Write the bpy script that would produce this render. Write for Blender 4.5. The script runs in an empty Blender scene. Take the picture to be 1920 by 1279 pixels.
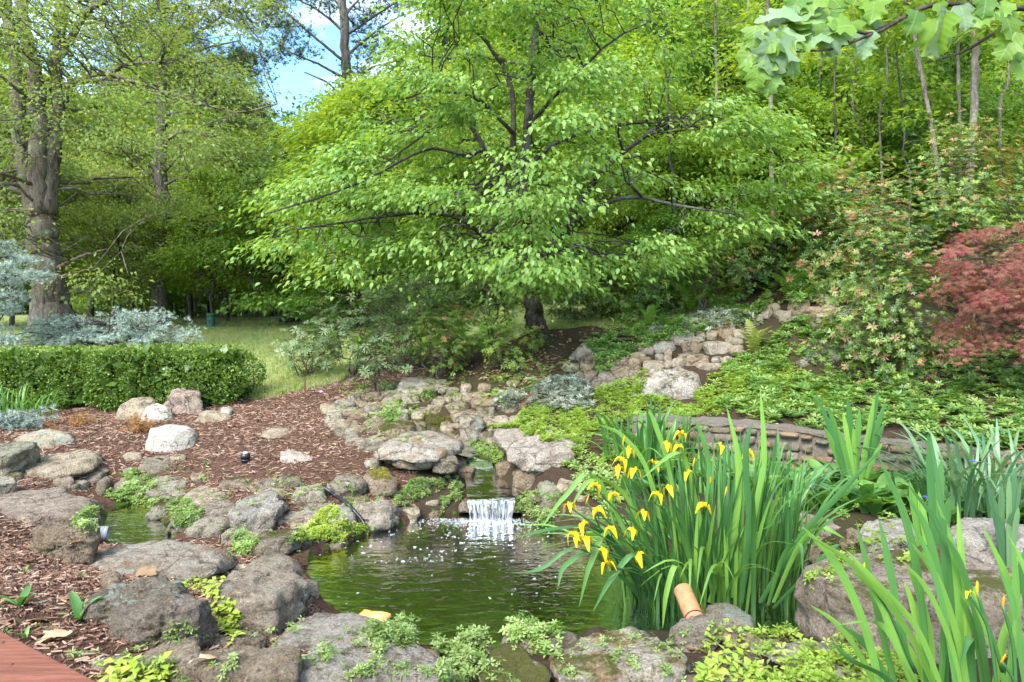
import bpy, math
import numpy as np
from mathutils import Matrix, Vector

sc = bpy.context.scene
C = sc.collection
# ---------------------------------------------------------------- camera, sky, sun, exposure
F, CX, CY, CAMZ = 1280.0, 960.0, 600.0, 2.2
cd = bpy.data.cameras.new('camera'); cam = bpy.data.objects.new('camera', cd); C.objects.link(cam)
cam.location = (0, 0, CAMZ); cam.rotation_euler = (math.pi/2, 0, 0)
cd.sensor_width = 36; cd.lens = 24.0; cd.shift_y = -39.5/1920; cd.clip_end = 2000; cd.clip_start = 0.05
sc.camera = cam
SUN_EL, SUN_AZ = math.radians(47), math.radians(208)      # azimuth clockwise from +Y: the sun stands behind the camera's left shoulder
wd = bpy.data.worlds.new('World'); sc.world = wd; wd.use_nodes = True
def build_world():
    nt = wd.node_tree; nt.nodes.clear(); N, L = nt.nodes.new, nt.links.new
    out = N('ShaderNodeOutputWorld'); bg = N('ShaderNodeBackground'); bg.inputs['Strength'].default_value = 0.15
    sky = N('ShaderNodeTexSky'); sky.sky_type = 'NISHITA'; sky.sun_disc = False
    sky.sun_elevation = SUN_EL; sky.sun_rotation = SUN_AZ; sky.air_density = 1.0; sky.dust_density = 0.4; sky.ozone_density = 1.0
    tc = N('ShaderNodeTexCoord'); mp = N('ShaderNodeMapping'); mp.inputs['Scale'].default_value = (1.0, 1.0, 2.6)
    ns = N('ShaderNodeTexNoise'); ns.inputs['Scale'].default_value = 2.3; ns.inputs['Detail'].default_value = 6; ns.inputs['Roughness'].default_value = .55
    rp = N('ShaderNodeValToRGB'); rp.color_ramp.elements[0].position = .47; rp.color_ramp.elements[1].position = .70
    mx = N('ShaderNodeMixRGB'); mx.inputs['Color2'].default_value = (7.0, 7.0, 7.0, 1)
    L(tc.outputs['Generated'], mp.inputs['Vector']); L(mp.outputs['Vector'], ns.inputs['Vector']); L(ns.outputs['Fac'], rp.inputs['Fac'])
    tn = N('ShaderNodeMixRGB'); tn.blend_type = 'MULTIPLY'; tn.inputs['Fac'].default_value = 1; tn.inputs['Color2'].default_value = (.62, .82, .90, 1); L(sky.outputs['Color'], tn.inputs['Color1'])
    L(rp.outputs['Color'], mx.inputs['Fac']); L(tn.outputs['Color'], mx.inputs['Color1']); L(mx.outputs['Color'], bg.inputs['Color']); L(bg.outputs['Background'], out.inputs['Surface'])
build_world()
sd = bpy.data.lights.new('sun', 'SUN'); sd.energy = 2.0; sd.angle = math.radians(24); sd.color = (1.0, .95, .87)
sun = bpy.data.objects.new('sun', sd); C.objects.link(sun)
_sv = Vector((math.sin(SUN_AZ)*math.cos(SUN_EL), math.cos(SUN_AZ)*math.cos(SUN_EL), math.sin(SUN_EL)))
sun.rotation_euler = _sv.to_track_quat('Z', 'Y').to_euler(); sun.location = _sv*40
vs = sc.view_settings; vs.view_transform = 'Standard'; vs.look = 'None'; vs.gamma = 1.0; vs.use_curve_mapping = False
vs.exposure = 2.05
sc.render.engine = 'CYCLES'
cy = sc.cycles; cy.max_bounces = 10; cy.diffuse_bounces = 8; cy.glossy_bounces = 3; cy.transmission_bounces = 4; cy.transparent_max_bounces = 10
cy.caustics_reflective = False; cy.caustics_refractive = False; cy.use_adaptive_sampling = True; cy.adaptive_threshold = .02
cy.use_denoising = True
try: cy.denoiser = 'OPENIMAGEDENOISE'
except Exception: pass

# ---------------------------------------------------------------- numeric helpers
def P(px, py, d): return np.array([(px-CX)*d/F, d, CAMZ-(py-CY)*d/F])
def norm(v): return v/np.maximum(np.linalg.norm(v, axis=-1, keepdims=True), 1e-9)
def hash3(i, j, k, seed):
    h = (i.astype(np.int64)*374761393 + j.astype(np.int64)*668265263 + k.astype(np.int64)*2147483647 + seed*1274126177) & 0xffffffff
    h = ((h ^ (h >> 13))*1274126177) & 0xffffffff
    h = ((h ^ (h >> 16))*2246822519) & 0xffffffff
    return ((h ^ (h >> 15)) & 0xffff)/65535.0
def vnoise(p, seed=0):
    f = np.floor(p); t = p-f; t = t*t*(3-2*t); f = f.astype(np.int64); r = 0
    for a in (0, 1):
        for b in (0, 1):
            for c in (0, 1):
                w = (t[:, 0] if a else 1-t[:, 0])*(t[:, 1] if b else 1-t[:, 1])*(t[:, 2] if c else 1-t[:, 2])
                r = r + w*hash3(f[:, 0]+a, f[:, 1]+b, f[:, 2]+c, seed)
    return r*2-1
def fbm(p, seed=0, oct=4, gain=.5):
    s, a = 0, 1.0
    for o in range(oct):
        s = s+a*vnoise(p*(2.03**o), seed+o*17); a *= gain
    return s
def sdpoly(x, y, poly):
    """signed distance to a closed polygon (negative inside)"""
    poly = np.asarray(poly, float); d = np.full(x.shape, 1e9); ins = np.zeros(x.shape, bool); n = len(poly)
    for i in range(n):
        ax, ay = poly[i]; bx, by = poly[(i+1) % n]; ex, ey = bx-ax, by-ay
        t = np.clip(((x-ax)*ex+(y-ay)*ey)/(ex*ex+ey*ey+1e-12), 0, 1)
        d = np.minimum(d, np.hypot(x-ax-t*ex, y-ay-t*ey))
        ins ^= ((ay > y) != (by > y)) & (x < (bx-ax)*(y-ay)/(by-ay+1e-12)+ax)
    return np.where(ins, -d, d)
def sdline(x, y, pts):
    pts = np.asarray(pts, float); d = np.full(x.shape, 1e9); v = np.zeros(x.shape)
    for i in range(len(pts)-1):
        ax, ay = pts[i][:2]; bx, by = pts[i+1][:2]; ex, ey = bx-ax, by-ay
        t = np.clip(((x-ax)*ex+(y-ay)*ey)/(ex*ex+ey*ey+1e-12), 0, 1); q = np.hypot(x-ax-t*ex, y-ay-t*ey)
        m = q < d; d = np.where(m, q, d)
        if pts.shape[1] > 2: v = np.where(m, pts[i][2]+t*(pts[i+1][2]-pts[i][2]), v)
    return d, v
def spline(pts, n):
    pts = np.asarray(pts, float)
    if len(pts) < 3: t = np.linspace(0, 1, n)[:, None]; return pts[0]*(1-t)+pts[-1]*t
    q = np.vstack([2*pts[0]-pts[1], pts, 2*pts[-1]-pts[-2]]); u = np.linspace(0, len(pts)-1, n); i = np.minimum(u.astype(int), len(pts)-2); t = (u-i)[:, None]
    a, b, c, d = q[i], q[i+1], q[i+2], q[i+3]
    return .5*(2*b+(c-a)*t+(2*a-5*b+4*c-d)*t*t+(3*b-a-3*c+d)*t**3)

# ---------------------------------------------------------------- terrain
CTRL = [(0,1279,3.3),(150,1100,4.6),(40,985,6.0),(250,1022,6.4),(400,1003,6.6),(180,1052,5.6),(-300,1000,5.0),(0,880,8.2),(0,800,10.5),(500,925,7.5),(470,900,8.0),(320,850,9.3),(160,800,10.8),(200,775,12),(430,765,12),
 (620,740,12.5),(-300,790,11.5),(470,700,16),(480,650,22),(450,612,30),(540,602,34),(0,640,20),(-400,650,20),(150,604,30),
 (640,700,14),(760,690,13.5),(850,722,12),(800,762,10.5),(700,772,10.3),(700,830,8.9),(790,880,8.2),(720,985,7.0),(940,918,7.45),(880,862,8.9),
 (1005,630,12.5),(960,662,12),(1095,676,11.5),(1000,702,11.2),(1150,690,11),(1250,655,11.5),(1400,602,12),(1560,572,12),(1200,762,9.5),(1250,757,9.7),
 (1100,800,8.9),(1050,850,8.2),(1450,700,10),(1540,688,10),(1700,700,9.4),(1850,720,8.8),(1300,795,8.3),(1700,830,7.3),(1920,850,6.9),(1130,790,8.8),
 (700,1255,4.0),(960,1285,3.8),(1250,1270,3.8),(1700,1262,3.6),(1950,1250,3.6),(1600,1190,4.35),(1570,1008,5.93),(1850,1050,5.2),
 (820,690,14.5),(900,600,18),(1200,585,15),(1350,540,16),(1700,500,15),(1900,520,13),(2300,560,10),(700,600,26),(1000,560,26),
 (620,560,50),(200,560,55),(1000,500,40),(1400,440,30),(1900,380,28),(-300,580,50)]
_c = np.array([P(*q) for q in CTRL])
_c = np.vstack([_c, [[-12,-8,.5],[0,-8,.3],[12,-8,.5],[-14,3,.5],[9,3,.7],[14,5,1.6],[-4,1,.5],[4,1,.5],[-50,20,2.0],[-50,70,5],[60,20,10],[60,60,22],[0,90,12],[-60,110,9],[60,110,24]]])
def _tps(r2): return np.where(r2 > 1e-9, .5*r2*np.log(np.maximum(r2, 1e-9)), 0)
_n = len(_c); _A = np.zeros((_n+3, _n+3)); _A[:_n, :_n] = _tps(((_c[:, None, :2]-_c[None, :, :2])**2).sum(-1))+np.eye(_n)*.15
_A[:_n, _n] = 1; _A[:_n, _n+1:] = _c[:, :2]; _A[_n:, :_n] = _A[:_n, _n:].T
_w = np.linalg.solve(_A, np.concatenate([_c[:, 2], [0, 0, 0]]))
def tps(x, y):
    out = np.empty(x.shape)
    for s in range(0, len(x), 20000):
        X, Y = x[s:s+20000], y[s:s+20000]
        out[s:s+20000] = _tps((X[:, None]-_c[None, :, 0])**2+(Y[:, None]-_c[None, :, 1])**2) @ _w[:_n]+_w[_n]+_w[_n+1]*X+_w[_n+2]*Y
    return out
def lvl(px, py, z): d = (CAMZ-z)*F/(py-CY); return ((px-CX)*d/F, d)
POND = [lvl(a, b, 0) for a, b in [(585,1110),(560,1062),(600,1030),(690,1000),(745,985),(790,968),(880,958),(975,962),(1015,985),(1090,1000),(1200,1005),(1350,1025),(1480,1050),(1545,1085),(1530,1160),(1490,1200),(1420,1215),(1380,1195),(1320,1205),(1240,1195),(1100,1200),(1000,1222),(930,1228),(860,1235),(740,1205),(690,1185),(640,1165)]]
POOL = [lvl(a, b, 0.03) for a, b in [(195,950),(260,938),(300,955),(320,985),(345,1010),(300,1030),(200,1030),(180,1000)]]
STREAM = [(*lvl(925,936,.2), .2), (*lvl(915,915,.23), .23), (*lvl(900,885,.30), .30), (*lvl(895,862,.40), .40), (*lvl(872,848,.47), .47), (*lvl(835,822,.54), .54), (*lvl(800,790,.66), .66), (*lvl(760,785,.72), .72)]
WALL = [(1185,784,8.62),(1230,784,8.5),(1300,787,8.3),(1420,797,7.95),(1550,812,7.6),(1700,829,7.25),(1820,843,7.0),(1930,855,6.8),(2050,870,6.55)]
_wl = spline(np.array([P(*q) for q in WALL]), 60)
_front = [tuple(p[:2]) for p in _wl]+[tuple(P(2050,1010,5.2)[:2]), tuple(P(1500,985,6.1)[:2]), tuple(P(1200,960,7.0)[:2])]
def H(x, y):
    x = np.atleast_1d(np.asarray(x, float)); y = np.atleast_1d(np.asarray(y, float))
    far = np.clip((np.hypot(x, y)-80)/60, 0, 1); z = tps(x, y)
    z = z*(1-far)+far*(9+.06*np.hypot(x, y)+np.clip(x, -40, 150)*.12)
    near = np.hypot(x, y) < 30; p3 = np.stack([x, y, 0*x], 1)
    z = z+np.where(near, .028*fbm(p3*1.7, 5, 3), .1*vnoise(p3*.2, 9))
    # the bed below the retaining wall
    dw = sdpoly(x, y, _front); t = np.clip((.17-dw)/.10, 0, 1); z = np.where(dw < .17, np.minimum(z, z*(1-t)+t*(.42+.02*vnoise(p3*2, 3))), z)
    ds, zs = sdline(x, y, STREAM); t = np.clip((ds-.16)/.22, 0, 1); z = np.where(ds < .38, (zs-.07)*(1-t)+z*t, z)
    dp = sdpoly(x, y, POND); t = np.clip(dp/.35, 0, 1); edge = .06*(1-t)+np.maximum(z, .07)*t
    z = np.where(dp < .35, np.where(dp > 0, edge, .06-.62*np.clip(-dp/.45, 0, 1)**.8+.05*vnoise(p3*3, 4)), z)
    dq = sdpoly(x, y, POOL); t = np.clip(dq/.6, 0, 1)
    z = np.where(dq < .6, np.where(dq > 0, .09*(1-t)+z*t, .09-.3*np.clip(-dq/.3, 0, 1)), z)
    return z
def hit(px, py, dmax=90):
    d = np.concatenate([np.arange(1.5, 20, .02), np.arange(20, dmax, .1)]); x = (px-CX)*d/F; z = CAMZ-(py-CY)*d/F; g = H(x, d)
    w = np.nonzero(z < g)[0]; i = w[0] if len(w) else len(d)-1
    return np.array([x[i], d[i], g[i]])

# ---------------------------------------------------------------- object helpers
def setp(o, label=None, cat=None, group=None, kind=None):
    for k, v in (('label', label), ('category', cat), ('group', group), ('kind', kind)):
        if v: o[k] = v
    return o
def mk(name, mesh, mat=None, parent=None, loc=None, **kw):
    o = bpy.data.objects.new(name, mesh); C.objects.link(o)
    if mat is not None and len(mesh.materials) == 0: mesh.materials.append(mat)
    if parent is not None: o.parent = parent
    if loc is not None: o.location = tuple(loc)
    return setp(o, **kw)
def thing(name, label, cat, loc=(0, 0, 0), group=None, kind=None):
    o = bpy.data.objects.new(name, None); C.objects.link(o); o.location = tuple(loc); o.empty_display_size = .1
    return setp(o, label, cat, group, kind)
def mesh_np(name, V, Fc, smooth=True, attrs=None):
    """V (n,3), Fc (m,k) constant k or list of such arrays"""
    V = np.asarray(V, np.float32); fl = Fc if isinstance(Fc, list) else [Fc]; fl = [np.asarray(f, np.int32) for f in fl if len(f)]
    me = bpy.data.meshes.new(name); me.vertices.add(len(V)); me.vertices.foreach_set('co', V.ravel())
    nl = sum(f.size for f in fl); me.loops.add(nl); me.loops.foreach_set('vertex_index', np.concatenate([f.ravel() for f in fl]))
    np_ = sum(len(f) for f in fl); me.polygons.add(np_)
    tot = np.concatenate([np.full(len(f), f.shape[1], np.int32) for f in fl]); st = np.concatenate([[0], np.cumsum(tot)[:-1]]).astype(np.int32)
    me.polygons.foreach_set('loop_start', st); me.polygons.foreach_set('loop_total', tot)
    me.polygons.foreach_set('use_smooth', np.full(np_, smooth))
    for k, a in (attrs or {}).items():
        a = np.asarray(a, np.float32); at = me.attributes.new(k, 'FLOAT' if a.ndim == 1 else 'FLOAT_VECTOR', 'POINT')
        at.data.foreach_set('value' if a.ndim == 1 else 'vector', a.ravel())
    me.update(calc_edges=True); return me
def scatter(name, T, Pn, M, rnd=None, smooth=True):
    """T=(verts, tris) template; Pn (n,3) places; M (n,3,3) frames -> one mesh"""
    tv, tf = T; n, k = len(Pn), len(tv)
    V = (np.einsum('nij,kj->nki', M, tv)+Pn[:, None, :]).reshape(-1, 3); Fc = (tf[None]+(np.arange(n)*k)[:, None, None]).reshape(-1, tf.shape[1])
    rnd = np.random.default_rng(len(Pn)).random(n) if rnd is None else rnd
    return mesh_np(name, V, Fc, smooth, {'rnd': np.repeat(rnd, k), 'tco': np.tile(tv, (n, 1))})
def frames(fwd, up, size, width=1.0, thick=1.0):
    """columns: x=side, y=fwd, z=normal"""
    fwd = norm(fwd); s = norm(np.cross(fwd, up)+1e-6); u = np.cross(s, fwd); size = np.broadcast_to(np.asarray(size, float), (len(fwd),))
    return np.stack([s*(size*width)[:, None], fwd*size[:, None], u*(size*thick)[:, None]], 2)
def randdir(r, n): return norm(r.normal(size=(n, 3)))
def tubes(paths, sides=6, cap=True):
    """paths: list of (pts(n,3), radii(n)) -> V, quads"""
    Vs, Fs, off = [], [], 0
    a = np.linspace(0, 2*np.pi, sides, endpoint=False)
    for pts, rad in paths:
        pts = np.asarray(pts, float); rad = np.broadcast_to(np.asarray(rad, float), (len(pts),)); t = norm(np.gradient(pts, axis=0))
        ref = np.array([0, 0, 1.]) if abs(t[0][2]) < .8 else np.array([1., 0, 0]); u = np.cross(t[0], ref); u /= np.linalg.norm(u); U = []
        for k in range(len(pts)):
            u = u-t[k]*np.dot(u, t[k]); u /= max(np.linalg.norm(u), 1e-9); U.append(u)
        U = np.array(U); W = np.cross(t, U)
        ring = pts[:, None]+rad[:, None, None]*(np.cos(a)[None, :, None]*U[:, None]+np.sin(a)[None, :, None]*W[:, None])
        n = len(pts); Vs.append(ring.reshape(-1, 3)); i = np.arange(n-1)[:, None]*sides; j = np.arange(sides)[None]; j2 = (j+1) % sides
        q = np.stack([i+j, i+j2, i+sides+j2, i+sides+j], -1).reshape(-1, 4)+off; Fs.append(q); off += n*sides
        if cap:
            Vs.append(pts[[0, -1]]); c0, c1 = off, off+1; b = off-n*sides
            jj = np.arange(sides); Fs.append(np.stack([b+(jj+1) % sides, b+jj, np.full(sides, c0), np.full(sides, c0)], 1)[:, [0, 1, 2, 2]])
            e = b+(n-1)*sides; Fs.append(np.stack([e+jj, e+(jj+1) % sides, np.full(sides, c1), np.full(sides, c1)], 1)); off += 2
    V = np.vstack(Vs); Q = np.vstack(Fs); tri = Q[:, 2] == Q[:, 3]
    return V, [Q[~tri], Q[tri][:, :3]]
def tube_mesh(name, paths, sides=6, smooth=True):
    V, Fl = tubes(paths, sides); return mesh_np(name, V, Fl, smooth)
def jitter_path(r, a, b, n=6, wob=.08, sag=0.0):
    a, b = np.asarray(a, float), np.asarray(b, float); t = np.linspace(0, 1, n)[:, None]; L = np.linalg.norm(b-a)
    p = a+(b-a)*t; w = r.normal(size=(n, 3))*wob*L*np.sin(np.pi*t); p = p+w; p[:, 2] += (sag*L*np.sin(np.pi*t))[:, 0]; return p
# ---- leaf templates (x side, y along, z normal)
def T_(v, f): return np.array(v, float), np.array(f, int)
LEAF2 = T_([(0,0,0),(-.3,.45,.06),(.3,.45,.06),(0,1,-.08)], [(0,2,1),(1,2,3)])
LEAF8 = T_([(0,0,0),(-.27,.3,.07),(0,.3,0),(.27,.3,.07),(-.24,.65,.02),(0,.65,-.05),(.24,.65,.02),(0,1,-.22)], [(0,2,1),(0,3,2),(1,2,5),(1,5,4),(2,3,6),(2,6,5),(4,5,7),(5,6,7)])
LEAF4 = T_([(0,0,0),(-.28,.42,.06),(0,.5,-.02),(.28,.42,.06),(0,1,-.16)], [(0,2,1),(0,3,2),(1,2,4),(2,3,4)])
def rosette(n=7, tilt=.5, w=.3, r=np.random.default_rng(3)):
    V, Fc = [], []
    for i in range(n):
        a = 2*np.pi*i/n+r.uniform(-.3, .3); tl = tilt+r.uniform(-.25, .25); d = np.array([math.cos(a)*math.cos(tl), math.sin(a)*math.cos(tl), math.sin(tl)]); s = np.array([-math.sin(a), math.cos(a), 0]); L = r.uniform(.75, 1.05); b = len(V)
        nn = np.cross(s, d)
        V += [d*.05, d*.55*L+s*w*.5, d*.6*L+nn*.06, d*.55*L-s*w*.5, d*L-np.array([0, 0, .12])]; Fc += [(b, b+1, b+2), (b, b+2, b+3), (b+1, b+4, b+2), (b+2, b+4, b+3)]
    return T_(V, Fc)
ROS = rosette()
def tuft(n=10, w=.05, r=np.random.default_rng(5), flat=.2):
    V, Fc = [], []
    for i in range(n):
        d = r.normal(size=3); d[2] = abs(d[2])*.8+flat; d /= np.linalg.norm(d); s = np.cross(d, r.normal(size=3)); s /= np.linalg.norm(s); b = len(V)
        V += [s*w-d*.02, -s*w-d*.02, d]; Fc += [(b, b+1, b+2)]
    return T_(V, Fc)
TUFT = tuft()
SPIKY = tuft(14, .045, np.random.default_rng(8), .0)
def palmate(n=5):
    V, Fc = [], []
    for i in range(n):
        a = (i-(n-1)/2)*.55; d = np.array([math.sin(a), math.cos(a), -.12*abs(i-(n-1)/2)]); L = 1-.12*abs(i-(n-1)/2); s = np.array([math.cos(a), -math.sin(a), 0]); b = len(V)
        V += [(0, 0, 0), tuple(d*L*.5+s*.07), tuple(d*L*.5-s*.07), tuple(d*L+np.array([0, 0, -.1]))]; Fc += [(b, b+1, b+2), (b+1, b+3, b+2)]
    return T_(V, Fc)
PALM = palmate()
SPRIG = rosette(5, .35, .34, np.random.default_rng(12))
# ---------------------------------------------------------------- materials
class MT:
    def __init__(s, name):
        s.m = bpy.data.materials.new(name); s.m.use_nodes = True; s.t = s.m.node_tree; s.t.nodes.clear(); s.out = s.n('OutputMaterial')
    def n(s, typ, **kw):
        o = s.t.nodes.new('ShaderNode'+typ)
        for k, v in kw.items():
            if hasattr(o, k) and k not in o.inputs: setattr(o, k, v)
            else: s.set(o, k, v)
        return o
    def set(s, node, key, v):
        i = node.inputs[key]
        if hasattr(v, 'node') or hasattr(v, 'is_output'): s.t.links.new(v, i)
        else: i.default_value = (tuple(v)+(1,) if isinstance(v, (tuple, list)) and len(v) == 3 and i.type == 'RGBA' else v)
    def noise(s, vec, scale, detail=4, rough=.55, out='Fac', dist=0):
        n = s.n('TexNoise'); n.inputs['Scale'].default_value = scale; n.inputs['Detail'].default_value = detail; n.inputs['Roughness'].default_value = rough; n.inputs['Distortion'].default_value = dist
        if vec is not None: s.t.links.new(vec, n.inputs['Vector'])
        return n.outputs[out]
    def ramp(s, fac, stops, interp='LINEAR'):
        r = s.n('ValToRGB'); cr = r.color_ramp; cr.interpolation = interp
        while len(cr.elements) < len(stops): cr.elements.new(.5)
        for e, (p, c) in zip(cr.elements, stops): e.position = p; e.color = (c, c, c, 1) if not isinstance(c, (tuple, list)) else tuple(c)+(1,)
        s.t.links.new(fac, r.inputs['Fac']); return r.outputs['Color']
    def mix(s, fac, a, b, mode='MIX'):
        m = s.n('MixRGB'); m.blend_type = mode
        for k, v in (('Fac', fac), ('Color1', a), ('Color2', b)): s.set(m, k, v)
        return m.outputs['Color']
    def math(s, op, a, b=0.0, clamp=False):
        m = s.n('Math'); m.operation = op; m.use_clamp = clamp
        for i, v in ((0, a), (1, b)):
            if hasattr(v, 'is_output'): s.t.links.new(v, m.inputs[i])
            else: m.inputs[i].default_value = v
        return m.outputs[0]
    def attr(s, name, typ='GEOMETRY', out='Fac'):
        a = s.n('Attribute'); a.attribute_type = typ; a.attribute_name = name; return a.outputs[out]
    def coord(s, which='Object', scale=(1, 1, 1), rnd=False):
        tc = s.n('TexCoord'); mp = s.n('Mapping'); mp.inputs['Scale'].default_value = scale; s.t.links.new(tc.outputs[which], mp.inputs['Vector'])
        if rnd:
            oi = s.n('ObjectInfo'); c = s.n('CombineXYZ'); v = s.math('MULTIPLY', oi.outputs['Random'], 37.0)
            for k in 'XYZ': s.t.links.new(v, c.inputs[k])
            s.t.links.new(c.outputs[0], mp.inputs['Location'])
        return mp.outputs['Vector']
    def bump(s, h, strength=.5, dist=.02, prev=None):
        b = s.n('Bump'); b.inputs['Strength'].default_value = strength; b.inputs['Distance'].default_value = dist; s.t.links.new(h, b.inputs['Height'])
        if prev is not None: s.t.links.new(prev, b.inputs['Normal'])
        return b.outputs['Normal']
    def bsdf(s, col, rough=.8, normal=None, spec=.3, metal=0, **kw):
        p = s.n('BsdfPrincipled'); s.set(p, 'Base Color', col); s.set(p, 'Roughness', rough); s.set(p, 'Specular IOR Level', spec); s.set(p, 'Metallic', metal)
        if normal is not None: s.t.links.new(normal, p.inputs['Normal'])
        for k, v in kw.items(): s.set(p, k, v)
        return p.outputs[0]
    def done(s, sh): s.t.links.new(sh, s.out.inputs['Surface']); return s.m

def leaf_mat(name, cols, transl=.35, rough=.5, spec=.35, vein=False, stripes=0, back=None, tint=1.25):
    """cols: list of linear colours picked by the per-leaf random value"""
    m = MT(name); r = m.attr('rnd'); oi = m.n('ObjectInfo'); rr = m.math('FRACT', m.math('ADD', r, m.math('MULTIPLY', oi.outputs['Random'], .25)))
    col = m.ramp(r, [((i+.5)/len(cols), c) for i, c in enumerate(cols)])
    hs = m.n('HueSaturation'); m.set(hs, 'Color', col); m.set(hs, 'Value', m.math('ADD', .85, m.math('MULTIPLY', oi.outputs['Random'], .3))); col = hs.outputs[0]
    sep = m.n('SeparateXYZ'); m.t.links.new(m.attr('tco', out='Vector'), sep.inputs[0])
    nrm = None
    if vein:
        ax = m.math('ABSOLUTE', sep.outputs['X']); k = m.math('LESS_THAN', ax, .022); col = m.mix(m.math('MULTIPLY', k, .45), col, (.3, .42, .16))
        wv = m.math('SINE', m.math('MULTIPLY', m.math('SUBTRACT', sep.outputs['Y'], m.math('MULTIPLY', ax, .8)), 42)); nrm = m.bump(wv, .12, .003)
    if stripes:
        st = m.noise(m.coordattr('tco', (stripes, .6, 1)), 3, 3); col = m.mix(m.math('MULTIPLY', m.ramp(st, [(.35, 0.), (.65, 1.)]), .8), col, m.mix(1, col, (1.6, 1.4, .95), 'MULTIPLY')); nrm = m.bump(st, .3, .003)
    if back is not None:
        g = m.n('NewGeometry'); col = m.mix(g.outputs['Backfacing'], col, back)
    p = m.bsdf(col, rough, nrm, spec)
    t = m.n('BsdfTranslucent'); m.set(t, 'Color', m.mix(1, col, (1.35*tint, 1.2*tint, .55*tint), 'MULTIPLY'))
    x = m.n('MixShader'); x.inputs['Fac'].default_value = transl; m.t.links.new(p, x.inputs[1]); m.t.links.new(t.outputs[0], x.inputs[2])
    return m.done(x.outputs[0])
def _coordattr(s, name, scale):
    mp = s.n('Mapping'); mp.inputs['Scale'].default_value = scale; s.t.links.new(s.attr(name, out='Vector'), mp.inputs['Vector']); return mp.outputs['Vector']
MT.coordattr = _coordattr

def rock_mat():
    m = MT('granite'); v = m.coord('Object', rnd=True); oi = m.n('ObjectInfo'); base = m.mix(1, oi.outputs['Color'], (1.14, 1.13, 1.08), 'MULTIPLY')
    big = m.noise(v, 2.2, 6, .6); fine = m.noise(v, 30, 8, .72); mid = m.noise(v, 9, 6, .65)
    col = m.mix(m.ramp(big, [(.3, 0.), (.7, 1.)]), m.mix(1, base, (.82, .77, .72), 'MULTIPLY'), m.mix(1, base, (1.15, 1.13, 1.1), 'MULTIPLY'))
    col = m.mix(m.ramp(mid, [(.36, 1.), (.53, 0.)]), col, m.mix(1, base, (.58, .51, .46), 'MULTIPLY'))
    vo = m.n('TexVoronoi'); vo.inputs['Scale'].default_value = 42; m.t.links.new(v, vo.inputs['Vector'])
    col = m.mix(m.ramp(fine, [(.33, .85), (.44, 0.)]), col, (.06, .05, .043))
    col = m.mix(m.ramp(fine, [(.6, 0.), (.74, .55)]), col, m.mix(1, base, (1.7, 1.65, 1.55), 'MULTIPLY'))
    gr = m.noise(v, 75, 6, .8); col = m.mix(1, col, m.ramp(gr, [(.34, (.42, .39, .36)), (.5, (.98, .97, .95)), (.66, (1.35, 1.33, 1.28))]), 'MULTIPLY')
    pit = m.noise(v, 19, 5, .8, dist=.5); col = m.mix(m.ramp(pit, [(.30, .8), (.40, 0.)]), col, (.05, .042, .035))
    wv = m.n('VectorMath'); wv.operation = 'ADD'; m.t.links.new(v, wv.inputs[0]); sc_n = m.n('VectorMath'); sc_n.operation = 'SCALE'; sc_n.inputs['Scale'].default_value = .22; m.t.links.new(m.noise(v, 3.5, 5, .65, 'Color'), sc_n.inputs[0]); m.t.links.new(sc_n.outputs[0], wv.inputs[1])
    ck = m.n('TexVoronoi'); ck.feature = 'DISTANCE_TO_EDGE'; ck.inputs['Scale'].default_value = 2.6; m.t.links.new(wv.outputs[0], ck.inputs['Vector'])
    crack = m.math('MULTIPLY', m.ramp(ck.outputs['Distance'], [(.0, 1.), (.028, 0.)]), m.ramp(m.noise(v, 1.9, 3), [(.44, 0.), (.56, 1.)])); col = m.mix(m.math('MULTIPLY', crack, .5), col, (.05, .03, .025))
    # pale lichen, orange lichen, moss: each with its own amount per stone
    li = m.noise(v, 5.5, 7, .68, dist=.6); k = m.math('GREATER_THAN', m.math('ADD', li, m.math('MULTIPLY', m.attr('lichen', 'OBJECT'), .17)), .69)
    lcol = m.mix(m.noise(v, 55, 3), (.25, .29, .23), (.46, .48, .40)); col = m.mix(m.math('MULTIPLY', k, .8), col, lcol)
    ru = m.noise(v, 4.2, 7, .66, dist=.3); k = m.ramp(m.math('ADD', ru, m.math('MULTIPLY', m.attr('rust', 'OBJECT'), .2)), [(.66, 0.), (.72, 1.)])
    col = m.mix(m.math('MULTIPLY', k, .75), col, m.mix(m.noise(v, 30, 3), (.34, .17, .05), (.30, .22, .12)))
    g = m.n('NewGeometry'); sep = m.n('SeparateXYZ'); m.t.links.new(g.outputs['Normal'], sep.inputs[0])
    up = m.ramp(sep.outputs['Z'], [(.1, 0.), (.75, 1.)]); mo = m.math('ADD', m.math('MULTIPLY', m.noise(v, 3.2, 8, .75), .8), m.math('MULTIPLY', m.noise(v, 28, 5, .8), .2))
    mk_ = m.ramp(m.math('ADD', m.math('ADD', mo, m.math('MULTIPLY', m.attr('moss', 'OBJECT'), .3)), m.math('MULTIPLY', up, .12)), [(.74, 0.), (.8, 1.)])
    mcol = m.mix(m.noise(v, 38, 5, .7), (.05, .055, .012), (.20, .19, .05)); col = m.mix(mk_, col, mcol)
    h = m.math('ADD', m.math('MULTIPLY', mid, .6), m.math('ADD', m.math('MULTIPLY', fine, .5), m.math('MULTIPLY', vo.outputs['Distance'], .25)))
    nn = m.bump(m.math('SUBTRACT', h, m.math('MULTIPLY', crack, .8)), 1.0, .05); nn = m.bump(m.noise(v, 120, 4, .8), .8, .008, nn)
    nn = m.bump(m.math('MULTIPLY', mk_, m.noise(v, 60, 4, .8)), .8, .03, nn)
    return m.done(m.bsdf(col, .88, nn, .22))
ROCK = rock_mat()
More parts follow.
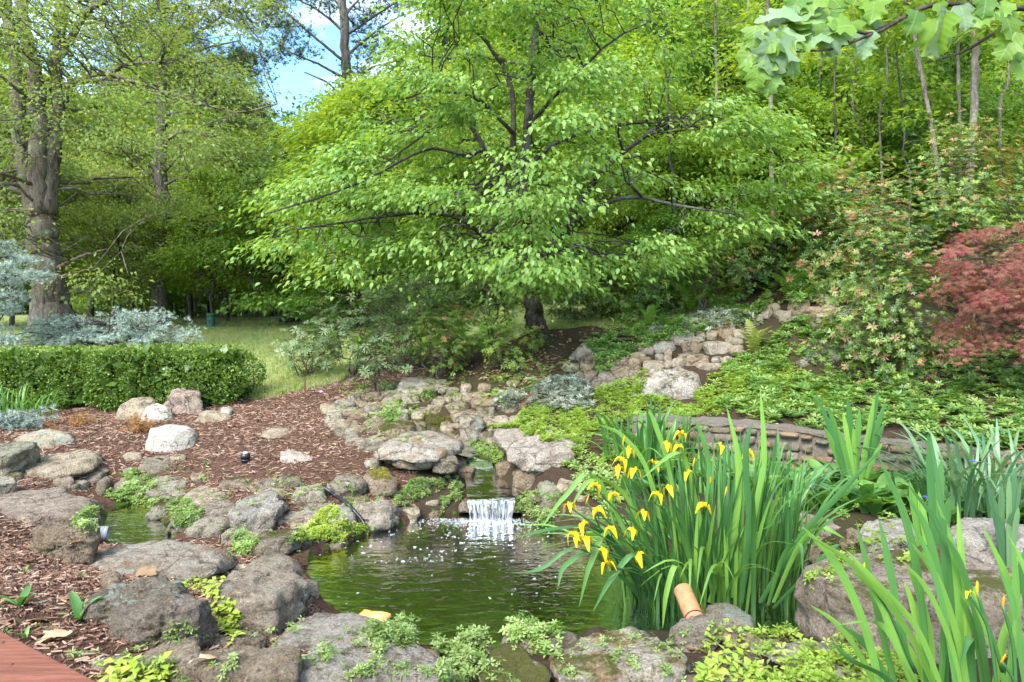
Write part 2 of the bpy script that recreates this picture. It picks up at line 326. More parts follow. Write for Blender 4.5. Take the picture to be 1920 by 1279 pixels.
def bark_mat(name, dark, light, scale=9, moss=0.0, stretch=.16):
    m = MT(name); v = m.coord('Object', (1, 1, stretch), rnd=True); n1 = m.noise(v, scale, 8, .7, dist=.8); n2 = m.noise(m.coord('Object', rnd=True), 26, 6, .7); big = m.noise(m.coord('Object', rnd=True), 1.6, 4)
    col = m.mix(m.ramp(n1, [(.36, 0.), (.62, 1.)]), dark, light); col = m.mix(m.ramp(n2, [(.3, .6), (.6, 0.)]), col, tuple(c*.5 for c in dark)); col = m.mix(m.ramp(big, [(.5, 0.), (.75, .5)]), col, (.24, .26, .22))
    if moss: col = m.mix(m.ramp(m.noise(m.coord('Object', rnd=True), 4, 6, .7), [(.62-moss*.2, 0.), (.7, .8)]), col, (.09, .10, .03))
    nn = m.bump(n1, 1.0, .05); nn = m.bump(n2, .5, .01, nn); return m.done(m.bsdf(col, .92, nn, .15))
def plain(name, col, rough=.6, spec=.4, metal=0, var=.25, scale=25, bump=.15):
    m = MT(name); v = m.coord('Object'); n = m.noise(v, scale, 6, .65); c = m.mix(m.ramp(n, [(.3, 0.), (.7, 1.)]), tuple(x*(1-var) for x in col), tuple(min(1, x*(1+var)) for x in col))
    return m.done(m.bsdf(c, rough, m.bump(n, bump, .01), spec, metal))
def ground_mat(name, stops, scale=6, bump=.6, second=None):
    m = MT(name); v = m.coord('Object'); n1 = m.noise(v, scale, 8, .72, dist=.4); n2 = m.noise(v, .55, 5, .6); n3 = m.noise(v, 45, 5, .75)
    col = m.ramp(m.math('ADD', m.math('MULTIPLY', n1, .6), m.math('MULTIPLY', n3, .4)), stops)
    if second: col = m.mix(m.ramp(n2, [(.42, 0.), (.62, .85)]), col, second)
    nn = m.bump(n1, bump, .05); nn = m.bump(n3, bump, .02, nn); return m.done(m.bsdf(col, .95, nn, .12))
M = {}
M['mulch'] = ground_mat('bark_mulch', [(.25, (.030, .016, .010)), (.5, (.115, .062, .040)), (.75, (.25, .16, .11))], 22, .9)
M['chip'] = (lambda m: m.done(m.bsdf(m.mix(m.noise(m.coord('Object'), 60, 4), m.ramp(m.attr('rnd'), [(.0, (.035, .018, .012)), (.35, (.10, .052, .034)), (.7, (.20, .115, .078)), (1, (.34, .235, .17))]), (.05, .03, .02), 'MIX') if False else m.ramp(m.attr('rnd'), [(.0, (.055, .028, .018)), (.35, (.15, .080, .052)), (.7, (.26, .155, .105)), (1, (.42, .30, .22))]), .9, None, .15)))(MT('bark_chip'))
M['soil'] = ground_mat('garden_soil', [(.25, (.018, .012, .009)), (.55, (.07, .045, .030)), (.8, (.16, .11, .075))], 14, .8, (.055, .05, .022))
M['lawn'] = ground_mat('lawn_turf', [(.2, (.12, .17, .04)), (.5, (.21, .27, .085)), (.8, (.31, .32, .14))], 9, .6, (.25, .24, .11))
M['wood_floor'] = ground_mat('woodland_litter', [(.25, (.06, .06, .022)), (.5, (.13, .13, .05)), (.8, (.25, .20, .11))], 3, .8, (.10, .17, .035))
M['pond_bed'] = (lambda m: m.done(m.bsdf(m.mix(m.ramp(m.noise(m.coord('Object'), 9, 6, .7), [(.6, 0.), (.72, .8)]), m.mix(m.ramp(m.noise(m.coord('Object'), 1.6, 5, .6), [(.38, 0.), (.62, 1.)]), (.008, .022, .004), (.060, .13, .014)), (.20, .11, .015)), .9, None, .1)))(MT('pond_algae'))
GR = lambda *c: [tuple(x) for x in c]
M['dogwood'] = leaf_mat('dogwood_leaf', GR((.13,.25,.04),(.19,.32,.06),(.28,.41,.11),(.08,.18,.03),(.23,.35,.075)), 0.42, .42, .45)
M['fresh'] = leaf_mat('fresh_leaf', GR((.13,.22,.025),(.19,.30,.04),(.25,.37,.06)), 0.5, .5, .3)
M['lime'] = leaf_mat('lime_leaf', GR((.23,.33,.03),(.30,.42,.05),(.18,.29,.03)), 0.52, .5, .3)
M['deep'] = leaf_mat('deep_leaf', GR((.075,.155,.02),(.11,.22,.034),(.16,.28,.05)), 0.45, .48, .35)
M['oakleaf'] = leaf_mat('oak_leaf', GR((.16,.24,.055),(.22,.31,.08),(.28,.36,.11)), 0.48, .5, .3)
M['grey_leaf'] = leaf_mat('soft_leaf', GR((.19,.25,.08),(.24,.31,.11),(.29,.35,.14)), 0.45, .55, .25)
M['pine'] = leaf_mat('pine_needle', GR((.045,.075,.025),(.075,.105,.04),(.10,.125,.05)), .2, .6, .2)
M['blue'] = leaf_mat('blue_needle', GR((.25,.33,.28),(.36,.44,.38),(.45,.52,.46)), .12, .6, .25)
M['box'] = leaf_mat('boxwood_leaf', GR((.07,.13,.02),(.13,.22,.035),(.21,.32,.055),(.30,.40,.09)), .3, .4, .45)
M['pieris'] = leaf_mat('pieris_leaf', GR((.045,.10,.02),(.085,.16,.028),(.13,.22,.04),(.19,.27,.055)), .28, .35, .5)
M['pieris_light'] = leaf_mat('pieris_young_leaf', GR((.14,.23,.035),(.21,.31,.055),(.28,.36,.085)), .33, .38, .45)
M['newgrowth'] = leaf_mat('coppery_new_leaf', GR((.30,.10,.05),(.40,.20,.10),(.36,.28,.10),(.45,.26,.17)), .33, .4, .4)
M['rhodo'] = leaf_mat('rhododendron_leaf', GR((.08,.14,.045),(.13,.21,.07),(.19,.27,.11),(.24,.30,.15)), .25, .4, .45)
M['maple_red'] = leaf_mat('red_maple_leaf', GR((.25,.055,.05),(.36,.10,.085),(.29,.17,.09),(.18,.065,.05),(.40,.14,.12)), .38, .5, .3, tint=1.0)
M['sedum'] = leaf_mat('sedum_leaf', GR((.20,.33,.04),(.29,.42,.06),(.36,.47,.10)), .35, .5, .3)
M['sedum_pale'] = leaf_mat('stonecrop_leaf', GR((.15,.25,.055),(.24,.35,.09),(.34,.43,.16)), .3, .5, .3)
M['jenny'] = leaf_mat('yellow_creeper_leaf', GR((.26,.36,.04),(.36,.44,.06),(.42,.46,.10),(.24,.36,.06)), .35, .5, .3)
M['pachy'] = leaf_mat('pachysandra_leaf', GR((.08,.18,.04),(.14,.27,.055),(.21,.34,.075),(.29,.41,.11)), .3, .38, .5)
M['silver'] = leaf_mat('silver_leaf', GR((.20,.24,.17),(.33,.36,.28),(.45,.47,.40)), .2, .55, .25)
M['fern'] = leaf_mat('fern_frond', GR((.11,.23,.035),(.16,.30,.05),(.21,.36,.07)), .4, .5, .3)
M['fern_gold'] = leaf_mat('yellow_fern_frond', GR((.22,.27,.06),(.29,.33,.08),(.33,.35,.10)), .35, .5, .3)
M['iris'] = leaf_mat('iris_blade', GR((.05,.15,.05),(.08,.21,.06),(.12,.27,.06),(.16,.32,.07)), .32, .38, .5, stripes=5)
M['iris_blue'] = leaf_mat('blue_green_blade', GR((.07,.17,.09),(.10,.21,.12),(.14,.25,.13)), .28, .4, .5, stripes=5)
M['lily'] = leaf_mat('lily_of_the_valley_leaf', GR((.06,.16,.04),(.09,.21,.055),(.13,.27,.07)), .35, .38, .5, stripes=5)
M['dayl'] = leaf_mat('daylily_blade', GR((.08,.19,.03),(.13,.27,.05),(.18,.33,.08)), .35, .42, .4)
M['grass'] = leaf_mat('grass_blade', GR((.16,.24,.05),(.23,.31,.09),(.30,.34,.12),(.33,.32,.15)), .3, .6, .2)
M['tulip'] = leaf_mat('lobed_leaf', GR((.15,.27,.035),(.22,.35,.05),(.13,.25,.05)), .42, .45, .35, vein=True)
M['tulip_pale'] = leaf_mat('lobed_leaf_pale', GR((.18,.28,.13),(.25,.34,.19),(.17,.27,.11)), .3, .45, .35, vein=True)
M['yellow'] = leaf_mat('iris_petal', GR((.72,.46,.008),(.80,.55,.01),(.86,.64,.02)), .35, .5, .25, tint=.85)
M['violet'] = leaf_mat('violet_petal', GR((.10,.06,.42),(.16,.10,.55)), .3, .5, .25, tint=.9)
M['pinkfl'] = leaf_mat('pink_petal', GR((.55,.22,.45),(.65,.33,.55),(.7,.5,.65)), .3, .5, .25, tint=.9)
M['dead'] = leaf_mat('dead_leaf', GR((.20,.11,.05),(.34,.22,.12),(.45,.33,.2)), .2, .7, .15)
M['rustplant'] = leaf_mat('dead_juniper', GR((.26,.12,.04),(.38,.19,.07),(.45,.27,.12)), .2, .7, .15)
M['wet_moss'] = leaf_mat('moss_cushion', GR((.13,.14,.02),(.24,.22,.035),(.32,.26,.05)), .2, .7, .15)
M['bark_oak'] = bark_mat('oak_bark', (.055, .042, .035), (.27, .215, .18), 7)
M['bark_dog'] = bark_mat('dogwood_bark', (.022, .018, .016), (.12, .10, .085), 16, .3, .4)
M['bark_pine'] = bark_mat('pine_bark', (.045, .035, .030), (.21, .175, .155), 9)
M['bark_pale'] = bark_mat('pale_bark', (.12, .095, .075), (.36, .30, .25), 12, 0, .3)
M['bark_dark'] = bark_mat('dark_bark', (.03, .026, .022), (.13, .115, .10), 9)
M['stem'] = bark_mat('shrub_stem', (.05, .035, .025), (.19, .14, .105), 20)
def water_mat():
    m = MT('pond_water'); v = m.coord('Object'); n1 = m.noise(m.coord('Object', (1, 1.8, 1)), 5, 3, .5); n2 = m.noise(v, 22, 3, .55)
    nn = m.bump(n1, .22, .05); nn = m.bump(n2, .12, .012, nn)
    f = m.n('Fresnel'); f.inputs['IOR'].default_value = 1.33; m.t.links.new(nn, f.inputs['Normal'])
    g = m.n('BsdfGlossy'); g.inputs['Roughness'].default_value = .03; m.t.links.new(nn, g.inputs['Normal'])
    t = m.n('BsdfTransparent'); t.inputs['Color'].default_value = (.40, .50, .22, 1)
    x = m.n('MixShader'); m.t.links.new(m.math('MULTIPLY', f.outputs[0], 1.5, True), x.inputs['Fac']); m.t.links.new(t.outputs[0], x.inputs[1]); m.t.links.new(g.outputs[0], x.inputs[2]); return m.done(x.outputs[0])
M['water'] = water_mat()
def fall_mat():
    m = MT('falling_water'); n = m.noise(m.coord('Object', (1, 1, .05)), 38, 4, .6); n2 = m.noise(m.coord('Object', (1, 1, .12)), 120, 3, .6)
    k = m.ramp(m.math('ADD', m.math('MULTIPLY', n, .65), m.math('MULTIPLY', n2, .35)), [(.45, 0.02), (.66, .85)])
    p = m.bsdf((.80, .84, .90), .25, m.bump(n, .6, .02), .6); t = m.n('BsdfTransparent'); t.inputs['Color'].default_value = (.85, .9, .85, 1); g = m.n('BsdfGlossy'); g.inputs['Roughness'].default_value = .12
    y = m.n('MixShader'); y.inputs['Fac'].default_value = .18; m.t.links.new(t.outputs[0], y.inputs[1]); m.t.links.new(g.outputs[0], y.inputs[2])
    x = m.n('MixShader'); m.t.links.new(k, x.inputs['Fac']); m.t.links.new(y.outputs[0], x.inputs[1]); m.t.links.new(p, x.inputs[2]); return m.done(x.outputs[0])
M['fall'] = fall_mat()
def foam_mat():
    m = MT('foam'); p = m.bsdf((.82, .86, .88), .2, None, .6); t = m.n('BsdfTransparent'); x = m.n('MixShader'); x.inputs['Fac'].default_value = .42
    m.t.links.new(t.outputs[0], x.inputs[1]); m.t.links.new(p, x.inputs[2]); return m.done(x.outputs[0])
M['foam'] = foam_mat()
M['terracotta'] = plain('terracotta', (.42, .19, .09), .65, .3)
M['pvc'] = plain('grey_pvc', (.26, .27, .27), .45, .4)
M['black'] = plain('black_plastic', (.015, .016, .018), .4, .5)
M['white'] = plain('white_plastic', (.7, .7, .68), .4, .4)
M['green_post'] = plain('green_post_paint', (.02, .10, .065), .45, .4)
M['rusty'] = plain('rusty_iron', (.12, .045, .025), .8, .3)
M['koi'] = plain('koi_skin', (.75, .38, .10), .35, .5, 0, .35, 9)
M['mortar'] = ground_mat('mortar', [(.2, (.09, .075, .06)), (.5, (.20, .165, .135)), (.8, (.33, .285, .235))], 30, .7)
def wood_mat():
    m = MT('stained_wood'); v = m.coord('Object', (1.2, 14, 14)); n = m.noise(v, 3.2, 7, .65, dist=.7); n2 = m.noise(m.coord('Object', (3, 60, 60)), 5, 4)
    col = m.mix(m.ramp(n, [(.35, 0.), (.65, 1.)]), (.13, .042, .022), (.25, .09, .05)); col = m.mix(m.ramp(n2, [(.36, .6), (.46, 0.)]), col, (.12, .035, .02)); return m.done(m.bsdf(col, .6, m.bump(n2, .4, .004), .3))
M['wood'] = wood_mat()
# ---------------------------------------------------------------- terrain meshes by zone
def graded(lo, hi, c0, c1, step, grow=1.09):
    a = list(np.arange(c0, c1, step)); s = step; x = c1
    while x < hi: a.append(x); s = min(s*grow, 14); x += s
    a.append(hi); s = step; x = c0-step; b = []
    while x > lo: b.append(x); s = min(s*grow, 14); x -= s
    b.append(lo); return np.array(b[::-1]+a)
gx = graded(-320, 320, -7.5, 7.5, .075); gy = graded(-60, 420, 2.6, 13.5, .07)
GX, GY = np.meshgrid(gx, gy); gv = np.stack([GX.ravel(), GY.ravel(), H(GX.ravel(), GY.ravel())], 1)
nx, ny = len(gx), len(gy); ii, jj = np.meshgrid(np.arange(nx-1), np.arange(ny-1)); q0 = (jj*nx+ii).ravel()
quads = np.stack([q0, q0+1, q0+nx+1, q0+nx], 1); qc = gv[quads].mean(1)
LAWN = [(-200,12.6),(-9,12.7),(-4.6,12.7),(-3.5,13.2),(-3.1,15),(-2.9,18.5),(-5.5,21),(-7.6,24),(-10.5,30),(-11,34.5),(-13,37),(-40,38),(-200,60)]
GRASSY = [(.4,13.4),(3.4,12.6),(4.6,14),(4,17),(1,19.5),(-1,17)]
MULCH = [(-30,1),(-.9,3.0),(-.7,5.0),(-1.2,7.2),(-1.05,7.9),(-1.7,8.6),(-2.3,10),(-1.4,11.3),(-1.2,12.5),(-2.2,14),(-3.4,13.1),(-4.5,12.8),(-30,12.8)]
def zone_of(x, y):
    w = .14*fbm(np.stack([x*1.3, y*1.3, 0*x], 1), 21, 3); z = np.full(x.shape, 4)
    z[(y < 16) & (x > -12) & (y > -30)] = 3
    z[sdpoly(x, y, GRASSY) < w*2] = 2; z[sdpoly(x, y, LAWN) < w] = 2; z[sdpoly(x, y, MULCH) < w] = 1
    z[(sdpoly(x, y, POND) < -.03) | (sdpoly(x, y, POOL) < -.03) | (sdline(x, y, STREAM)[0] < .2)] = 0
    z[(z == 4) & (y < 11) & (y > -40) & (np.abs(x) < 40)] = 3
    return z
zn = zone_of(qc[:, 0], qc[:, 1])
for k, (nm, mt) in enumerate((('pond_bed', 'pond_bed'), ('mulch_bed', 'mulch'), ('lawn', 'lawn'), ('garden_soil', 'soil'), ('woodland_floor', 'wood_floor'))):
    f = quads[zn == k]; u, inv = np.unique(f, return_inverse=True)
    mk(nm, mesh_np(nm, gv[u], inv.reshape(-1, 4)), M[mt], kind='structure')
def water_sheet(name, poly, z, grow=.14):
    p = np.array(poly); c = p.mean(0); n = len(p); d = norm(p-c); p = spline(np.vstack([p, p[:1]]), n*4)[:-1]; p = p+norm(p-c)*grow
    V = np.column_stack([p, np.full(len(p), z)]); k = len(p)
    return mk(name, mesh_np(name, V, np.arange(k)[None, :], False), M['water'], kind='structure')
water_sheet('pond_water', POND, 0.0); water_sheet('pool_water', POOL, .03, .08)
# stream: a ribbon that ends at the lip
st = spline(STREAM, 60); tg = norm(np.gradient(st[:, :2], axis=0)); sd_ = np.stack([-tg[:, 1], tg[:, 0]], 1); u = np.linspace(-1, 1, 9)
wd_ = np.interp(np.arange(60), [0, 8, 20, 45, 59], [.30, .26, .17, .16, .14])
V = np.concatenate([np.column_stack([st[:, None, :2]+sd_[:, None]*(u[None, :, None]*wd_[:, None, None]), ]).reshape(-1, 2), np.repeat(st[:, 2]+.012, 9)[:, None]], 1)
V[:, 2] += .012*vnoise(V*9, 4); i = np.arange(59)[:, None]*9; j = np.arange(8)[None]
mk('stream_water', mesh_np('stream_water', V, np.stack([i+j, i+j+1, i+j+10, i+j+9], -1).reshape(-1, 4)), M['water'], kind='structure')

# ---------------------------------------------------------------- rocks
_ico = {}
def ico(n):
    if n not in _ico:
        import bmesh
        b = bmesh.new(); bmesh.ops.create_icosphere(b, subdivisions=n, radius=1); b.verts.ensure_lookup_table()
        _ico[n] = (np.array([v.co[:] for v in b.verts]), np.array([[v.index for v in f.verts] for f in b.faces])); b.free()
    return _ico[n]
GREY, WARM, PINK, BRWN, PALE, DARK, GRN = (.37,.34,.28), (.40,.345,.265), (.38,.32,.27), (.31,.25,.185), (.50,.49,.46), (.26,.23,.185), (.31,.31,.24)
ROCKS = []; BOX = []
def rock(shape, s=.45, label=None, col=GREY, moss=0., lichen=.2, rust=.1, depth=None, k=40, rough=1.0, seed=None, name='rock', group=None, raise_=0.0, cat='rock'):
    seed = (len(ROCKS)*7919+13) if seed is None else seed; r = np.random.default_rng(seed)
    if len(shape) == 4 and not hasattr(shape[0], '__len__'):
        x0, y0, x1, y1 = shape; a = np.linspace(0, 2*np.pi, 10, endpoint=False)+r.uniform(0, .5); e = r.uniform(.62, .95)
        cs, sn = np.cos(a), np.sin(a); q = 1+r.uniform(-.1, .1, 10)
        pts = np.stack([(x0+x1)/2+(x1-x0)/2*np.sign(cs)*np.abs(cs)**e*q, (y0+y1)/2+(y1-y0)/2*np.sign(sn)*np.abs(sn)**e*q], 1)
    else: pts = np.array(shape, float)
    x0, y0 = pts.min(0); x1, y1 = pts.max(0); hp = y1-y0; cx, cyp = (x0+x1)/2, (y0+y1)/2
    dF = depth if depth else hit(cx, y1-.06*hp)[1]
    low = pts[:, 1] > y1-.3*hp; pts[low, 1] += .12*hp; BOX.append((x0, y0, x1, y1))
    W = (x1-x0)*dF/F; Vv = hp*dF/F; tan = max((cyp-CY)/F, .06)
    D = float(np.clip(s*Vv/tan, .45*W, 1.25*W)); h = max(Vv-D*tan, .3*Vv); dc = dF+D*.5; sc_ = dc/F
    ctr = np.array([(cx-CX)*sc_, dc, CAMZ-(cyp-CY)*sc_+raise_])
    poly = np.stack([(pts[:, 0]-cx)*sc_, -(pts[:, 1]-cyp)*sc_], 1)
    n = 5 if W*F/dF > 105 else (4 if W*F/dF > 34 else 3); d, fc = ico(n); w = r.normal(size=3)*3
    dd = norm(d+.10*np.stack([vnoise(d*2.2+w+q, seed+q) for q in (0, 5, 9)], 1))
    tx = ctr[0]/dc; a = dd[:, 0]-dd[:, 1]*tx; b = dd[:, 2]+dd[:, 1]*tan; th = np.arctan2(b, a)
    # radius of the outline in each direction
    pa = np.vstack([poly, poly[:1]]); R = np.full(len(th), 1e9); ct, stt = np.cos(th), np.sin(th)
    for i in range(len(poly)):
        p, e = pa[i], pa[i+1]-pa[i]; den = ct*e[1]-stt*e[0]; den = np.where(np.abs(den) < 1e-9, 1e-9, den)
        t = (p[0]*e[1]-p[1]*e[0])/den; uu = (p[0]*stt-p[1]*ct)/den; ok = (t > 0) & (uu >= -1e-6) & (uu <= 1+1e-6); R = np.where(ok, np.minimum(R, t), R)
    R = np.where(R > 1e8, min(W, Vv)*.5, R)
    rs = [R/np.maximum(np.hypot(a, b), 1e-4)]
    def plane(nv, off):
        nv = np.asarray(nv, float); nv /= np.linalg.norm(nv); c = dd @ nv; rs.append(np.where(c > 1e-3, off/np.maximum(c, 1e-3), 1e6))
    j = lambda q: r.uniform(-q, q)
    plane((j(.13), j(.10)-.05, 1), h*.5); plane((j(.3), -1, .28+j(.15)), D*.5); plane((j(.3), 1, .1), D*.52); plane((0, 0, -1), h*.5+.35*h)
    for q in range(13):
        nv = norm(np.array([j(1), j(.8)-.35, r.uniform(-.1, .9)])); plane(nv, (.5*W*abs(nv[0])+.5*D*abs(nv[1])+.5*h*abs(nv[2]))*r.uniform(.66, .98))
    rr = sum(np.minimum(x, 1e5)**-float(k) for x in rs)**(-1./k)
    v = dd*rr[:, None]; S = (W*h*D)**(1/3); amp = S*.05*rough
    nn = fbm(v/S*2.1+w, seed, 3)*amp*1.2+np.abs(fbm(v/S*5+w, seed+3, 4, .6))*-amp*.9
    if n >= 4: nn += fbm(v/S*16+w, seed+7, 3, .6)*amp*.28
    tv = norm(np.array([r.normal()*.35, r.normal()*.35, 1.])); ly = (v @ tv)/S*4.2+.9*vnoise(v/S*1.7+w, seed+21); saw = ly-np.floor(ly); nn += amp*.75*(saw-.5)*np.clip((1-saw)*6, 0, 1)
    nn -= amp*1.5*(1-np.abs(vnoise(v/S*1.9+w*2, seed+31)))**9
    nn += amp*.55*fbm(v/S*np.array([1.3, 1.3, 6.5])+w, seed+11, 3)
    v = v+norm(v)*nn[:, None]
    for _ in range(2):      # bring the finished stone to the width and height it should show
        w_ = v+ctr; qx = CX+F*w_[:, 0]/w_[:, 1]; qy = CY-F*(w_[:, 2]-CAMZ)/w_[:, 1]
        kx = np.clip((x1-x0)/(qx.max()-qx.min())*1.04, .8, 1.8); ky = np.clip((y1-y0+.12*hp)/(qy.max()-qy.min()), .75, 1.8)
        v = v*np.array([kx, (kx*ky)**.5, ky]); ctr = ctr+np.array([((x0+x1)/2-(qx.max()+qx.min())/2)*sc_, 0, -((y0+y1)/2+.05*hp-(qy.max()+qy.min())/2)*sc_])
    o = mk(name, mesh_np(name, v, fc), ROCK, loc=ctr, label=label, cat=cat, group=group)
    o.color = tuple(np.array(col)*r.uniform(.9, 1.1))+(1,); o['moss'] = float(moss); o['lichen'] = float(lichen); o['rust'] = float(rust); ROCKS.append(o); return o
# ---- left of the pond
rock([(28,825),(50,808),(90,804),(125,812),(138,830),(110,846),(40,846)], .6, 'flat-topped boulder with round pale lichen patches, farthest in the left pile', WARM, lichen=.9)
rock([(0,832),(40,828),(72,835),(75,870),(60,898),(25,902),(-40,893),(-45,850)], .35, 'greenish grey block at the left edge under a leaning slab', GRN, lichen=.6)
rock([(45,868),(70,850),(110,842),(160,842),(188,850),(192,866),(165,888),(110,902),(75,912),(55,905)], .5, 'broad grey slab tilted over the left block with a shadowed underside', WARM, moss=.1)
rock([(-30,905),(0,892),(25,892),(32,925),(0,940),(-30,940)], .5, 'small rounded grey rock at the left edge below the leaning slab', GREY)
rock([(-60,940),(-10,925),(60,912),(115,910),(122,930),(180,945),(188,975),(140,992),(60,990),(-60,1000)], .72, 'large low pinkish ledge rock beside the small pool', PINK, moss=.15)
rock([(33,985),(50,957),(90,952),(125,958),(144,978),(100,992)], .4, 'rough hump of rock on the front of the pinkish ledge', PINK)
rock([(113,912),(125,898),(155,897),(168,908),(165,924),(120,926)], .7, 'flat pale stone between the leaning slab and the ledge', GREY)
rock([(122,948),(150,938),(180,942),(186,958),(165,970),(130,970)], .6, 'reddish brown rock at the left bank of the small pool', PINK, moss=.3)
rock([(154,893),(165,880),(195,875),(205,885),(195,904),(170,908)], .5, 'dark squat rock just right of the leaning slab', DARK)
rock([(178,920),(185,902),(200,893),(210,903),(202,924),(185,932)], .3, 'small upright dark stone at the head of the small pool', DARK)
rock([(195,936),(215,912),(245,893),(275,888),(272,915),(235,936)], .7, 'slanting slab sliding into the head of the small pool', GREY, moss=.2)
rock([(258,884),(268,862),(300,854),(335,858),(338,870),(310,884),(275,890)], .45, 'dark low rock at the mulch edge behind the small pool', DARK)
rock([(275,918),(290,895),(330,886),(355,884),(376,890),(372,906),(330,922),(300,930)], .6, 'long wedge of grey rock above the small pool with a moss spot', GREY, moss=.2)
rock([(338,947),(345,925),(375,910),(420,916),(430,932),(390,947),(370,958),(345,955)], .65, 'flat tan rock with yellow moss rim at the mulch edge', WARM, moss=.2, rust=.4)
rock([(272,962),(298,935),(330,928),(338,945),(312,966),(285,974)], .4, 'mossy stone at the right bank of the small pool', GRN, moss=.5)
rock([(376,968),(380,945),(410,932),(440,932),(448,960),(420,976),(390,976)], .65, 'flat grey rock left of the big angular boulder', GREY)
rock([(428,965),(445,935),(480,919),(512,921),(541,955),(524,970),(512,998),(470,1003),(432,988)], .45, 'big angular grey boulder perched on the bank between pool and pond', (0.390,0.364,0.338), rough=1.2)
rock([(346,997),(355,975),(385,968),(425,973),(434,990),(412,1010),(375,1015),(355,1008)], .5, 'round pitted grey rock below the flat rock at the small pool', GREY, rough=1.3)
rock([(311,995),(328,965),(350,956),(350,985),(330,1002)], .5, 'narrow leaning stone at the right shore of the small pool', GRN, moss=.4)
rock([(543,938),(560,915),(595,907),(613,918),(610,937),(580,948),(555,948)], .35, 'pointed grey stone at the mulch edge beside the black hose', GREY)
rock([(478,932),(490,913),(525,914),(541,930),(520,942)], .5, 'light tan rock behind the big angular boulder', WARM)
rock([(528,978),(540,950),(575,943),(602,950),(598,972),(560,984)], .7, 'flat grey rock right of the big angular boulder', GREY)
rock([(460,1044),(480,1010),(510,995),(560,990),(574,1005),(560,1032),(500,1050)], .5, 'wet dark mossy rock on the pond shore under the angular boulder', DARK, moss=.5)
rock([(58,1002),(80,988),(150,983),(182,995),(187,1022),(170,1052),(90,1060),(70,1042)], .25, 'brown block with a grey pipe sticking out behind it', BRWN, moss=.1, rough=1.3)
rock([(170,1052),(190,1025),(240,1016),(310,1012),(360,1020),(395,1033),(442,1045),(442,1058),(362,1093),(310,1090),(230,1084),(190,1068)], .72, 'long flat rock spotted with orange lichen in front of the small pool', (0.429,0.390,0.338), rust=.55, lichen=.5)
rock((187,1070,228,1110), .4, 'egg-shaped brown stone in the mulch by the long flat rock', BRWN, k=7, lichen=0)
rock([(152,1168),(175,1130),(220,1095),(290,1080),(340,1088),(367,1125),(352,1163),(250,1190),(200,1195)], .4, 'arched dark boulder crusted with pale lichen on top', DARK, lichen=.85, rough=1.3)
rock([(203,1162),(240,1138),(290,1115),(350,1130),(395,1133),(407,1165),(397,1203),(310,1220),(250,1230),(210,1205)], .4, 'rough dark boulder in front of the lichen-crusted arched boulder', (0.286,0.247,0.215), lichen=.4, rough=1.3)
rock([(393,1112),(430,1065),(480,1043),(530,1038),(556,1060),(572,1110),(577,1152),(542,1183),(500,1198),(450,1203),(425,1172),(405,1137)], .72, 'big pitted brown-grey rock on the left shore of the pond', (.36,.315,.26), lichen=.3, rough=1.3)
rock((562,1088,600,1126), .5, 'small knob of rock jutting into the pond', PINK)
rock([(218,1275),(250,1235),(310,1203),(362,1200),(378,1230),(335,1270),(262,1295)], .6, 'smooth brown-grey slab with creeping plants at its foot near the railing', WARM)
rock([(322,1340),(335,1235),(370,1210),(420,1216),(480,1226),(562,1226),(545,1265),(538,1340)], .3, 'large brown-faced rock at the bottom edge left of centre', (0.351,0.293,0.227), rough=.8)
rock((435,1184,499,1226), .4, 'small dark stone wedged among creeping plants', DARK)
rock([(503,1225),(540,1185),(590,1150),(650,1148),(702,1163),(738,1190),(702,1220),(640,1232),(560,1235)], .78, 'pale flat rock on the near shore beside the yellow fish', (0.429,0.403,0.364), lichen=.4)
rock([(545,1275),(580,1225),(640,1208),(740,1206),(802,1210),(824,1230),(832,1340),(555,1340)], .4, 'broad grey rock at the bottom edge with a dark mossy face', (0.429,0.410,0.377), moss=.15, lichen=.4)
rock([(898,1265),(925,1220),(960,1206),(995,1223),(1032,1265),(1022,1330),(908,1330)], .55, 'wedge of rock coated in green moss at the bottom edge', GRN, moss=.75, lichen=.3)
rock([(940,1198),(960,1178),(985,1172),(1015,1192),(1042,1217),(1000,1228),(960,1216)], .5, 'small grey rock at the near water edge among stonecrop', GREY)
rock((1010,1184,1085,1222), .6, 'dark gritty stone between the mossy wedge and the spotted slab', DARK)
rock([(1034,1238),(1060,1205),(1110,1184),(1180,1176),(1257,1180),(1283,1215),(1290,1330),(1060,1330),(1043,1265)], .62, 'large slab spotted with orange lichen and brown moss at bottom centre', (0.481,0.442,0.377), moss=.45, rust=.8, lichen=.5)
rock([(1256,1182),(1275,1160),(1310,1153),(1337,1163),(1350,1195),(1337,1220),(1290,1228),(1263,1212)], .3, 'cracked dark stone directly under the terracotta pipe', (0.286,0.254,0.221), k=8)
rock([(1313,1168),(1330,1138),(1360,1130),(1397,1143),(1412,1165),(1402,1195),(1340,1196)], .6, 'grey rock with a pale lichen top right of the terracotta pipe', GREY, lichen=.9)
rock([(1308,1265),(1330,1230),(1370,1218),(1420,1230),(1434,1250),(1405,1320),(1315,1320)], .5, 'dark rock under yellow creeping plants at the bottom edge', DARK, moss=.2)
rock([(1423,1220),(1450,1200),(1500,1201),(1600,1213),(1680,1228),(1703,1260),(1600,1275),(1500,1262)], .75, 'long flat slab half covered by yellow creeping plants', (0.416,0.390,0.351), lichen=.5)
rock([(1497,1150),(1515,1110),(1560,1063),(1600,1043),(1680,1023),(1760,1023),(1840,1043),(1900,1068),(2010,1095),(2040,1255),(1750,1255),(1640,1228),(1540,1200),(1503,1172)], .42, 'huge purplish boulder with a mossy top behind the foreground iris', (.37,.315,.27), moss=.42, lichen=.1, rough=1.0, seed=77)
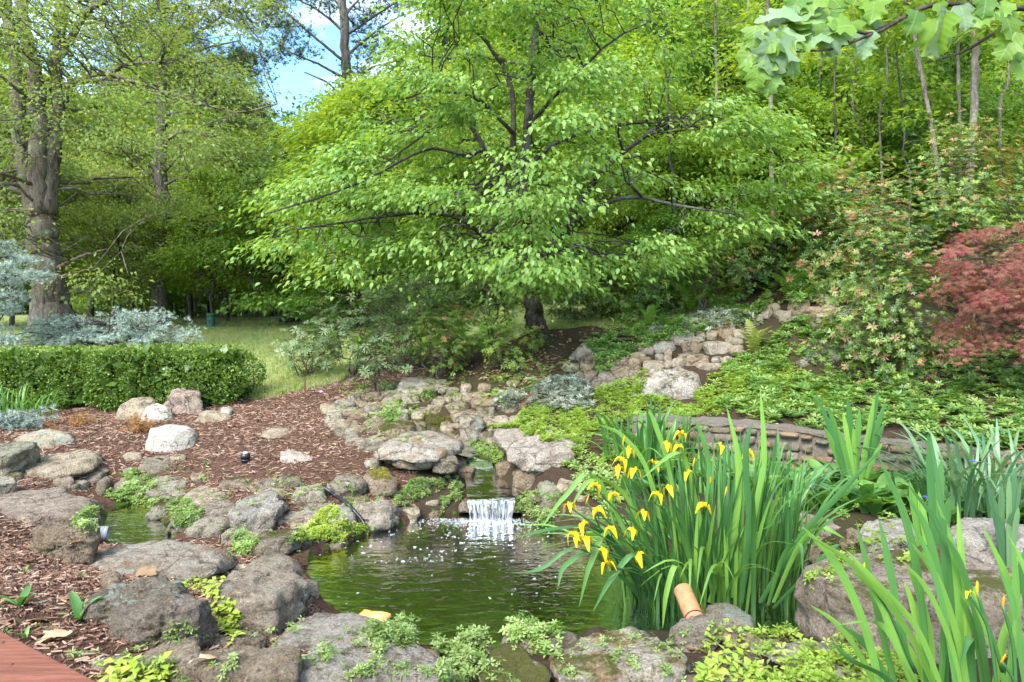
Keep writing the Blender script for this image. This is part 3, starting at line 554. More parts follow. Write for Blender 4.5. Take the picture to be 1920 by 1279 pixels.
rock([(1480,1012),(1500,960),(1545,948),(1600,958),(1624,980),(1612,1008),(1560,1018)], .5, 'rounded brown-grey rock with a speckled moss cap right of the yellow irises', (0.403,0.351,0.312), moss=.3)
rock([(1478,1055),(1490,1015),(1530,1005),(1545,1030),(1530,1062)], .4, 'small brown rock at the right shore beside the iris leaves', BRWN)
rock([(1535,1062),(1560,1035),(1600,1025),(1620,1040),(1590,1068)], .6, 'flat brownish stone between the speckled rock and the huge boulder', BRWN)
rock([(1605,1020),(1620,985),(1655,970),(1700,975),(1730,1005),(1715,1042),(1640,1045)], .5, 'light grey rock behind the huge mossy boulder', (0.494,0.481,0.455))
rock([(1776,1010),(1800,985),(1850,970),(1960,975),(1980,1075),(1860,1075),(1800,1050)], .5, 'pale grey boulder at the right edge behind the huge boulder', (0.520,0.494,0.468))
# ---- round the waterfall
rock([(703,858),(720,835),(760,812),(810,808),(850,823),(867,838),(868,852),(830,861),(760,862)], .62, 'large domed capstone laid flat over smaller stones beside the stream', (0.429,0.390,0.345), rust=.5, depth=7.95, raise_=.03)
for b, s, l, c, dp in (((735,850,812,878),.3,'stone under the left end of the domed capstone',BRWN,8.0),((766,852,808,866),.3,'thin flat stone squeezed under the domed capstone',WARM,7.93),((780,858,812,876),.3,'small block under the middle of the domed capstone',GREY,7.95),((808,850,860,888),.3,'dark stone under the right end of the domed capstone by the stream',DARK,7.93)):
    rock(b, s, l, c, depth=dp)
rock([(735,890),(750,874),(800,870),(828,878),(827,892),(805,908),(760,914),(740,903)], .7, 'flat greyish slab below the domed capstone', (0.403,0.390,0.364))
rock([(612,918),(625,895),(650,887),(680,894),(687,915),(670,936),(630,944)], .45, 'dark pitted rock with a tan top at the mulch edge', DARK, rust=.2, rough=1.4)
rock([(680,903),(695,875),(720,876),(747,905),(742,930),(700,926)], .5, 'brown rock with a golden moss cushion left of the stream', BRWN, moss=.5)
rock([(658,955),(690,928),(715,926),(747,955),(742,980),(700,994),(675,978)], .75, 'sloping brown-grey slab at the far pond shore beside the hose', (0.390,0.345,0.299), rough=1.2)
rock((742,944,788,982), .5, 'rounded tan stone with an orange mossy foot at the far shore', WARM, moss=.3, rust=.4)
rock((778,928,826,950), .6, 'flat brown stone above the stonecrop left of the waterfall', WARM)
rock((796,950,824,978), .4, 'little brown stone at the water left of the waterfall', BRWN, moss=.2)
rock([(600,990),(612,955),(650,945),(668,965),(672,995),(640,1008)], .7, 'pale slab under the end of the black hose', (0.468,0.442,0.403), lichen=.4)
rock((595,1000,655,1034), .6, 'grey stone with stonecrop hanging over the pond at its left corner', GREY, moss=.3)
rock([(928,812),(960,798),(1010,806),(1050,816),(1087,829),(1108,850),(1102,882),(1070,898),(1010,891),(958,866),(933,838)], .5, 'big rugged boulder right of the stream with a moss streak', (0.390,0.351,0.319), moss=.22, rough=1.3)
rock((957,876,1010,924), .35, 'round brown stone right above the waterfall', BRWN, k=7)
rock((930,864,962,894), .4, 'brown stone with a mossy side at the right bank of the stream', BRWN, moss=.3)
rock((856,874,892,904), .45, 'small brown stone at the left bank just above the waterfall', BRWN)
rock((1008,895,1072,940), .4, 'greenish stone right of the waterfall under the big boulder', GRN, moss=.2)
rock((1042,893,1095,925), .4, 'grey-brown stone half hidden by iris leaves below the big boulder', WARM)
rock((1010,925,1075,975), .4, 'dark wet stone at the far shore behind arching iris leaves', DARK, moss=.4)
rock([(893,805),(900,785),(940,776),(987,783),(992,797),(960,808),(915,820)], .6, 'smooth tilted slab with an orange edge above the big rugged boulder', PINK, rust=.4)
rock([(862,812),(868,785),(900,778),(912,800),(905,838),(880,842)], .45, 'grey lichen-mottled rock at the bend of the stream', GREY, lichen=.6)
rock([(738,742),(752,715),(790,706),(835,712),(844,724),(802,738),(760,750)], .5, 'long rounded boulder at the top of the stream rocks by the mulch', (0.442,0.403,0.364))
rock((795,774,846,806), .45, 'stone capped with a golden orange moss cushion in the stream rocks', BRWN, moss=.95)
rock((708,789,778,822), .55, 'flat brown mossy stone left of the stream', BRWN, moss=.55)
rock((786,732,818,755), .45, 'stone with a yellow-green moss cap near the long rounded boulder', WARM, moss=.8)
for b in ((612,765,652,788),(645,752,692,766),(640,764,690,788),(640,786,676,808),(680,784,722,816),(674,813,722,838),(713,744,756,766),(760,735,790,756),(832,735,866,758),(863,718,886,738),(895,718,924,736),(820,725,862,742),(835,755,866,774),(868,735,936,766),(798,755,846,778),(765,766,802,798),(845,765,882,792),(824,790,862,818),(850,815,880,840),(930,782,955,796),(985,700,1031,716),(950,712,976,726),(690,752,714,770),(782,768,800,784),(862,765,912,785),(910,818,935,835),(740,755,765,775),(880,745,905,762)):
    r_ = np.random.default_rng(int(b[0]*3+b[1])); ci = r_.integers(4); mo_ = r_.uniform(0, .45); rock(b, r_.uniform(.35, .6), '%s%s stone %s' % ('mossy ' if mo_ > .3 else '', ['grey','tan','brown','pinkish'][ci], 'at the mulch edge left of the upper stream' if b[0] < 700 else 'among the rocks in front of the long rounded boulder' if b[0] < 800 else 'between the stream bend and the silvery mound' if b[0] < 900 else 'at the foot of the slope beside the silvery mound'), [GREY, WARM, BRWN, PINK][ci], moss=mo_, rust=r_.uniform(0, .3), lichen=r_.uniform(0, .5), group='small stones lining the upper stream')
rock((958,738,1014,768), .45, 'reddish brown stone beside the silver-leaved plant', (0.312,0.182,0.117), moss=.3)
# ---- the ridge of tumbled stones climbing to the right
rock([(1056,680),(1085,650),(1115,637),(1131,644),(1137,662),(1112,676)], .6, 'slanting grey boulder with a mossy edge below the dogwood', (0.390,0.351,0.305), moss=.3, rough=.6)
rock([(1243,640),(1255,615),(1280,599),(1302,625),(1297,650)], .3, 'tall triangular boulder at the top of the tumbled stones', (0.403,0.364,0.325), rough=.7)
rock((1206,633,1267,664), .4, 'oval grey boulder resting on the tumbled stones', (0.416,0.384,0.351), k=7)
rock((1316,638,1378,668), .35, 'wide blocky stone at the right end of the tumbled ridge', (0.416,0.377,0.332))
rock([(1178,750),(1195,715),(1235,691),(1282,689),(1312,704),(1322,725),(1318,752),(1250,764),(1200,760)], .42, 'large rounded boulder with rusty lichen spots in the bright ground cover', (0.468,0.436,0.410), moss=.35, rust=.35, seed=5)
rock([(1490,680),(1510,645),(1545,623),(1572,626),(1590,655),(1572,680),(1530,696)], .45, 'smooth boulder with a bright moss cap beside the coppery shrub', (0.468,0.442,0.403), moss=.75, rough=.6)
for b in ((1120,663,1152,690),(1147,661,1184,688),(1181,659,1211,674),(1244,655,1261,680),(1176,669,1204,701),(1194,667,1222,682),(1206,675,1246,701),(1139,684,1182,715),(1079,694,1122,722),(1054,679,1086,700),(1087,679,1119,697),(1118,689,1141,710),(1134,704,1177,726),(1103,707,1132,726),(1189,695,1227,709),(1243,675,1264,690),(1259,671,1287,692),(1344,606,1382,637),(1323,618,1347,640),(1296,630,1322,650),(1280,662,1330,690),(1318,680,1352,698),(1275,640,1318,665),(1365,645,1395,668),(1352,668,1375,685),(1228,663,1246,680)):
    r_ = np.random.default_rng(int(b[0]*5+b[1])); ci = r_.integers(4); rock(b, r_.uniform(.3, .5), '%s%s fieldstone %s' % ('small ' if b[2]-b[0] < 32 else 'rounded ', ['grey','tan','brown','pinkish'][ci], 'at the low left end of the tumbled ridge' if b[0] < 1115 else 'in the middle of the tumbled ridge' if b[0] < 1200 else 'stacked under the oval boulder in the tumbled ridge' if b[0] < 1275 else 'at the upper right end of the tumbled ridge'), [GREY, WARM, BRWN, PINK][ci], moss=r_.uniform(0, .25), lichen=r_.uniform(.1, .6), group='fieldstones of the tumbled ridge')
for b in ((1412,572,1454,600),(1431,567,1464,590),(1476,559,1520,592),(1391,589,1432,612),(1453,581,1487,600),(1511,547,1536,570),(1530,554,1557,576),(1509,574,1574,602),(1540,558,1572,585),(1640,548,1690,585),(1480,592,1512,608)):
    r_ = np.random.default_rng(int(b[0]*5+b[1])); ci = r_.integers(3); rock(b, r_.uniform(.3, .5), '%s stone %s at the top of the planted slope' % (['grey','tan','brown'][ci], 'left in the heap' if b[0] < 1470 else 'right in the heap' if b[0] < 1600 else 'behind the tall pieris'), [GREY, WARM, BRWN][ci], lichen=r_.uniform(.1, .8), group='stones heaped at the top of the slope')
# ---- in the mulch bed
rock([(214,784),(225,762),(250,746),(285,744),(292,760),(272,780),(230,790)], .4, 'brown two-tone rock at the foot of the hedge left of the white stone', WARM)
rock([(295,772),(325,735),(350,722),(380,726),(380,772),(352,784),(320,784)], .35, 'upright pinkish rock with a dark cleft in front of the hedge', (0.468,0.377,0.338), rough=.9)
rock([(263,784),(275,762),(295,756),(316,767),(327,787),(280,794)], .35, 'white triangular stone in front of the pinkish rock', (0.583,0.572,0.539), rough=.5, lichen=0, rust=0)
rock([(271,848),(285,810),(320,796),(350,799),(369,820),(368,848),(320,854)], .35, 'smooth round white boulder alone in the mulch', (0.605,0.594,0.561), rough=.45, lichen=0, rust=0, k=9)
rock((368,768,432,796), .7, 'flat tan stone buried in the mulch by the hedge corner', WARM)
rock((413,763,439,782), .5, 'small pale stone beside the hedge corner', (0.520,0.494,0.455))
rock((486,802,570,822), .8, 'thin flat stone nearly buried in the middle of the mulch', WARM)
rock((525,838,610,870), .8, 'flat greyish stone sunk in the mulch near the capstone', (0.481,0.429,0.390))
rock((600,755,645,776), .5, 'low stone at the mulch edge left of the upper stream', WARM)

# ---- small stones wedged between the larger ones
r = np.random.default_rng(99)
for reg, nn_, (s0, s1), wh in (([(180,900),(330,880),(620,905),(745,925),(760,985),(640,1020),(560,1040),(460,1050),(400,1010),(330,1000),(190,930)], 28, (28, 60), 'on the bank between the small pool and the pond'),
    ([(150,1200),(400,1180),(600,1160),(740,1190),(920,1215),(1040,1195),(1290,1175),(1430,1195),(1500,1205),(1700,1255),(1700,1290),(200,1290)], 16, (34, 72), 'in the front rim of the pond'),
    ([(600,760),(740,720),(960,740),(1000,790),(930,810),(900,880),(700,870),(640,810)], 58, (20, 46), 'beside the upper stream'),
    ([(1050,695),(1150,655),(1240,630),(1300,600),(1400,598),(1385,690),(1280,705),(1130,735)], 30, (20, 38), 'in the tumbled ridge'),
    ([(960,900),(1100,890),(1180,960),(1040,985),(990,960)], 9, (26, 50), 'below the big rugged boulder'),
    ([(1395,592),(1520,545),(1600,545),(1570,608),(1480,612)], 8, (20, 36), 'in the heap at the top of the slope'),
    ([(0,880),(120,900),(190,880),(250,850),(350,850),(330,900),(200,930),(0,950)], 9, (28, 54), 'in the left rock pile'),
    ([(1480,985),(1620,990),(1780,1000),(1800,1060),(1540,1080),(1480,1060)], 9, (30, 62), 'round the speckled rock at the right shore')):
    rg = np.asarray(reg, float); lo, hi = rg.min(0), rg.max(0); done = 0
    for _ in range(nn_*12):
        x, y = r.uniform(lo, hi)
        if done >= nn_ or sdpoly(np.array([x]), np.array([y]), reg)[0] > 0: continue
        w = r.uniform(s0, s1); h_ = w*r.uniform(.45, .75)
        if any(b[0]+.12*(b[2]-b[0]) < x < b[2]-.12*(b[2]-b[0]) and b[1]-.1*h_ < y < b[3]-.1*(b[3]-b[1]) for b in BOX): continue
        g_ = hit(x, y+h_/2)
        if sdpoly(g_[:1], g_[1:2], POND)[0] < .02 or sdpoly(g_[:1], g_[1:2], POOL)[0] < .02 or sdline(g_[:1], g_[1:2], STREAM)[0][0] < .2: continue
        ci = r.integers(5); mo_ = r.uniform(0, .5)
        rock((x-w/2, y-h_/2, x+w/2, y+h_/2), r.uniform(.35, .65), '%s%s stone wedged %s' % ('mossy ' if mo_ > .35 else '', ['grey','tan','brown','pinkish','dark'][ci], wh), [GREY, WARM, BRWN, PINK, DARK][ci], moss=mo_, lichen=r.uniform(0, .6), rust=r.uniform(0, .3), group='small stones wedged '+wh); done += 1

# ---------------------------------------------------------------- waterfall with its slab
lp = np.array([*lvl(925,936,.2), .2]); Lx = [(868, 936), (968, 938)]
sl = rock([(862,950),(872,934),(968,934),(985,946),(980,962),(866,962)], .6, 'wet flat slab whose edge forms the lip of the waterfall', DARK, moss=.4, depth=float(lp[1])+.03, rough=.5)
nu, nv = 34, 16; u = np.linspace(-1, 1, nu); v = np.linspace(0, 1, nv); U, Vv = np.meshgrid(u, v); x = lp[0]-.02+U*(.25+.015*np.sin(Vv*5))
drop = np.clip((Vv-.25)/.75, 0, 1); y = lp[1]+.10-.17*np.clip(Vv/.25, 0, 1)-.05*drop**.5+.012*np.sin(U*19)+.01*np.sin(U*43+1); z = .205-.008*Vv-.197*drop**1.25
sheet = np.stack([x, y, z], -1).reshape(-1, 3); i = np.arange(nv-1)[:, None]*nu; j = np.arange(nu-1)[None]
mk('waterfall', mesh_np('waterfall', sheet, np.stack([i+j, i+j+1, i+j+nu+1, i+j+nu], -1).reshape(-1, 4)), M['fall'], kind='structure')
# foam bubbles: small domes on the water
r = np.random.default_rng(4); d3, f3 = ico(2); up = d3[:, 2] > -.05; idx = -np.ones(len(d3), int); idx[up] = np.arange(up.sum()); ff = f3[up[f3].all(1)]; DOME = (d3[up], idx[ff])
bp, bs = [], []
for (px, py, n, sx, sy, s0) in ((915,979,800,50,4,.006),(925,988,300,46,10,.005),(940,1008,50,70,16,.008),(860,1006,45,80,18,.009),(770,1025,30,60,26,.010),(900,1050,36,140,40,.007),(880,1110,20,180,55,.006),(1005,995,45,45,14,.009),(820,975,120,30,5,.006),(800,1050,46,40,5,.006)):
    for q in range(n):
        a, b = r.normal(px, sx), r.normal(py, sy)
        if b < 972: b = 972+r.uniform(0, 8)
        p = lvl(a, b, 0)
        if sdpoly(np.array([p[0]]), np.array([p[1]]), POND)[0] > -.02: continue
        bp.append((*p, 0.002)); bs.append(s0*r.uniform(.25, 1.1))
        if r.random() < .25:
            for _ in range(r.integers(2, 6)): bp.append((p[0]+r.normal(0, s0*1.3), p[1]+r.normal(0, s0*1.3), .002)); bs.append(s0*r.uniform(.4, 1.1))
bp, bs = np.array(bp), np.array(bs); mk('foam', scatter('foam', DOME, bp, np.eye(3)[None]*bs[:, None, None]*np.array([1, 1, .5])[None, None, :]), M['foam'], kind='stuff')

# ---------------------------------------------------------------- retaining wall: mortar core, laid stones, cap
wl = spline(np.array([P(*q) for q in WALL]), 120); seg = np.linalg.norm(np.diff(wl[:, :2], axis=0), axis=1); S_ = np.concatenate([[0], np.cumsum(seg)])
def wall_at(s): return np.array([np.interp(s, S_, wl[:, k]) for k in range(3)])
tw = norm(np.gradient(wl[:, :2], axis=0)); nw = np.stack([tw[:, 1], -tw[:, 0]], 1)
if nw[60][1] > 0: nw = -nw
root = thing('retaining_wall', 'low mortared fieldstone retaining wall with a flat cap below the planted slope', 'wall', wl[60]-[0, 0, .5], kind='thing')
ro = np.array(root.location)
def strip(name, off0, off1, z0, z1, mat, amp=.012, seed=1):
    n = len(wl); prof = [(off0, z0), (off0, z1), (off1, z1), (off1, z0)]; V = []
    for o_, zz in prof: V.append(np.column_stack([wl[:, :2]+nw*o_, wl[:, 2]+zz]))
    V = np.stack(V, 1).reshape(-1, 3); V += amp*np.stack([vnoise(V*7, seed+k) for k in range(3)], 1); i = np.arange(n-1)[:, None]*4; j = np.arange(4)[None]
    return mk(name, mesh_np(name, V-ro, np.stack([i+j, i+(j+1) % 4, i+4+(j+1) % 4, i+4+j], -1).reshape(-1, 4), False), mat, parent=root)
strip('core', .0, -.25, -.62, -.032, M['mortar']); strip('cap', .025, -.30, -.042, 0.0, M['mortar'], .03, 7)
def stone_shape(seed):
    r = np.random.default_rng(seed); d, f = ico(2); rr = (np.abs(d)**7).sum(1)**(-1/7); v = d*rr[:, None]*.5; v *= 1+.12*vnoise(d*1.7+seed, seed)[:, None]; v[:, 1] += .1*vnoise(d*3+seed, seed+1); return mesh_np('stone', v, f)
shapes = [stone_shape(s) for s in range(12)]
r = np.random.default_rng(31)
for row, (zb, hh) in enumerate(((-.045, .085), (-.14, .105), (-.255, .11), (-.375, .115), (-.50, .11))):
    s = r.uniform(0, .1)
    while s < S_[-1]-.1:
        w = r.uniform(.06, .24); c = wall_at(s+w/2); k = int(np.clip(np.searchsorted(S_, s+w/2), 0, len(nw)-1)); h_ = hh*r.uniform(.6, 1.08)
        if r.random() < .93:
            o = mk('stone', shapes[r.integers(12)], ROCK, parent=root, loc=np.array([c[0]+nw[k][0]*(-.03), c[1]+nw[k][1]*(-.03), c[2]+zb-hh/2+r.uniform(-.02, .02)])-ro)
            o.rotation_euler = (0, r.uniform(-.06, .06), math.atan2(tw[k][1], tw[k][0])); o.scale = (w*.95, r.uniform(.13, .2), h_); o.color = tuple(np.array([GREY, WARM, PINK, (.50,.36,.26), (.56,.50,.42)][r.integers(5)])*r.uniform(.95, 1.35))+(1,); o['moss'] = 0.0; o['lichen'] = .1; o['rust'] = .15
        s += w+r.uniform(.008, .02)
# ---------------------------------------------------------------- what a ray from the viewpoint meets (terrain and rocks), to stand plants on it
from mathutils.bvhtree import BVHTree
_bv, _bf, _o = [gv], [np.concatenate([quads[:, :3], quads[:, [0, 2, 3]]])], len(gv); TERRAIN_TRIS = len(_bf[0])
for o in ROCKS:
    k = len(o.data.vertices); a = np.empty(k*3, np.float32); o.data.vertices.foreach_get('co', a); m_ = len(o.data.polygons); b = np.empty(m_*3, np.int32); o.data.loops.foreach_get('vertex_index', b)
    _bv.append(a.reshape(-1, 3)+np.array(o.location)); _bf.append(b.reshape(-1, 3)+_o); _o += k
BVH = BVHTree.FromPolygons(np.vstack(_bv).tolist(), np.vstack(_bf).tolist())
EYE = Vector((0, 0, CAMZ))
def surf(px, py):
    h = BVH.ray_cast(EYE, Vector(((px-CX)/F, 1, -(py-CY)/F)).normalized(), 120)
    return (np.array(h[0]), np.array(h[1]), h[2] >= TERRAIN_TRIS) if h[0] is not None else None
def drop(x, y):
    h = BVH.ray_cast(Vector((x, y, 8)), Vector((0, 0, -1)), 20)
    return (np.array(h[0]), np.array(h[1]), h[2] >= TERRAIN_TRIS) if h[0] is not None else None
def in_poly(r, poly, n):
    poly = np.asarray(poly, float); lo, hi = poly.min(0), poly.max(0); out = []
    while len(out) < n:
        q = r.uniform(lo, hi, (n*2, 2)); out += list(q[sdpoly(q[:, 0], q[:, 1], poly) < 0])
    return np.array(out[:n])
_seed = [100]
def rng():
    _seed[0] += 1; return np.random.default_rng(_seed[0])
def cover(name, label, cat, poly, n, T, size, mat, lift=.02, tilt=.6, kind='stuff', clump=0, var=.4, parent=None, ground_only=False):
    r = rng(); px = in_poly(r, poly, n)
    if clump:
        c = in_poly(r, poly, clump); px = c[r.integers(clump, size=n)]+r.normal(size=(n, 2))*np.array([14, 7]); px = px[sdpoly(px[:, 0], px[:, 1], np.asarray(poly, float)) < 10]
    Ps, Ns = [], []
    wob = np.stack([np.full(len(px), 0.), px[:, 0]/45, px[:, 1]/28], 1); sc1 = min(1., np.ptp(np.asarray(poly)[:, 0])/260); px = px+np.stack([34*fbm(wob, 3, 3), 17*fbm(wob, 9, 3)], 1)*sc1; px = px[(fbm(wob*1.6, 31, 3) > -.42+.3*r.random(len(px)))|(n > 3000)]
    for a, b in px:
        h = surf(a, b)
        if h is None or (ground_only and h[2]) or h[0][1] > 60: continue
        if h[0][2] < .015 and (sdpoly(h[0][:1], h[0][1:2], POND)[0] < 0): continue
        Ps.append(h[0]); Ns.append(h[1])
    Ps, Ns = np.array(Ps), np.array(Ns); n = len(Ps); sz = size*r.uniform(1-var, 1+var, n); Ps = Ps+np.array([0, 0, 1])*r.uniform(0, lift, n)[:, None]
    up = norm(Ns*.5+np.array([0, 0, 1])+r.normal(size=(n, 3))*tilt*.5); fwd = randdir(r, n); fwd = fwd-up*(fwd*up).sum(1)[:, None]
    o = mk(name, scatter(name, T, Ps, frames(fwd, up, sz), r.random(n)), mat, parent=parent, kind=kind)
    if label: setp(o, label, cat)
    return o

# ---------------------------------------------------------------- trees
def leaves_on(r, cen, rad, n, size, out_from, flat=.28, droop=.55, spread=.35, var=.3, up_tilt=.35):
    """n leaves in flattened sprays round the centres"""
    k = r.integers(len(cen), size=n); q = r.normal(size=(n, 3))*np.array([1, 1, flat])*.55; R = rad[k]; p = cen[k]+q*R[:, None]; p[:, 2] -= .22*R*(q[:, :2]**2).sum(1)
    d = norm(cen[k]-out_from)*np.array([1, 1, .2]); d = norm(d*.7+norm(q)*.6+r.normal(size=(n, 3))*spread); d[:, 2] -= droop*r.uniform(.5, 1.4, n); d = norm(d)
    up = norm(np.array([0, 0, 1.])+r.normal(size=(n, 3))*up_tilt); return p, frames(d, up, size*r.uniform(1-var, 1+var, n))
def link_twigs(r, nodes, cen, per=1, r0=.022, r1=.005):
    paths = []
    for c in cen:
        w = np.linalg.norm((nodes[:, :3]-c)*np.array([1, 1, 1.4]), axis=1)+np.where(nodes[:, 2] > c[2]+.2, .8, 0); a = nodes[np.argmin(w)]; L = np.linalg.norm(c-a[:3])
        p = jitter_path(r, a[:3], c, 6, .06, .06); paths.append((p, np.linspace(min(a[3]*.6, r0*(.6+.35*L)), r1, 6)))
        for _ in range(per):
            s = p[r.integers(2, 5)]; e = c+r.normal(size=3)*np.array([.3, .3, .1])*max(.6, L*.5); paths.append((jitter_path(r, s, e, 4, .08), np.linspace(r1*1.6, r1*.6, 4)))
    return paths
def limb_nodes(limbs):
    out = []
    for pts, ra in limbs: out.append(np.column_stack([pts, ra]))
    return np.vstack(out)
def hero_tree(name, label, cat, limbs_px, sprays, bark, leafm, T, lsize, nleaf, rad=(.45, .7), sides=10, out_k=.0, flat=.22, droop=.55, twigs=1, twig_r=(.022, .005), bark_rough=.0, base=None, mats2=None, single=0):
    """limbs_px: [( [(px,py,d)...], r0, r1 )...]; sprays: (n,3) world"""
    r = rng(); limbs = []
    for pts, r0, r1 in limbs_px:
        w = np.array([P(*q) for q in pts]); n = max(8, len(w)*6); s = spline(w, n); s[1:-1] += r.normal(size=(n-2, 3))*.12*(r0+r1)*.5; limbs.append((s, np.linspace(r0, r1, n)))
    b = limbs[0][0][0].copy(); root = thing(name, label, cat, b)
    def tube_obj(nm, path, sd):
        V, Fl = tubes([(path[0]-b, path[1])], sd)
        if bark_rough: V = V+norm(V-np.repeat(V.mean(0)[None], len(V), 0))*0+bark_rough*np.stack([fbm(V*np.array([9, 9, 1.3]), 3+q, 3) for q in range(3)], 1)*np.array([1, 1, .2])
        return mk(nm, mesh_np(nm, V, Fl), bark, parent=root)
    t0 = limbs[0]; ra = t0[1].copy(); hgt = t0[0][:, 2]-t0[0][0, 2]; ra = ra*(1+.55*np.exp(-np.maximum(hgt, 0)/(ra[0]*1.6))); s0 = t0[0].copy(); s0[0, 2] -= .25
    tube_obj('trunk', (s0, ra), sides*2)
    for L in limbs[1:]: tube_obj('limb', L, sides)
    cen = np.asarray(sprays); R = r.uniform(rad[0], rad[1], len(cen)); nodes = limb_nodes(limbs)
    tw = link_twigs(r, nodes, cen, twigs, *twig_r); mk('twigs', tube_mesh('twigs', [(p-b, q) for p, q in tw], 5), bark, parent=root, kind='stuff')
    if nleaf:
        ax = np.array([b[0], b[1], 0])[None]*np.array([1, 1, 0])+np.array([0, 0, 1])*(cen[:, 2].mean()-1); p, Mx = leaves_on(r, cen, R, nleaf, lsize, ax, flat, droop); rn = r.random(len(p))
        if single:   # the leaves nearest the viewpoint are parts of their own
            oo = np.argsort(p[:, 1])[:single]; vm = [mesh_np('leaf', T[0], T[1], True, {'rnd': np.full(len(T[0]), v), 'tco': T[0]}) for v in (.1, .35, .6, .85)]
            for q in oo:
                o = mk('leaf', vm[int(rn[q]*4) % 4], leafm, parent=root); m4 = np.eye(4); m4[:3, :3] = Mx[q]; m4[:3, 3] = p[q]-b; o.matrix_local = Matrix(m4.tolist())
            ke = np.ones(len(p), bool); ke[oo] = False; p, Mx, rn = p[ke], Mx[ke], rn[ke]
        for i, lm in enumerate([leafm]+(mats2 or [])):
            s = slice(i, None, 1+len(mats2 or [])); mk('crown', scatter('crown', T, p[s]-b, Mx[s], rn[s]), lm, parent=root, kind='stuff')
    return root
def sprays_in(poly, n, d0, dd, holes=(), r=None, dens=None):
    r = r or rng(); q = in_poly(r, poly, n*2); out = []
    for a, b in q:
        if any(sdpoly(np.array([a]), np.array([b]), h)[0] < 0 for h in holes): continue
        out.append(P(a, b, d0+r.uniform(-dd, dd)))
        if len(out) >= n: break
    return np.array(out)

# the dogwood in the middle
DOG = [(465,455),(490,400),(555,345),(615,300),(655,235),(690,170),(700,110),(730,50),(780,-30),(900,-90),(1060,-90),(1180,-40),(1250,60),(1300,150),(1400,195),(1500,245),(1525,330),(1490,395),(1380,465),(1310,500),(1200,515),(1110,500),(1060,530),(1010,560),(955,530),(900,480),(800,505),(700,515),(580,500),(500,475)]
HOLES = [[(1130,345),(1240,345),(1330,420),(1230,450),(1090,460),(1060,430)],[(835,395),(960,405),(965,470),(880,480),(820,440)],[(850,60),(1000,20),(1000,110),(890,110)],[(900,120),(1040,130),(1010,300),(930,290)],[(1150,180),(1330,190),(1380,330),(1200,330)],[(930,535),(1075,535),(1075,680),(930,680)]]
r = rng(); D0 = hit(1005, 632)[1]
sp = sprays_in(DOG, 190, D0-.3, 2.6, HOLES, r)
wid = np.clip(1-np.abs(sp[:, 0]-.3)/6.5, .2, 1); sp2 = []
for c, w in zip(sp, wid):
    a = CX+F*c[0]/c[1]; b = CY-F*(c[2]-CAMZ)/c[1]; sp2.append(P(a, b, D0-.3+(c[1]-D0+.3)*w*1.25))
sp = np.array(sp2+[P(1010,520,D0-1.0), P(990,530,D0-1.1), P(1020,490,D0-1.2), P(1085,530,D0-1)])
d = D0
hero_tree('dogwood_tree', 'broad multi-stemmed dogwood with layered drooping leaves above the tumbled stones', 'tree',
 [([(1005,636,d),(1003,600,d),(1001,565,d),(990,500,d),(979,440,d)], .165, .135),
  ([(1004,540,d),(1020,505,d-.1),(1040,458,d-.2),(1078,398,d-.3),(1112,345,d-.4),(1150,300,d-.5),(1230,240,d-.7)], .10, .035),
  ([(980,450,d),(972,400,d+.1),(950,355,d+.1),(930,312,d),(908,282,d-.1),(888,243,d-.2),(850,228,d-.3),(800,250,d-.6),(730,300,d-.9)], .095, .014),
  ([(982,450,d),(984,400,d),(983,330,d+.1),(990,230,d+.1),(998,120,d+.1),(1003,60,d+.1),(997,-10,d+.1),(1000,-80,d)], .12, .045),
  ([(975,390,d),(966,340,d+.2),(962,260,d+.2),(957,160,d+.2),(920,90,d+.2),(880,40,d)], .075, .03),
  ([(955,470,d),(935,460,d-.2),(915,450,d-.4),(860,410,d-.8),(790,400,d-1.2),(690,410,d-1.6),(560,430,d-2)], .05, .014),
  ([(908,282,d-.1),(870,290,d-.5),(800,280,d-1),(700,330,d-1.6),(600,370,d-2),(500,400,d-2.2)], .036, .012),
  ([(1060,425,d-.3),(1130,385,d-.6),(1190,370,d-1),(1270,385,d-1.4),(1370,400,d-1.6)], .05, .015),
  ([(988,240,d),(1040,180,d-.4),(1090,130,d-.8),(1150,75,d-1),(1220,40,d-1.2)], .04, .012),
  ([(985,320,d),(1040,270,d+.6),(1130,240,d+1),(1250,230,d+1),(1390,260,d+.6),(1470,300,d+.3)], .05, .015),
  ([(1000,130,d),(930,110,d+.3),(850,110,d+.2),(760,100,d)], .04, .012),
  ([(962,250,d),(900,190,d-.8),(820,170,d-1.5),(740,190,d-2)], .04, .012)],
 sp, M['bark_dog'], M['dogwood'], LEAF8, .098, 42000, (.40, .8), 10, twigs=2, single=240, mats2=None, bark_rough=.014)

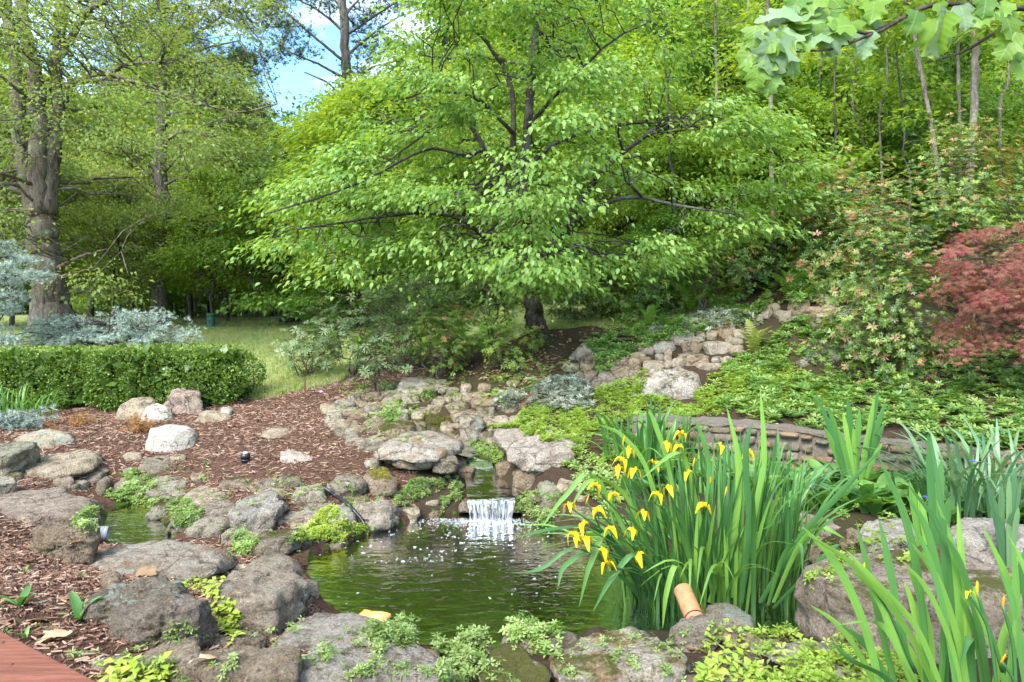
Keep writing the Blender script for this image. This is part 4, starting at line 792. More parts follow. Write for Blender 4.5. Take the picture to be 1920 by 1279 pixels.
# the old oak at the left
r = rng(); d = 22.0
OAK = [(-140,-80),(330,-80),(520,-40),(470,60),(420,120),(520,170),(500,215),(430,250),(410,330),(330,420),(330,500),(200,560),(120,520),(-140,540)]
sp = sprays_in(OAK, 165, d-.5, 4.5, [[(340,20),(470,20),(440,110),(350,110)],[(-10,330),(30,230),(140,230),(165,330),(160,620),(0,620)],[(255,400),(345,400),(345,640),(255,640)],[(268,215),(335,215),(335,340),(268,340)]], r)
hero_tree('oak_tree', 'old rough-barked oak forking into several stems at the left edge', 'tree',
 [([(97,612,d),(92,560,d),(84,500,d),(78,440,d),(74,390,d)], .47, .40),
  ([(66,400,d),(50,340,d+.1),(38,260,d+.2),(30,170,d+.3),(25,90,d+.3),(10,0,d+.3),(0,-60,d)], .24, .14),
  ([(76,400,d-.1),(74,310,d-.2),(72,210,d-.3),(64,130,d-.3),(48,65,d-.2),(30,-30,d)], .30, .15),
  ([(92,400,d),(98,300,d),(107,210,d),(108,150,d),(112,60,d),(122,-60,d)], .24, .13),
  ([(110,215,d-.1),(128,168,d-.4),(155,153,d-.7),(195,150,d-1),(235,122,d-1.4),(300,118,d-1.8)], .12, .035),
  ([(120,160,d-1),(190,138,d-1.4),(250,152,d-1.8),(330,178,d-2.2),(440,210,d-2.6),(520,195,d-3)], .07, .02),
  ([(105,505,d),(135,488,d-.4),(160,478,d-.7),(205,466,d-1.2)], .07, .02),
  ([(105,520,d),(140,512,d-.4),(180,500,d-.8)], .05, .015),
  ([(52,50,d),(45,20,d),(40,-50,d)], .12, .08), ([(108,120,d),(160,30,d-.3),(200,0,d-.5),(240,-20,d-.6)], .1, .05),
  ([(40,270,d),(0,200,d-.3),(-60,150,d-.6)], .09, .03), ([(110,230,d),(180,250,d-.5),(250,300,d-1.5),(330,380,d-2.2)], .06, .015)],
 sp, M['bark_oak'], M['oakleaf'], LEAF4, .125, 44000, (.8, 1.6), 12, flat=.35, droop=.35, twigs=2, twig_r=(.035, .008), bark_rough=.05)

# two white pines
def pine(label, base, limbs, sprays, n, rad, sz):
    r = rng(); root = hero_tree('pine_tree', label, 'tree', limbs, sprays, M['bark_pine'], M['pine'], TUFT, sz, 0, rad, 10, twigs=3, twig_r=(.04, .008), bark_rough=.02)
    b = np.array(root.location); k = r.integers(len(sprays), size=n); p = sprays[k]+r.normal(size=(n, 3))*np.array([1, 1, .25])*np.mean(rad)*.6
    mk('crown', scatter('crown', TUFT, p-b, frames(randdir(r, n), norm(randdir(r, n)*.5+[0, 0, 1]), sz*r.uniform(.6, 1.3, n))), M['pine'], parent=root, kind='stuff'); return root
d = 30.0; r = rng()
pl = [([(298,606,d),(299,500,d),(300,400,d),(303,250,d),(304,100,d),(302,-60,d)], .31, .20)]
for q in ([(303,335,d),(275,305,d-.4),(245,288,d-.8),(205,274,d-1.2)],[(310,320,d),(325,303,d-.3),(346,283,d-.5)],[(310,347,d),(335,335,d-.4),(372,335,d-.8)],[(310,410,d),(345,398,d-.5)],[(312,262,d),(350,246,d-.5),(400,256,d-1),(445,238,d-1.5)],[(310,200,d),(330,190,d-.3)],[(310,100,d),(370,62,d-.5),(430,20,d-1)],[(308,66,d),(340,55,d-.4),(385,30,d-.8)],[(308,130,d),(350,100,d-.5),(450,76,d-1.5)],[(300,190,d),(265,192,d-.5)],[(298,150,d),(240,110,d-.8),(180,40,d-1.2)],[(300,60,d),(250,20,d-.6),(210,-20,d-.8)],[(306,30,d),(360,-10,d),(420,-40,d)],[(308,215,d),(350,212,d-.6),(380,212,d-.9)]): pl.append((q, .085, .03))
sp = np.vstack([sprays_in([(140,-80),(470,-80),(480,20),(440,60),(460,110),(400,110),(300,60),(170,120)], 46, d, 3, r=r), sprays_in([(330,120),(480,100),(540,150),(500,250),(400,240),(340,200)], 22, d-1, 2, r=r)])
pine('tall straight pine with dead side branches on the lawn right of the oak', (298,606), pl, sp, 5200, (.6, 1.2), .26)
d = 31.0
pl = [([(656,420,d),(654,300,d),(651,190,d),(648,100,d),(643,0,d),(640,-90,d)], .27, .17)]
for q in ([(648,62,d),(600,22,d-.5),(540,-10,d-1)],[(650,120,d),(600,78,d-.6),(545,30,d-1),(520,5,d-1.2)],[(655,62,d),(700,32,d-.5),(765,-10,d-1)],[(655,100,d),(700,62,d-.5),(750,30,d-.8)],[(652,172,d),(690,130,d-.5),(730,120,d-.8)],[(650,150,d),(600,122,d-.6),(530,92,d-1.2)],[(645,30,d),(690,-20,d)],[(650,200,d),(620,160,d-.5),(570,135,d-1)],[(652,215,d),(690,205,d-.3)],[(645,20,d),(600,-30,d)]): pl.append((q, .075, .025))
sp = np.vstack([sprays_in([(470,-60),(640,-60),(640,20),(600,100),(520,120),(490,60)], 32, d, 3, [[(560,30),(640,20),(620,100),(560,90)]], rng()), sprays_in([(650,-60),(790,-60),(760,60),(730,130),(670,110)], 26, d, 3, r=rng()), sprays_in([(620,130),(740,110),(720,200),(660,220)], 10, d, 2, r=rng())])
pine('dark spreading pine against the blue sky behind the dogwood', (656,420), pl, sp, 3400, (.5, .95), .24)

# leafy tree standing between the lawn and the dogwood
r = rng(); B = hit(543, 604); d = B[1]; s = d
sp = sprays_in([(470,560),(420,520),(430,440),(470,330),(510,240),(560,175),(620,150),(690,195),(700,300),(690,420),(640,500),(560,560)], 130, d-1, 4.5, r=r)
hero_tree('hornbeam_tree', 'dense mid-green leafy tree at the crest of the lawn left of the dogwood', 'tree',
 [([(543,606,d),(546,570,d),(556,500,d),(575,400,d),(590,300,d),(605,220,d)], .34, .07), ([(556,500,d),(520,430,d-1),(490,370,d-1.6)], .12, .03), ([(565,460,d),(620,380,d-1),(650,300,d-1.5)], .12, .03), ([(580,380,d),(540,300,d-1),(530,240,d-1)], .09, .03), ([(556,520,d),(500,510,d-1.5),(440,520,d-2.5)], .09, .03), ([(556,520,d),(620,490,d-1.5)], .09, .03)],
 sp, M['bark_dark'], M['deep'], LEAF4, .24, 17000, (.9, 1.6), 10, twigs=1, twig_r=(.04, .01), mats2=[M['fresh'], M['deep']])

# ---- woodland trees: a few prototypes, copied
def proto(kind, seed):
    r = np.random.default_rng(seed)
    if kind == 'tall': Hh, cb, rad, n, ls, ns = 17, .24, 3.6, 17000, .19, 80
    elif kind == 'low': Hh, cb, rad, n, ls, ns = 8, .2, 3.0, 13000, .16, 60
    else: Hh, cb, rad, n, ls, ns = 3.2, .05, 1.7, 9000, .12, 40
    tp = jitter_path(r, (0, 0, -.4), (r.normal()*.3, r.normal()*.3, Hh*.93), 10, .012); tr = np.linspace(Hh*.0125, Hh*.003, 10)
    t = r.uniform(cb, 1, ns)**.9; zz = t*Hh; ang = r.uniform(0, 2*np.pi, ns); prof = np.sin(np.pi*np.clip((t-cb)/(1-cb), 0.04, 1)**.75)**.7; rr = rad*prof*r.uniform(.35, 1.0, ns)**.6
    cen = np.stack([rr*np.cos(ang), rr*np.sin(ang), zz], 1); nodes = np.column_stack([tp, tr]); br = []
    for c in cen:
        a = nodes[np.argmin(np.abs(tp[:, 2]-(c[2]-.45*np.hypot(c[0], c[1]))))]; br.append((jitter_path(r, a[:3], c, 5, .06, .05), np.linspace(a[3]*.38, .008, 5)))
    p, Mx = leaves_on(r, cen, np.full(ns, rad*.27), n, ls, np.array([[0, 0, Hh*.45]]), .32, .45)
    return tube_mesh('trunk', [(tp, tr)], 9), tube_mesh('branches', br, 4), scatter('crown', LEAF2 if kind != 'low' else LEAF4, p, Mx, r.random(n))
PR = {'tall': [proto('tall', s) for s in (1, 2, 3)], 'low': [proto('low', s) for s in (4, 5, 6)], 'bush': [proto('bush', s) for s in (7, 8)]}
BASEH = {'tall': 17, 'low': 8, 'bush': 3.2}
def put_mesh(nm, me, mat, root, kind=None):
    o = bpy.data.objects.new(nm, me); C.objects.link(o); o.parent = root
    if not me.materials: me.materials.append(mat)
    o.material_slots[0].link = 'OBJECT'; o.material_slots[0].material = mat
    if kind: o['kind'] = kind
    return o
TONE = {'fresh':'fresh green','deep':'deep green','lime':'yellow-green','oakleaf':'pale green','grey_leaf':'soft grey-green','pieris':'glossy dark','rhodo':'grey-green'}
def where(px):
    for lim, w in ((90,'left of the old oak trunk'),(285,'between the old oak and the straight pine'),(400,'just right of the straight pine'),(560,'right of the green post'),(760,'behind the hornbeam'),(960,'behind the left half of the dogwood'),(1180,'behind the right half of the dogwood'),(1420,'behind the right end of the dogwood'),(1620,'around the pair of dark trunks'),(1800,'behind the tall coppery pieris')):
        if px < lim: return w
    return 'behind the red maple'
def woodland(kind, px, d, h, leaf, bark, label, name='woodland_tree', group=None, zoff=0, cat='tree'):
    r = rng(); x = (px-CX)*d/F; z = float(H(x, d)[0])+zoff; tone = [TONE[q] for q in M if M[q] is leaf and q in TONE][0]; label = '%s %s %s' % (tone, 'tall far tree' if d > 38 and kind == 'tall' else {'tall':'tall woodland tree','low':'small tree','bush':'undergrowth bush'}[kind], where(px)); root = thing(name, label, cat, (x, d, z), group); k = h/BASEH[kind]
    root.scale = (k, k, k); root.rotation_euler = (0, 0, r.uniform(0, 6.28)); a, b, c = PR[kind][r.integers(len(PR[kind]))]
    put_mesh('trunk', a, bark, root); put_mesh('branches', b, bark, root, 'stuff'); put_mesh('crown', c, leaf, root, 'stuff'); return root
r = rng()
def top_h(px, d, py): return CAMZ+(CY-py)*d/F-float(H((px-CX)*d/F, d)[0])
# behind the lawn at the left: a wall of trees with dark trunks, lower where the sky shows
for i in range(30):
    d = r.uniform(40, 62); px = -160+i*27+r.uniform(-15, 15); tp = (105 if px < 330 else 175)+45*math.sin(px*.013)+r.uniform(-30, 60)
    if 480 < px < 800: tp += 50
    m = [M['fresh'], M['oakleaf'], M['lime'], M['grey_leaf']][r.integers(4)]; woodland('tall', px, d, top_h(px, d, tp), m, M['bark_dark'], 'tall broadleaf tree in the wood behind the lawn', group='trees in the wood behind the lawn')
for i in range(16):
    d = r.uniform(36, 46); px = -120+i*46+r.uniform(-20, 20); woodland('low', px, d, r.uniform(5, 7.5), [M['fresh'], M['lime'], M['lime'], M['oakleaf']][r.integers(4)], M['bark_dark'], 'young broadleaf tree at the edge of the wood beyond the lawn', group='young trees at the edge of the wood')
for px, d, h, m in ((210,29,6.5,'grey_leaf'),(250,33,9,'oakleaf'),(400,30,7,'fresh'),(430,34,9,'oakleaf'),(120,33,9,'grey_leaf'),(20,27,8,'oakleaf'),(-60,25,9,'oakleaf'),(355,36,10,'grey_leaf')):
    woodland('low', px, d, h, M[m], M['bark_dark'], 'pale green young tree standing on the lawn near the straight pine', group='pale young trees round the pine')
for i in range(18):  # low bright-leaved bushes, added to lighten the dark shade under the far trees
    d = r.uniform(36, 46); px = -60+i*38+r.uniform(-15, 15); woodland('bush', px, d, r.uniform(1.2, 2.6), [M['lime'], M['fresh'], M['oakleaf']][r.integers(3)], M['stem'], '', 'understory_bush', 'bright bushes added to lighten the edge of the far wood', cat='bush')
# behind the dogwood
for i in range(22):
    d = r.uniform(20, 30); px = 640+i*36+r.uniform(-20, 20); woodland('low', px, d, r.uniform(5.5, 9.5), [M['lime'], M['fresh'], M['lime'], M['deep']][r.integers(4)], M['bark_dark'], 'bright yellow-green understory tree behind the dogwood', group='understory trees behind the dogwood')
for i in range(18):
    d = r.uniform(28, 46); px = 720+i*38+r.uniform(-20, 20); tp = r.uniform(-120, 20) if px > 800 else r.uniform(190, 260); woodland('tall', px, d, max(8, top_h(px, d, tp)), [M['fresh'], M['deep'], M['lime'], M['fresh']][r.integers(4)], M['bark_dark'], 'tall broadleaf tree on the wooded hill behind the dogwood', group='tall trees on the hill behind the dogwood')
# on the hill at the right
for i in range(20):
    d = r.uniform(22, 40); px = 1260+i*44+r.uniform(-20, 20); woodland('tall', px, d, max(8, top_h(px, d, r.uniform(-160, 0))), [M['fresh'], M['deep'], M['fresh'], M['lime']][r.integers(4)], M['bark_dark'], 'tall broadleaf tree on the hill at the right', group='tall trees on the right hill')
for i in range(22):
    d = r.uniform(16, 24); px = 1180+i*40+r.uniform(-20, 20); woodland('low', px, d, r.uniform(4.2, 7), [M['fresh'], M['deep'], M['fresh'], M['lime']][r.integers(4)], M['bark_dark'], 'leafy understory sapling on the right slope', group='understory saplings on the right slope')
for i in range(26):
    d = r.uniform(14.5, 20); px = 1020+i*38+r.uniform(-20, 20); woodland('bush', px, d, r.uniform(1.2, 2.4), [M['deep'], M['pieris'], M['fresh'], M['rhodo']][r.integers(4)], M['stem'], 'dark leafy bush in the undergrowth of the slope', 'understory_bush', 'bushes in the undergrowth of the slope', cat='bush')
for i in range(14):
    d = r.uniform(20, 30); px = 620+i*36; woodland('bush', px, d, r.uniform(1.5, 2.6), [M['deep'], M['rhodo'], M['fresh']][r.integers(3)], M['stem'], 'leafy bush in the shade behind the dogwood', 'understory_bush', 'bushes behind the dogwood', cat='bush')
# bare trunks seen at the wood's edge and slim pale stems at the right
def slim(label, pts, r0, r1, bark, leafm=None, name='slender_tree', sprays=None, n=900, ls=.15):
    b = P(*pts[0]); g = float(H(b[0], b[1])[0]); w = np.array([P(*q) for q in pts]); w = np.vstack([[b[0], b[1], g-.2], w]) if g < b[2]-.05 else w
    rr = rng(); root = thing(name, label, 'tree', (b[0], b[1], g)); o_ = np.array(root.location); s = spline(w, 24); s[2:-1] += rr.normal(size=(21, 3))*r1*.25; mk('trunk', tube_mesh('trunk', [(s-o_, np.linspace(r0, r1, 24))], 10), bark, parent=root)
    if sprays is not None:
        nd = np.column_stack([s, np.full(24, r1)]); tw = link_twigs(rr, nd, sprays, 1, .02, .005); mk('twigs', tube_mesh('twigs', [(p-o_, q) for p, q in tw], 4), bark, parent=root, kind='stuff')
        p, Mx = leaves_on(rr, sprays, np.full(len(sprays), .5), n, ls, o_[None], .35, .4); mk('crown', scatter('crown', LEAF4, p-o_, Mx, rr.random(n)), leafm, parent=root, kind='stuff')
    return root
slim('slender leaning pale trunk at the upper right, left of two upright ones', [(1790,470,13),(1775,397,13),(1744,230,13),(1722,110,13),(1697,-10,13),(1685,-60,13)], .05, .035, M['bark_pale'], M['fresh'], sprays=sprays_in([(1600,-60),(1800,-60),(1790,60),(1640,80)], 9, 13, 1))
slim('thin upright pale trunk between the leaning one and the thicker pale trunk', [(1800,360,14),(1799,235,14),(1797,100,14),(1797,-60,14)], .04, .03, M['bark_pale'], M['fresh'], sprays=sprays_in([(1700,-60),(1880,-60),(1870,50),(1720,60)], 9, 14, 1))
slim('thickest of the pale upright trunks at the upper right', [(1812,470,12.5),(1816,330,12.5),(1830,170,12.5),(1829,60,12.5),(1826,-60,12.5)], .075, .06, M['bark_pale'], M['fresh'], sprays=sprays_in([(1760,-60),(1940,-60),(1940,60),(1780,40)], 9, 12.5, 1))
slim('straight pale trunk rising through the right end of the dogwood', [(1454,500,14.5),(1450,420,14.5),(1446,250,14.5),(1443,150,14.5),(1437,0,14.5),(1436,-60,14.5)], .055, .042, M['bark_pale'], M['lime'], sprays=sprays_in([(1340,-60),(1540,-60),(1520,110),(1380,120)], 12, 14.5, 1.2))
slim('dark trunk at the upper right, left of a matching pair', [(1493,300,20),(1492,200,20),(1497,60,20),(1500,-60,20)], .15, .13, M['bark_dark'])
slim('dark trunk at the upper right, right of a matching pair', [(1524,300,20.5),(1524,200,20.5),(1527,60,20.5),(1530,-60,20.5)], .15, .13, M['bark_dark'])
slim('very thin grey stem beside the pair of dark trunks', [(1528,300,17),(1533,200,17),(1540,100,17),(1548,-40,17)], .03, .02, M['bark_pale'])
for q_, (px, y0, y1, dd, w, dx) in enumerate(((1560,150,420,15,.035,8),(1612,60,400,16,.04,-14),(1655,30,330,15,.03,10),(1702,240,400,14,.03,-10),(1880,20,330,15,.045,12),(1338,40,360,16.5,.05,6),(1262,230,420,15,.045,-8),(1395,30,330,17,.045,10))):
    slim('slim grey stem in the undergrowth %s' % ['left of the tall coppery pieris','above the tall coppery pieris, leaning left','above the tall coppery pieris, leaning right','between the coppery pieris and the leaning pale trunk','at the far right beyond the thick pale trunk','behind the right half of the dogwood, taller one','behind the right half of the dogwood, lower one','left of the straight pale trunk in the dogwood'][q_], [(px,y1+60,dd),(px-dx*.5,y1*.6+y0*.4,dd),(px+dx*.9,(y0+y1)/2-30,dd),(px+dx*.6,y0,dd),(px+dx*2.4,y0-160,dd)], w, w*.5, M['bark_pale' if q_ % 3 else 'bark_dark'], M['fresh'], sprays=sprays_in([(px-90,y0-90),(px+90,y0-90),(px+110,y1-130),(px-100,y1-110)], 9, dd, .8), n=700)
for px, w, y1 in ((170,11,600),(205,7,590),(232,5,600),(262,6,600),(412,8,600),(420,12,600),(437,10,598),(460,6,596),(482,6,595),(508,8,596),(528,7,595),(390,5,600),(118,7,600),(152,5,600),(330,7,598),(351,6,600),(560,7,590)):
    dd = rng().uniform(37, 44); slim('dark bare trunk at the edge of the wood beyond the lawn', [(px,y1+6,dd),(px+2,500,dd),(px+rng().uniform(-6,6),300,dd)], w*dd/F*.55, w*dd/F*.4, M['bark_dark'], name='bare_trunk')['group'] = 'bare trunks at the edge of the wood'
# ---------------------------------------------------------------- mulch chips and grass
def area(r, n, poly, test):
    poly = np.asarray(poly, float); q = in_poly(r, poly, n); return q[test(q[:, 0], q[:, 1])]
r = rng(); CHIP = T_([(-.5,-.16,0),(.5,-.12,0),(.5,.12,0),(-.5,.16,0),(-.45,0,.16),(.45,0,.14)], [(0,1,5),(0,5,4),(3,4,5),(3,5,2),(0,4,3),(1,2,5)])
q = np.vstack([in_poly(r, [(-7.5,3),(-.6,3),(-.6,8),(-1.5,9.5),(-1,12.5),(-2.4,14),(-3.5,13),(-9,13)], 42000), in_poly(r, [(-4.2,2.8),(-1,2.8),(-1,6.4),(-5.2,6.4)], 15000)])
q = q[(sdpoly(q[:, 0], q[:, 1], MULCH) < .12*r.random(len(q))) & (sdpoly(q[:, 0], q[:, 1], POND) > .12) & (sdpoly(q[:, 0], q[:, 1], POOL) > .1) & (sdline(q[:, 0], q[:, 1], STREAM)[0] > .25)]
n = len(q); Pz = np.column_stack([q, H(q[:, 0], q[:, 1])+r.uniform(0, .018, n)]); f = randdir(r, n)*[1, 1, .28]; sz = r.uniform(.022, .075, n)*(.8+.02*q[:, 1]**1.2)
Mx = frames(np.cross(norm(f), [0, 0, 1.])+1e-6, norm(np.array([0, 0, 1])+r.normal(size=(n, 3))*.28), sz, 1.0, 1.0); Mx = Mx*np.array([1, .62, .7])[None, None, :]
mk('bark_chips', scatter('bark_chips', CHIP, Pz, Mx, r.random(n)**1.1, False), M['chip'], kind='stuff')
BLADE3 = T_([(-.06,0,0),(.06,0,0),(.05,.1,1),(.2,.1,0),(.3,.1,0),(.42,.2,.8),(-.2,-.1,0),(-.3,-.1,0),(-.5,-.2,.75)], [(0,1,2),(3,4,5),(6,7,8)])
r = rng(); px = np.column_stack([r.uniform(-100, 760, 26000), r.uniform(602, 760, 26000)]); pts = []
for a, b in px:
    h = surf(a, b)
    if h is not None and h[0][1] < 38 and not h[2]: pts.append(h[0])
pts = np.array(pts); k = sdpoly(pts[:, 0], pts[:, 1], LAWN) < .12; pts = pts[k]; q = in_poly(r, GRASSY, 5000); q = np.column_stack([q, H(q[:, 0], q[:, 1])]); pts = np.vstack([pts, q]); n = len(pts)
a = r.uniform(0, 6.28, n); s = r.uniform(.05, .10, n)*(1+pts[:, 1]*.02); Mx = np.zeros((n, 3, 3)); Mx[:, 0, 0] = np.cos(a)*s; Mx[:, 0, 1] = -np.sin(a)*s; Mx[:, 1, 0] = np.sin(a)*s; Mx[:, 1, 1] = np.cos(a)*s; Mx[:, 2, 2] = s
mk('grass', scatter('grass', BLADE3, pts, Mx, r.random(n), False), M['grass'], kind='stuff')

# ---------------------------------------------------------------- hedge: clipped boxwood blocks
def hedge(px0, px1, ytop, ybot, d, depth, label):
    r = rng(); a, b = P(px0, ybot, d), P(px1, ybot, d); zt = P(px0, ytop, d)[2]; x0, x1 = a[0], b[0]; z0 = min(float(H(x0, d)[0]), float(H(x1, d)[0]))+.05; hx, hy, hz = (x1-x0)/2, depth/2, (zt-z0)/2; c = np.array([(x0+x1)/2, d+depth/2, (z0+zt)/2])
    root = thing('clipped_hedge', label, 'hedge', (c[0], c[1], z0)); o_ = np.array(root.location)
    n = int(9000*(hx*2*hz*2+hx*2*depth+hz*2*depth)/2.6); dd = randdir(r, n*2); S = np.array([hx, hy, hz]); p = dd/np.max(np.abs(dd), axis=1, keepdims=True)
    p = r.uniform(-1, 1, (n, 3)); ax = r.choice([0, 1, 2, 2], size=n, p=None); sg = np.where(r.random(n) < .5, -1, 1); p[np.arange(n), ax] = sg; m = (ax == 1) & (sg > 0) & (r.random(n) < .7); p[m, 1] = -1
    q = np.abs(p); p = p/((q**7).sum(1)**(1/7))[:, None]*1.0; p = p*S; rr = .11*fbm(p*2.2+9, 3, 3)+.03*vnoise(p*9, 5); p = p*(1+(rr/np.array([hx, hy, hz]).mean())[:, None])-norm(p)*np.abs(r.normal(size=(n, 1)))*.055
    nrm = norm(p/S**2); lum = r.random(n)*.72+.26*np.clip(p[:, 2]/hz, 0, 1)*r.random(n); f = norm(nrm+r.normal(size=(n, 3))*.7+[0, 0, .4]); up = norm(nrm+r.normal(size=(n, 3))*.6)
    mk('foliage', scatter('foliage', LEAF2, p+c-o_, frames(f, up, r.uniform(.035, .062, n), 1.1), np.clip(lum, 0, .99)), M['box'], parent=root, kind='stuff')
    n3 = 500; p3 = np.column_stack([r.uniform(-hx, hx, n3), r.uniform(-hy, hy, n3), np.full(n3, hz)+np.abs(r.normal(size=n3))*.04]); mk('stray_shoots', scatter('stray_shoots', SPRIG, p3+c-o_, frames(randdir(r, n3), norm(np.array([0, 0, 1.])+r.normal(size=(n3, 3))*.5), r.uniform(.025, .05, n3)), r.uniform(.5, .99, n3)), M['box'], parent=root, kind='stuff')
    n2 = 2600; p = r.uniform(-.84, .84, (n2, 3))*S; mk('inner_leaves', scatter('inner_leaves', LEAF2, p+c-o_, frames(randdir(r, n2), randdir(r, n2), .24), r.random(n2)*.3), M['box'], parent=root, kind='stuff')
    st = []
    for k in range(int(hx*8)):
        x = r.uniform(-hx*.9, hx*.9); st.append((jitter_path(r, (c[0]+x-o_[0], c[1]-depth*.25-o_[1], -.12), (c[0]+x+r.normal()*.1-o_[0], c[1]-o_[1], hz*.9), 5, .05), np.linspace(.016, .006, 5)))
    mk('stems', tube_mesh('stems', st, 5), M['stem'], parent=root, kind='stuff'); return root
hd = hit(300, 778)[1]
hedge(-70, 178, 660, 770, hd+.62, 1.15, 'clipped boxwood hedge block reaching the left edge of the lawn bed')
hedge(160, 436, 656, 768, hd+.42, 1.15, 'long clipped boxwood hedge block ending beside the lawn')

# ---------------------------------------------------------------- shrubs
def shrub(name, label, cat, base, poly, n, T, size, mats, share=None, thick=.8, ns=9, stemr=.016, d=None, shoots=26, group=None, tilt=.7, lift=0., bark='stem', up=True, new=None, newf=.0, newT=None, newsize=None):
    r = rng(); b = hit(*base) if d is None else P(base[0], base[1], d); d = b[1]; g = np.array([b[0], d, float(H(b[0], d)[0])]); root = thing(name, label, cat, g, group)
    q = in_poly(r, poly, shoots*2); ds = d+r.uniform(-thick, thick, len(q)); cen = np.array([P(a, c, e) for (a, c), e in zip(q, ds)]); cen[:, 2] = np.maximum(cen[:, 2], H(cen[:, 0], cen[:, 1])+.06)
    paths, ends = [], []
    for k in range(ns):
        c = cen[k % len(cen)]; s = g+np.array([r.normal()*.07, r.normal()*.07, -.08]); w = jitter_path(r, s, c, 8, .05, .03); paths.append((w-g, np.linspace(stemr, stemr*.35, 8))); ends.append(np.column_stack([w[2:], np.linspace(stemr, stemr*.35, 8)[2:]]))
    nd = np.vstack(ends)
    for k in range(min(ns, 12)): mk('stem', tube_mesh('stem', [paths[k]], 6), M[bark], parent=root)
    tw = link_twigs(r, nd, cen[ns:], 1, stemr*.8, .0035); mk('twigs', tube_mesh('twigs', [(p-g, e) for p, e in tw], 4), M[bark], parent=root, kind='stuff')
    if n:
        k = r.integers(len(cen), size=n); rad = .16*math.sqrt(abs(np.ptp(np.asarray(poly)[:, 0])*np.ptp(np.asarray(poly)[:, 1])))*d/F
        p = cen[k]+r.normal(size=(n, 3))*rad*.75*np.array([1, 1, .7]); p[:, 2] = np.maximum(p[:, 2], H(p[:, 0], p[:, 1])+.03); out = norm(p-g-np.array([0, 0, .3*(cen[:, 2].mean()-g[2])])); u = norm(out*.9+np.array([0, -.25, .55])+r.normal(size=(n, 3))*tilt*.6)
        f = randdir(r, n); f = f-u*(f*u).sum(1)[:, None]; sz = size*r.uniform(.6, 1.25, n); col = r.random(n); hgt = (p[:, 2]-p[:, 2].min())/max(np.ptp(p[:, 2]), .01)
        nw = (r.random(n) < newf*(.4+1.2*hgt)) if new else np.zeros(n, bool); cut = np.array_split(np.nonzero(~nw)[0], len(mats)) if share is None else np.split(np.nonzero(~nw)[0], [int(share*(~nw).sum())])
        for ii, mt in zip(cut, mats): mk('foliage', scatter('foliage', T, p[ii]-g, frames(f[ii], u[ii], sz[ii]), col[ii]), M[mt], parent=root, kind='stuff')
        if new and nw.any(): mk('new_growth', scatter('new_growth', newT or T, p[nw]-g+out[nw]*.03, frames(f[nw], u[nw], (newsize or size)*r.uniform(.7, 1.2, nw.sum())), col[nw]), M[new], parent=root, kind='stuff')
    return root
PI = 'pieris_shrub'
shrub(PI, 'tall open pieris shrub with coppery new leaves in front of the red maple', 'shrub', (1705,700), [(1570,560),(1590,470),(1575,420),(1605,335),(1660,310),(1715,340),(1700,420),(1730,470),(1755,560),(1750,640),(1720,705),(1650,712),(1590,690),(1575,640)], 3200, ROS, .062, ['pieris','pieris','pieris','pieris_light'], None, .6, 8, .022, new='newgrowth', newf=.09, newsize=.085, shoots=44)
shrub(PI, 'pieris shrub with golden shoots between the thick pale trunk and the tall pieris', 'shrub', (1790,560), [(1715,330),(1765,250),(1840,225),(1885,280),(1870,420),(1800,440),(1745,380)], 1800, ROS, .07, ['pieris','pieris_light'], .75, .7, 8, .02, d=11.2, new='newgrowth', newf=.14, shoots=34)
shrub(PI, 'low green pieris behind the red maple under the thick pale trunk', 'shrub', (1830,560), [(1750,400),(1800,340),(1865,335),(1915,370),(1930,470),(1790,480)], 1300, ROS, .08, ['pieris_light','pieris'], .35, .6, 8, .02, d=10.6, new='newgrowth', newf=.08, shoots=36)
shrub(PI, 'pieris shrub with pinkish shoot tips at the far right edge', 'shrub', (1910,540), [(1840,300),(1920,270),(2010,300),(2010,460),(1880,440)], 1000, ROS, .085, ['pieris'], None, .7, 6, .02, d=11.8, new='newgrowth', newf=.1, shoots=28)
shrub(PI, 'pieris shrub with red shoot tips on the slope right of the dogwood crown', 'shrub', (1530,540), [(1490,360),(1540,310),(1600,330),(1610,440),(1560,500),(1500,480)], 1300, ROS, .09, ['pieris','pieris','pieris_light'], None, .8, 8, .02, d=13.2, new='newgrowth', newf=.14, shoots=32)
shrub(PI, 'dark pieris bush with a few orange tips beneath the dogwood\'s right end', 'shrub', (1400,560), [(1350,420),(1410,400),(1470,430),(1480,520),(1400,560),(1340,510)], 900, ROS, .10, ['pieris'], None, .8, 8, .02, d=14.2, new='newgrowth', newf=.08, shoots=32)
shrub(PI, 'tangled pieris bush above the stone heap at the top of the slope', 'shrub', (1540,560), [(1480,500),(1540,470),(1600,480),(1610,540),(1550,560),(1490,550)], 600, ROS, .09, ['pieris','pieris_light'], .6, .6, 6, .018, d=12.7, new='newgrowth', newf=.1, shoots=24)
shrub(PI, 'yellow-green pieris bush above the long rounded boulder', 'shrub', (815,716), [(762,640),(780,592),(830,575),(885,598),(893,650),(858,690),(800,670)], 900, ROS, .075, ['pieris_light','pieris_light','pieris'], None, .5, 8, .018, new='newgrowth', newf=.06, shoots=32)
shrub(PI, 'small bright pieris at the foot of the dogwood trunk, left side', 'shrub', (950,695), [(915,668),(925,622),(945,608),(965,640),(980,680),(945,694)], 260, ROS, .07, ['pieris_light'], None, .25, 6, .012, shoots=16)
shrub(PI, 'sparse little pieris with a red tip in front of the dogwood trunk', 'shrub', (1000,668), [(980,640),(990,612),(1012,615),(1018,650),(1000,664)], 150, ROS, .06, ['pieris_light'], None, .2, 5, .01, new='newgrowth', newf=.1, shoots=12)
RH = 'rhododendron_bush'; BIGROS = rosette(8, .15, .26, np.random.default_rng(21))
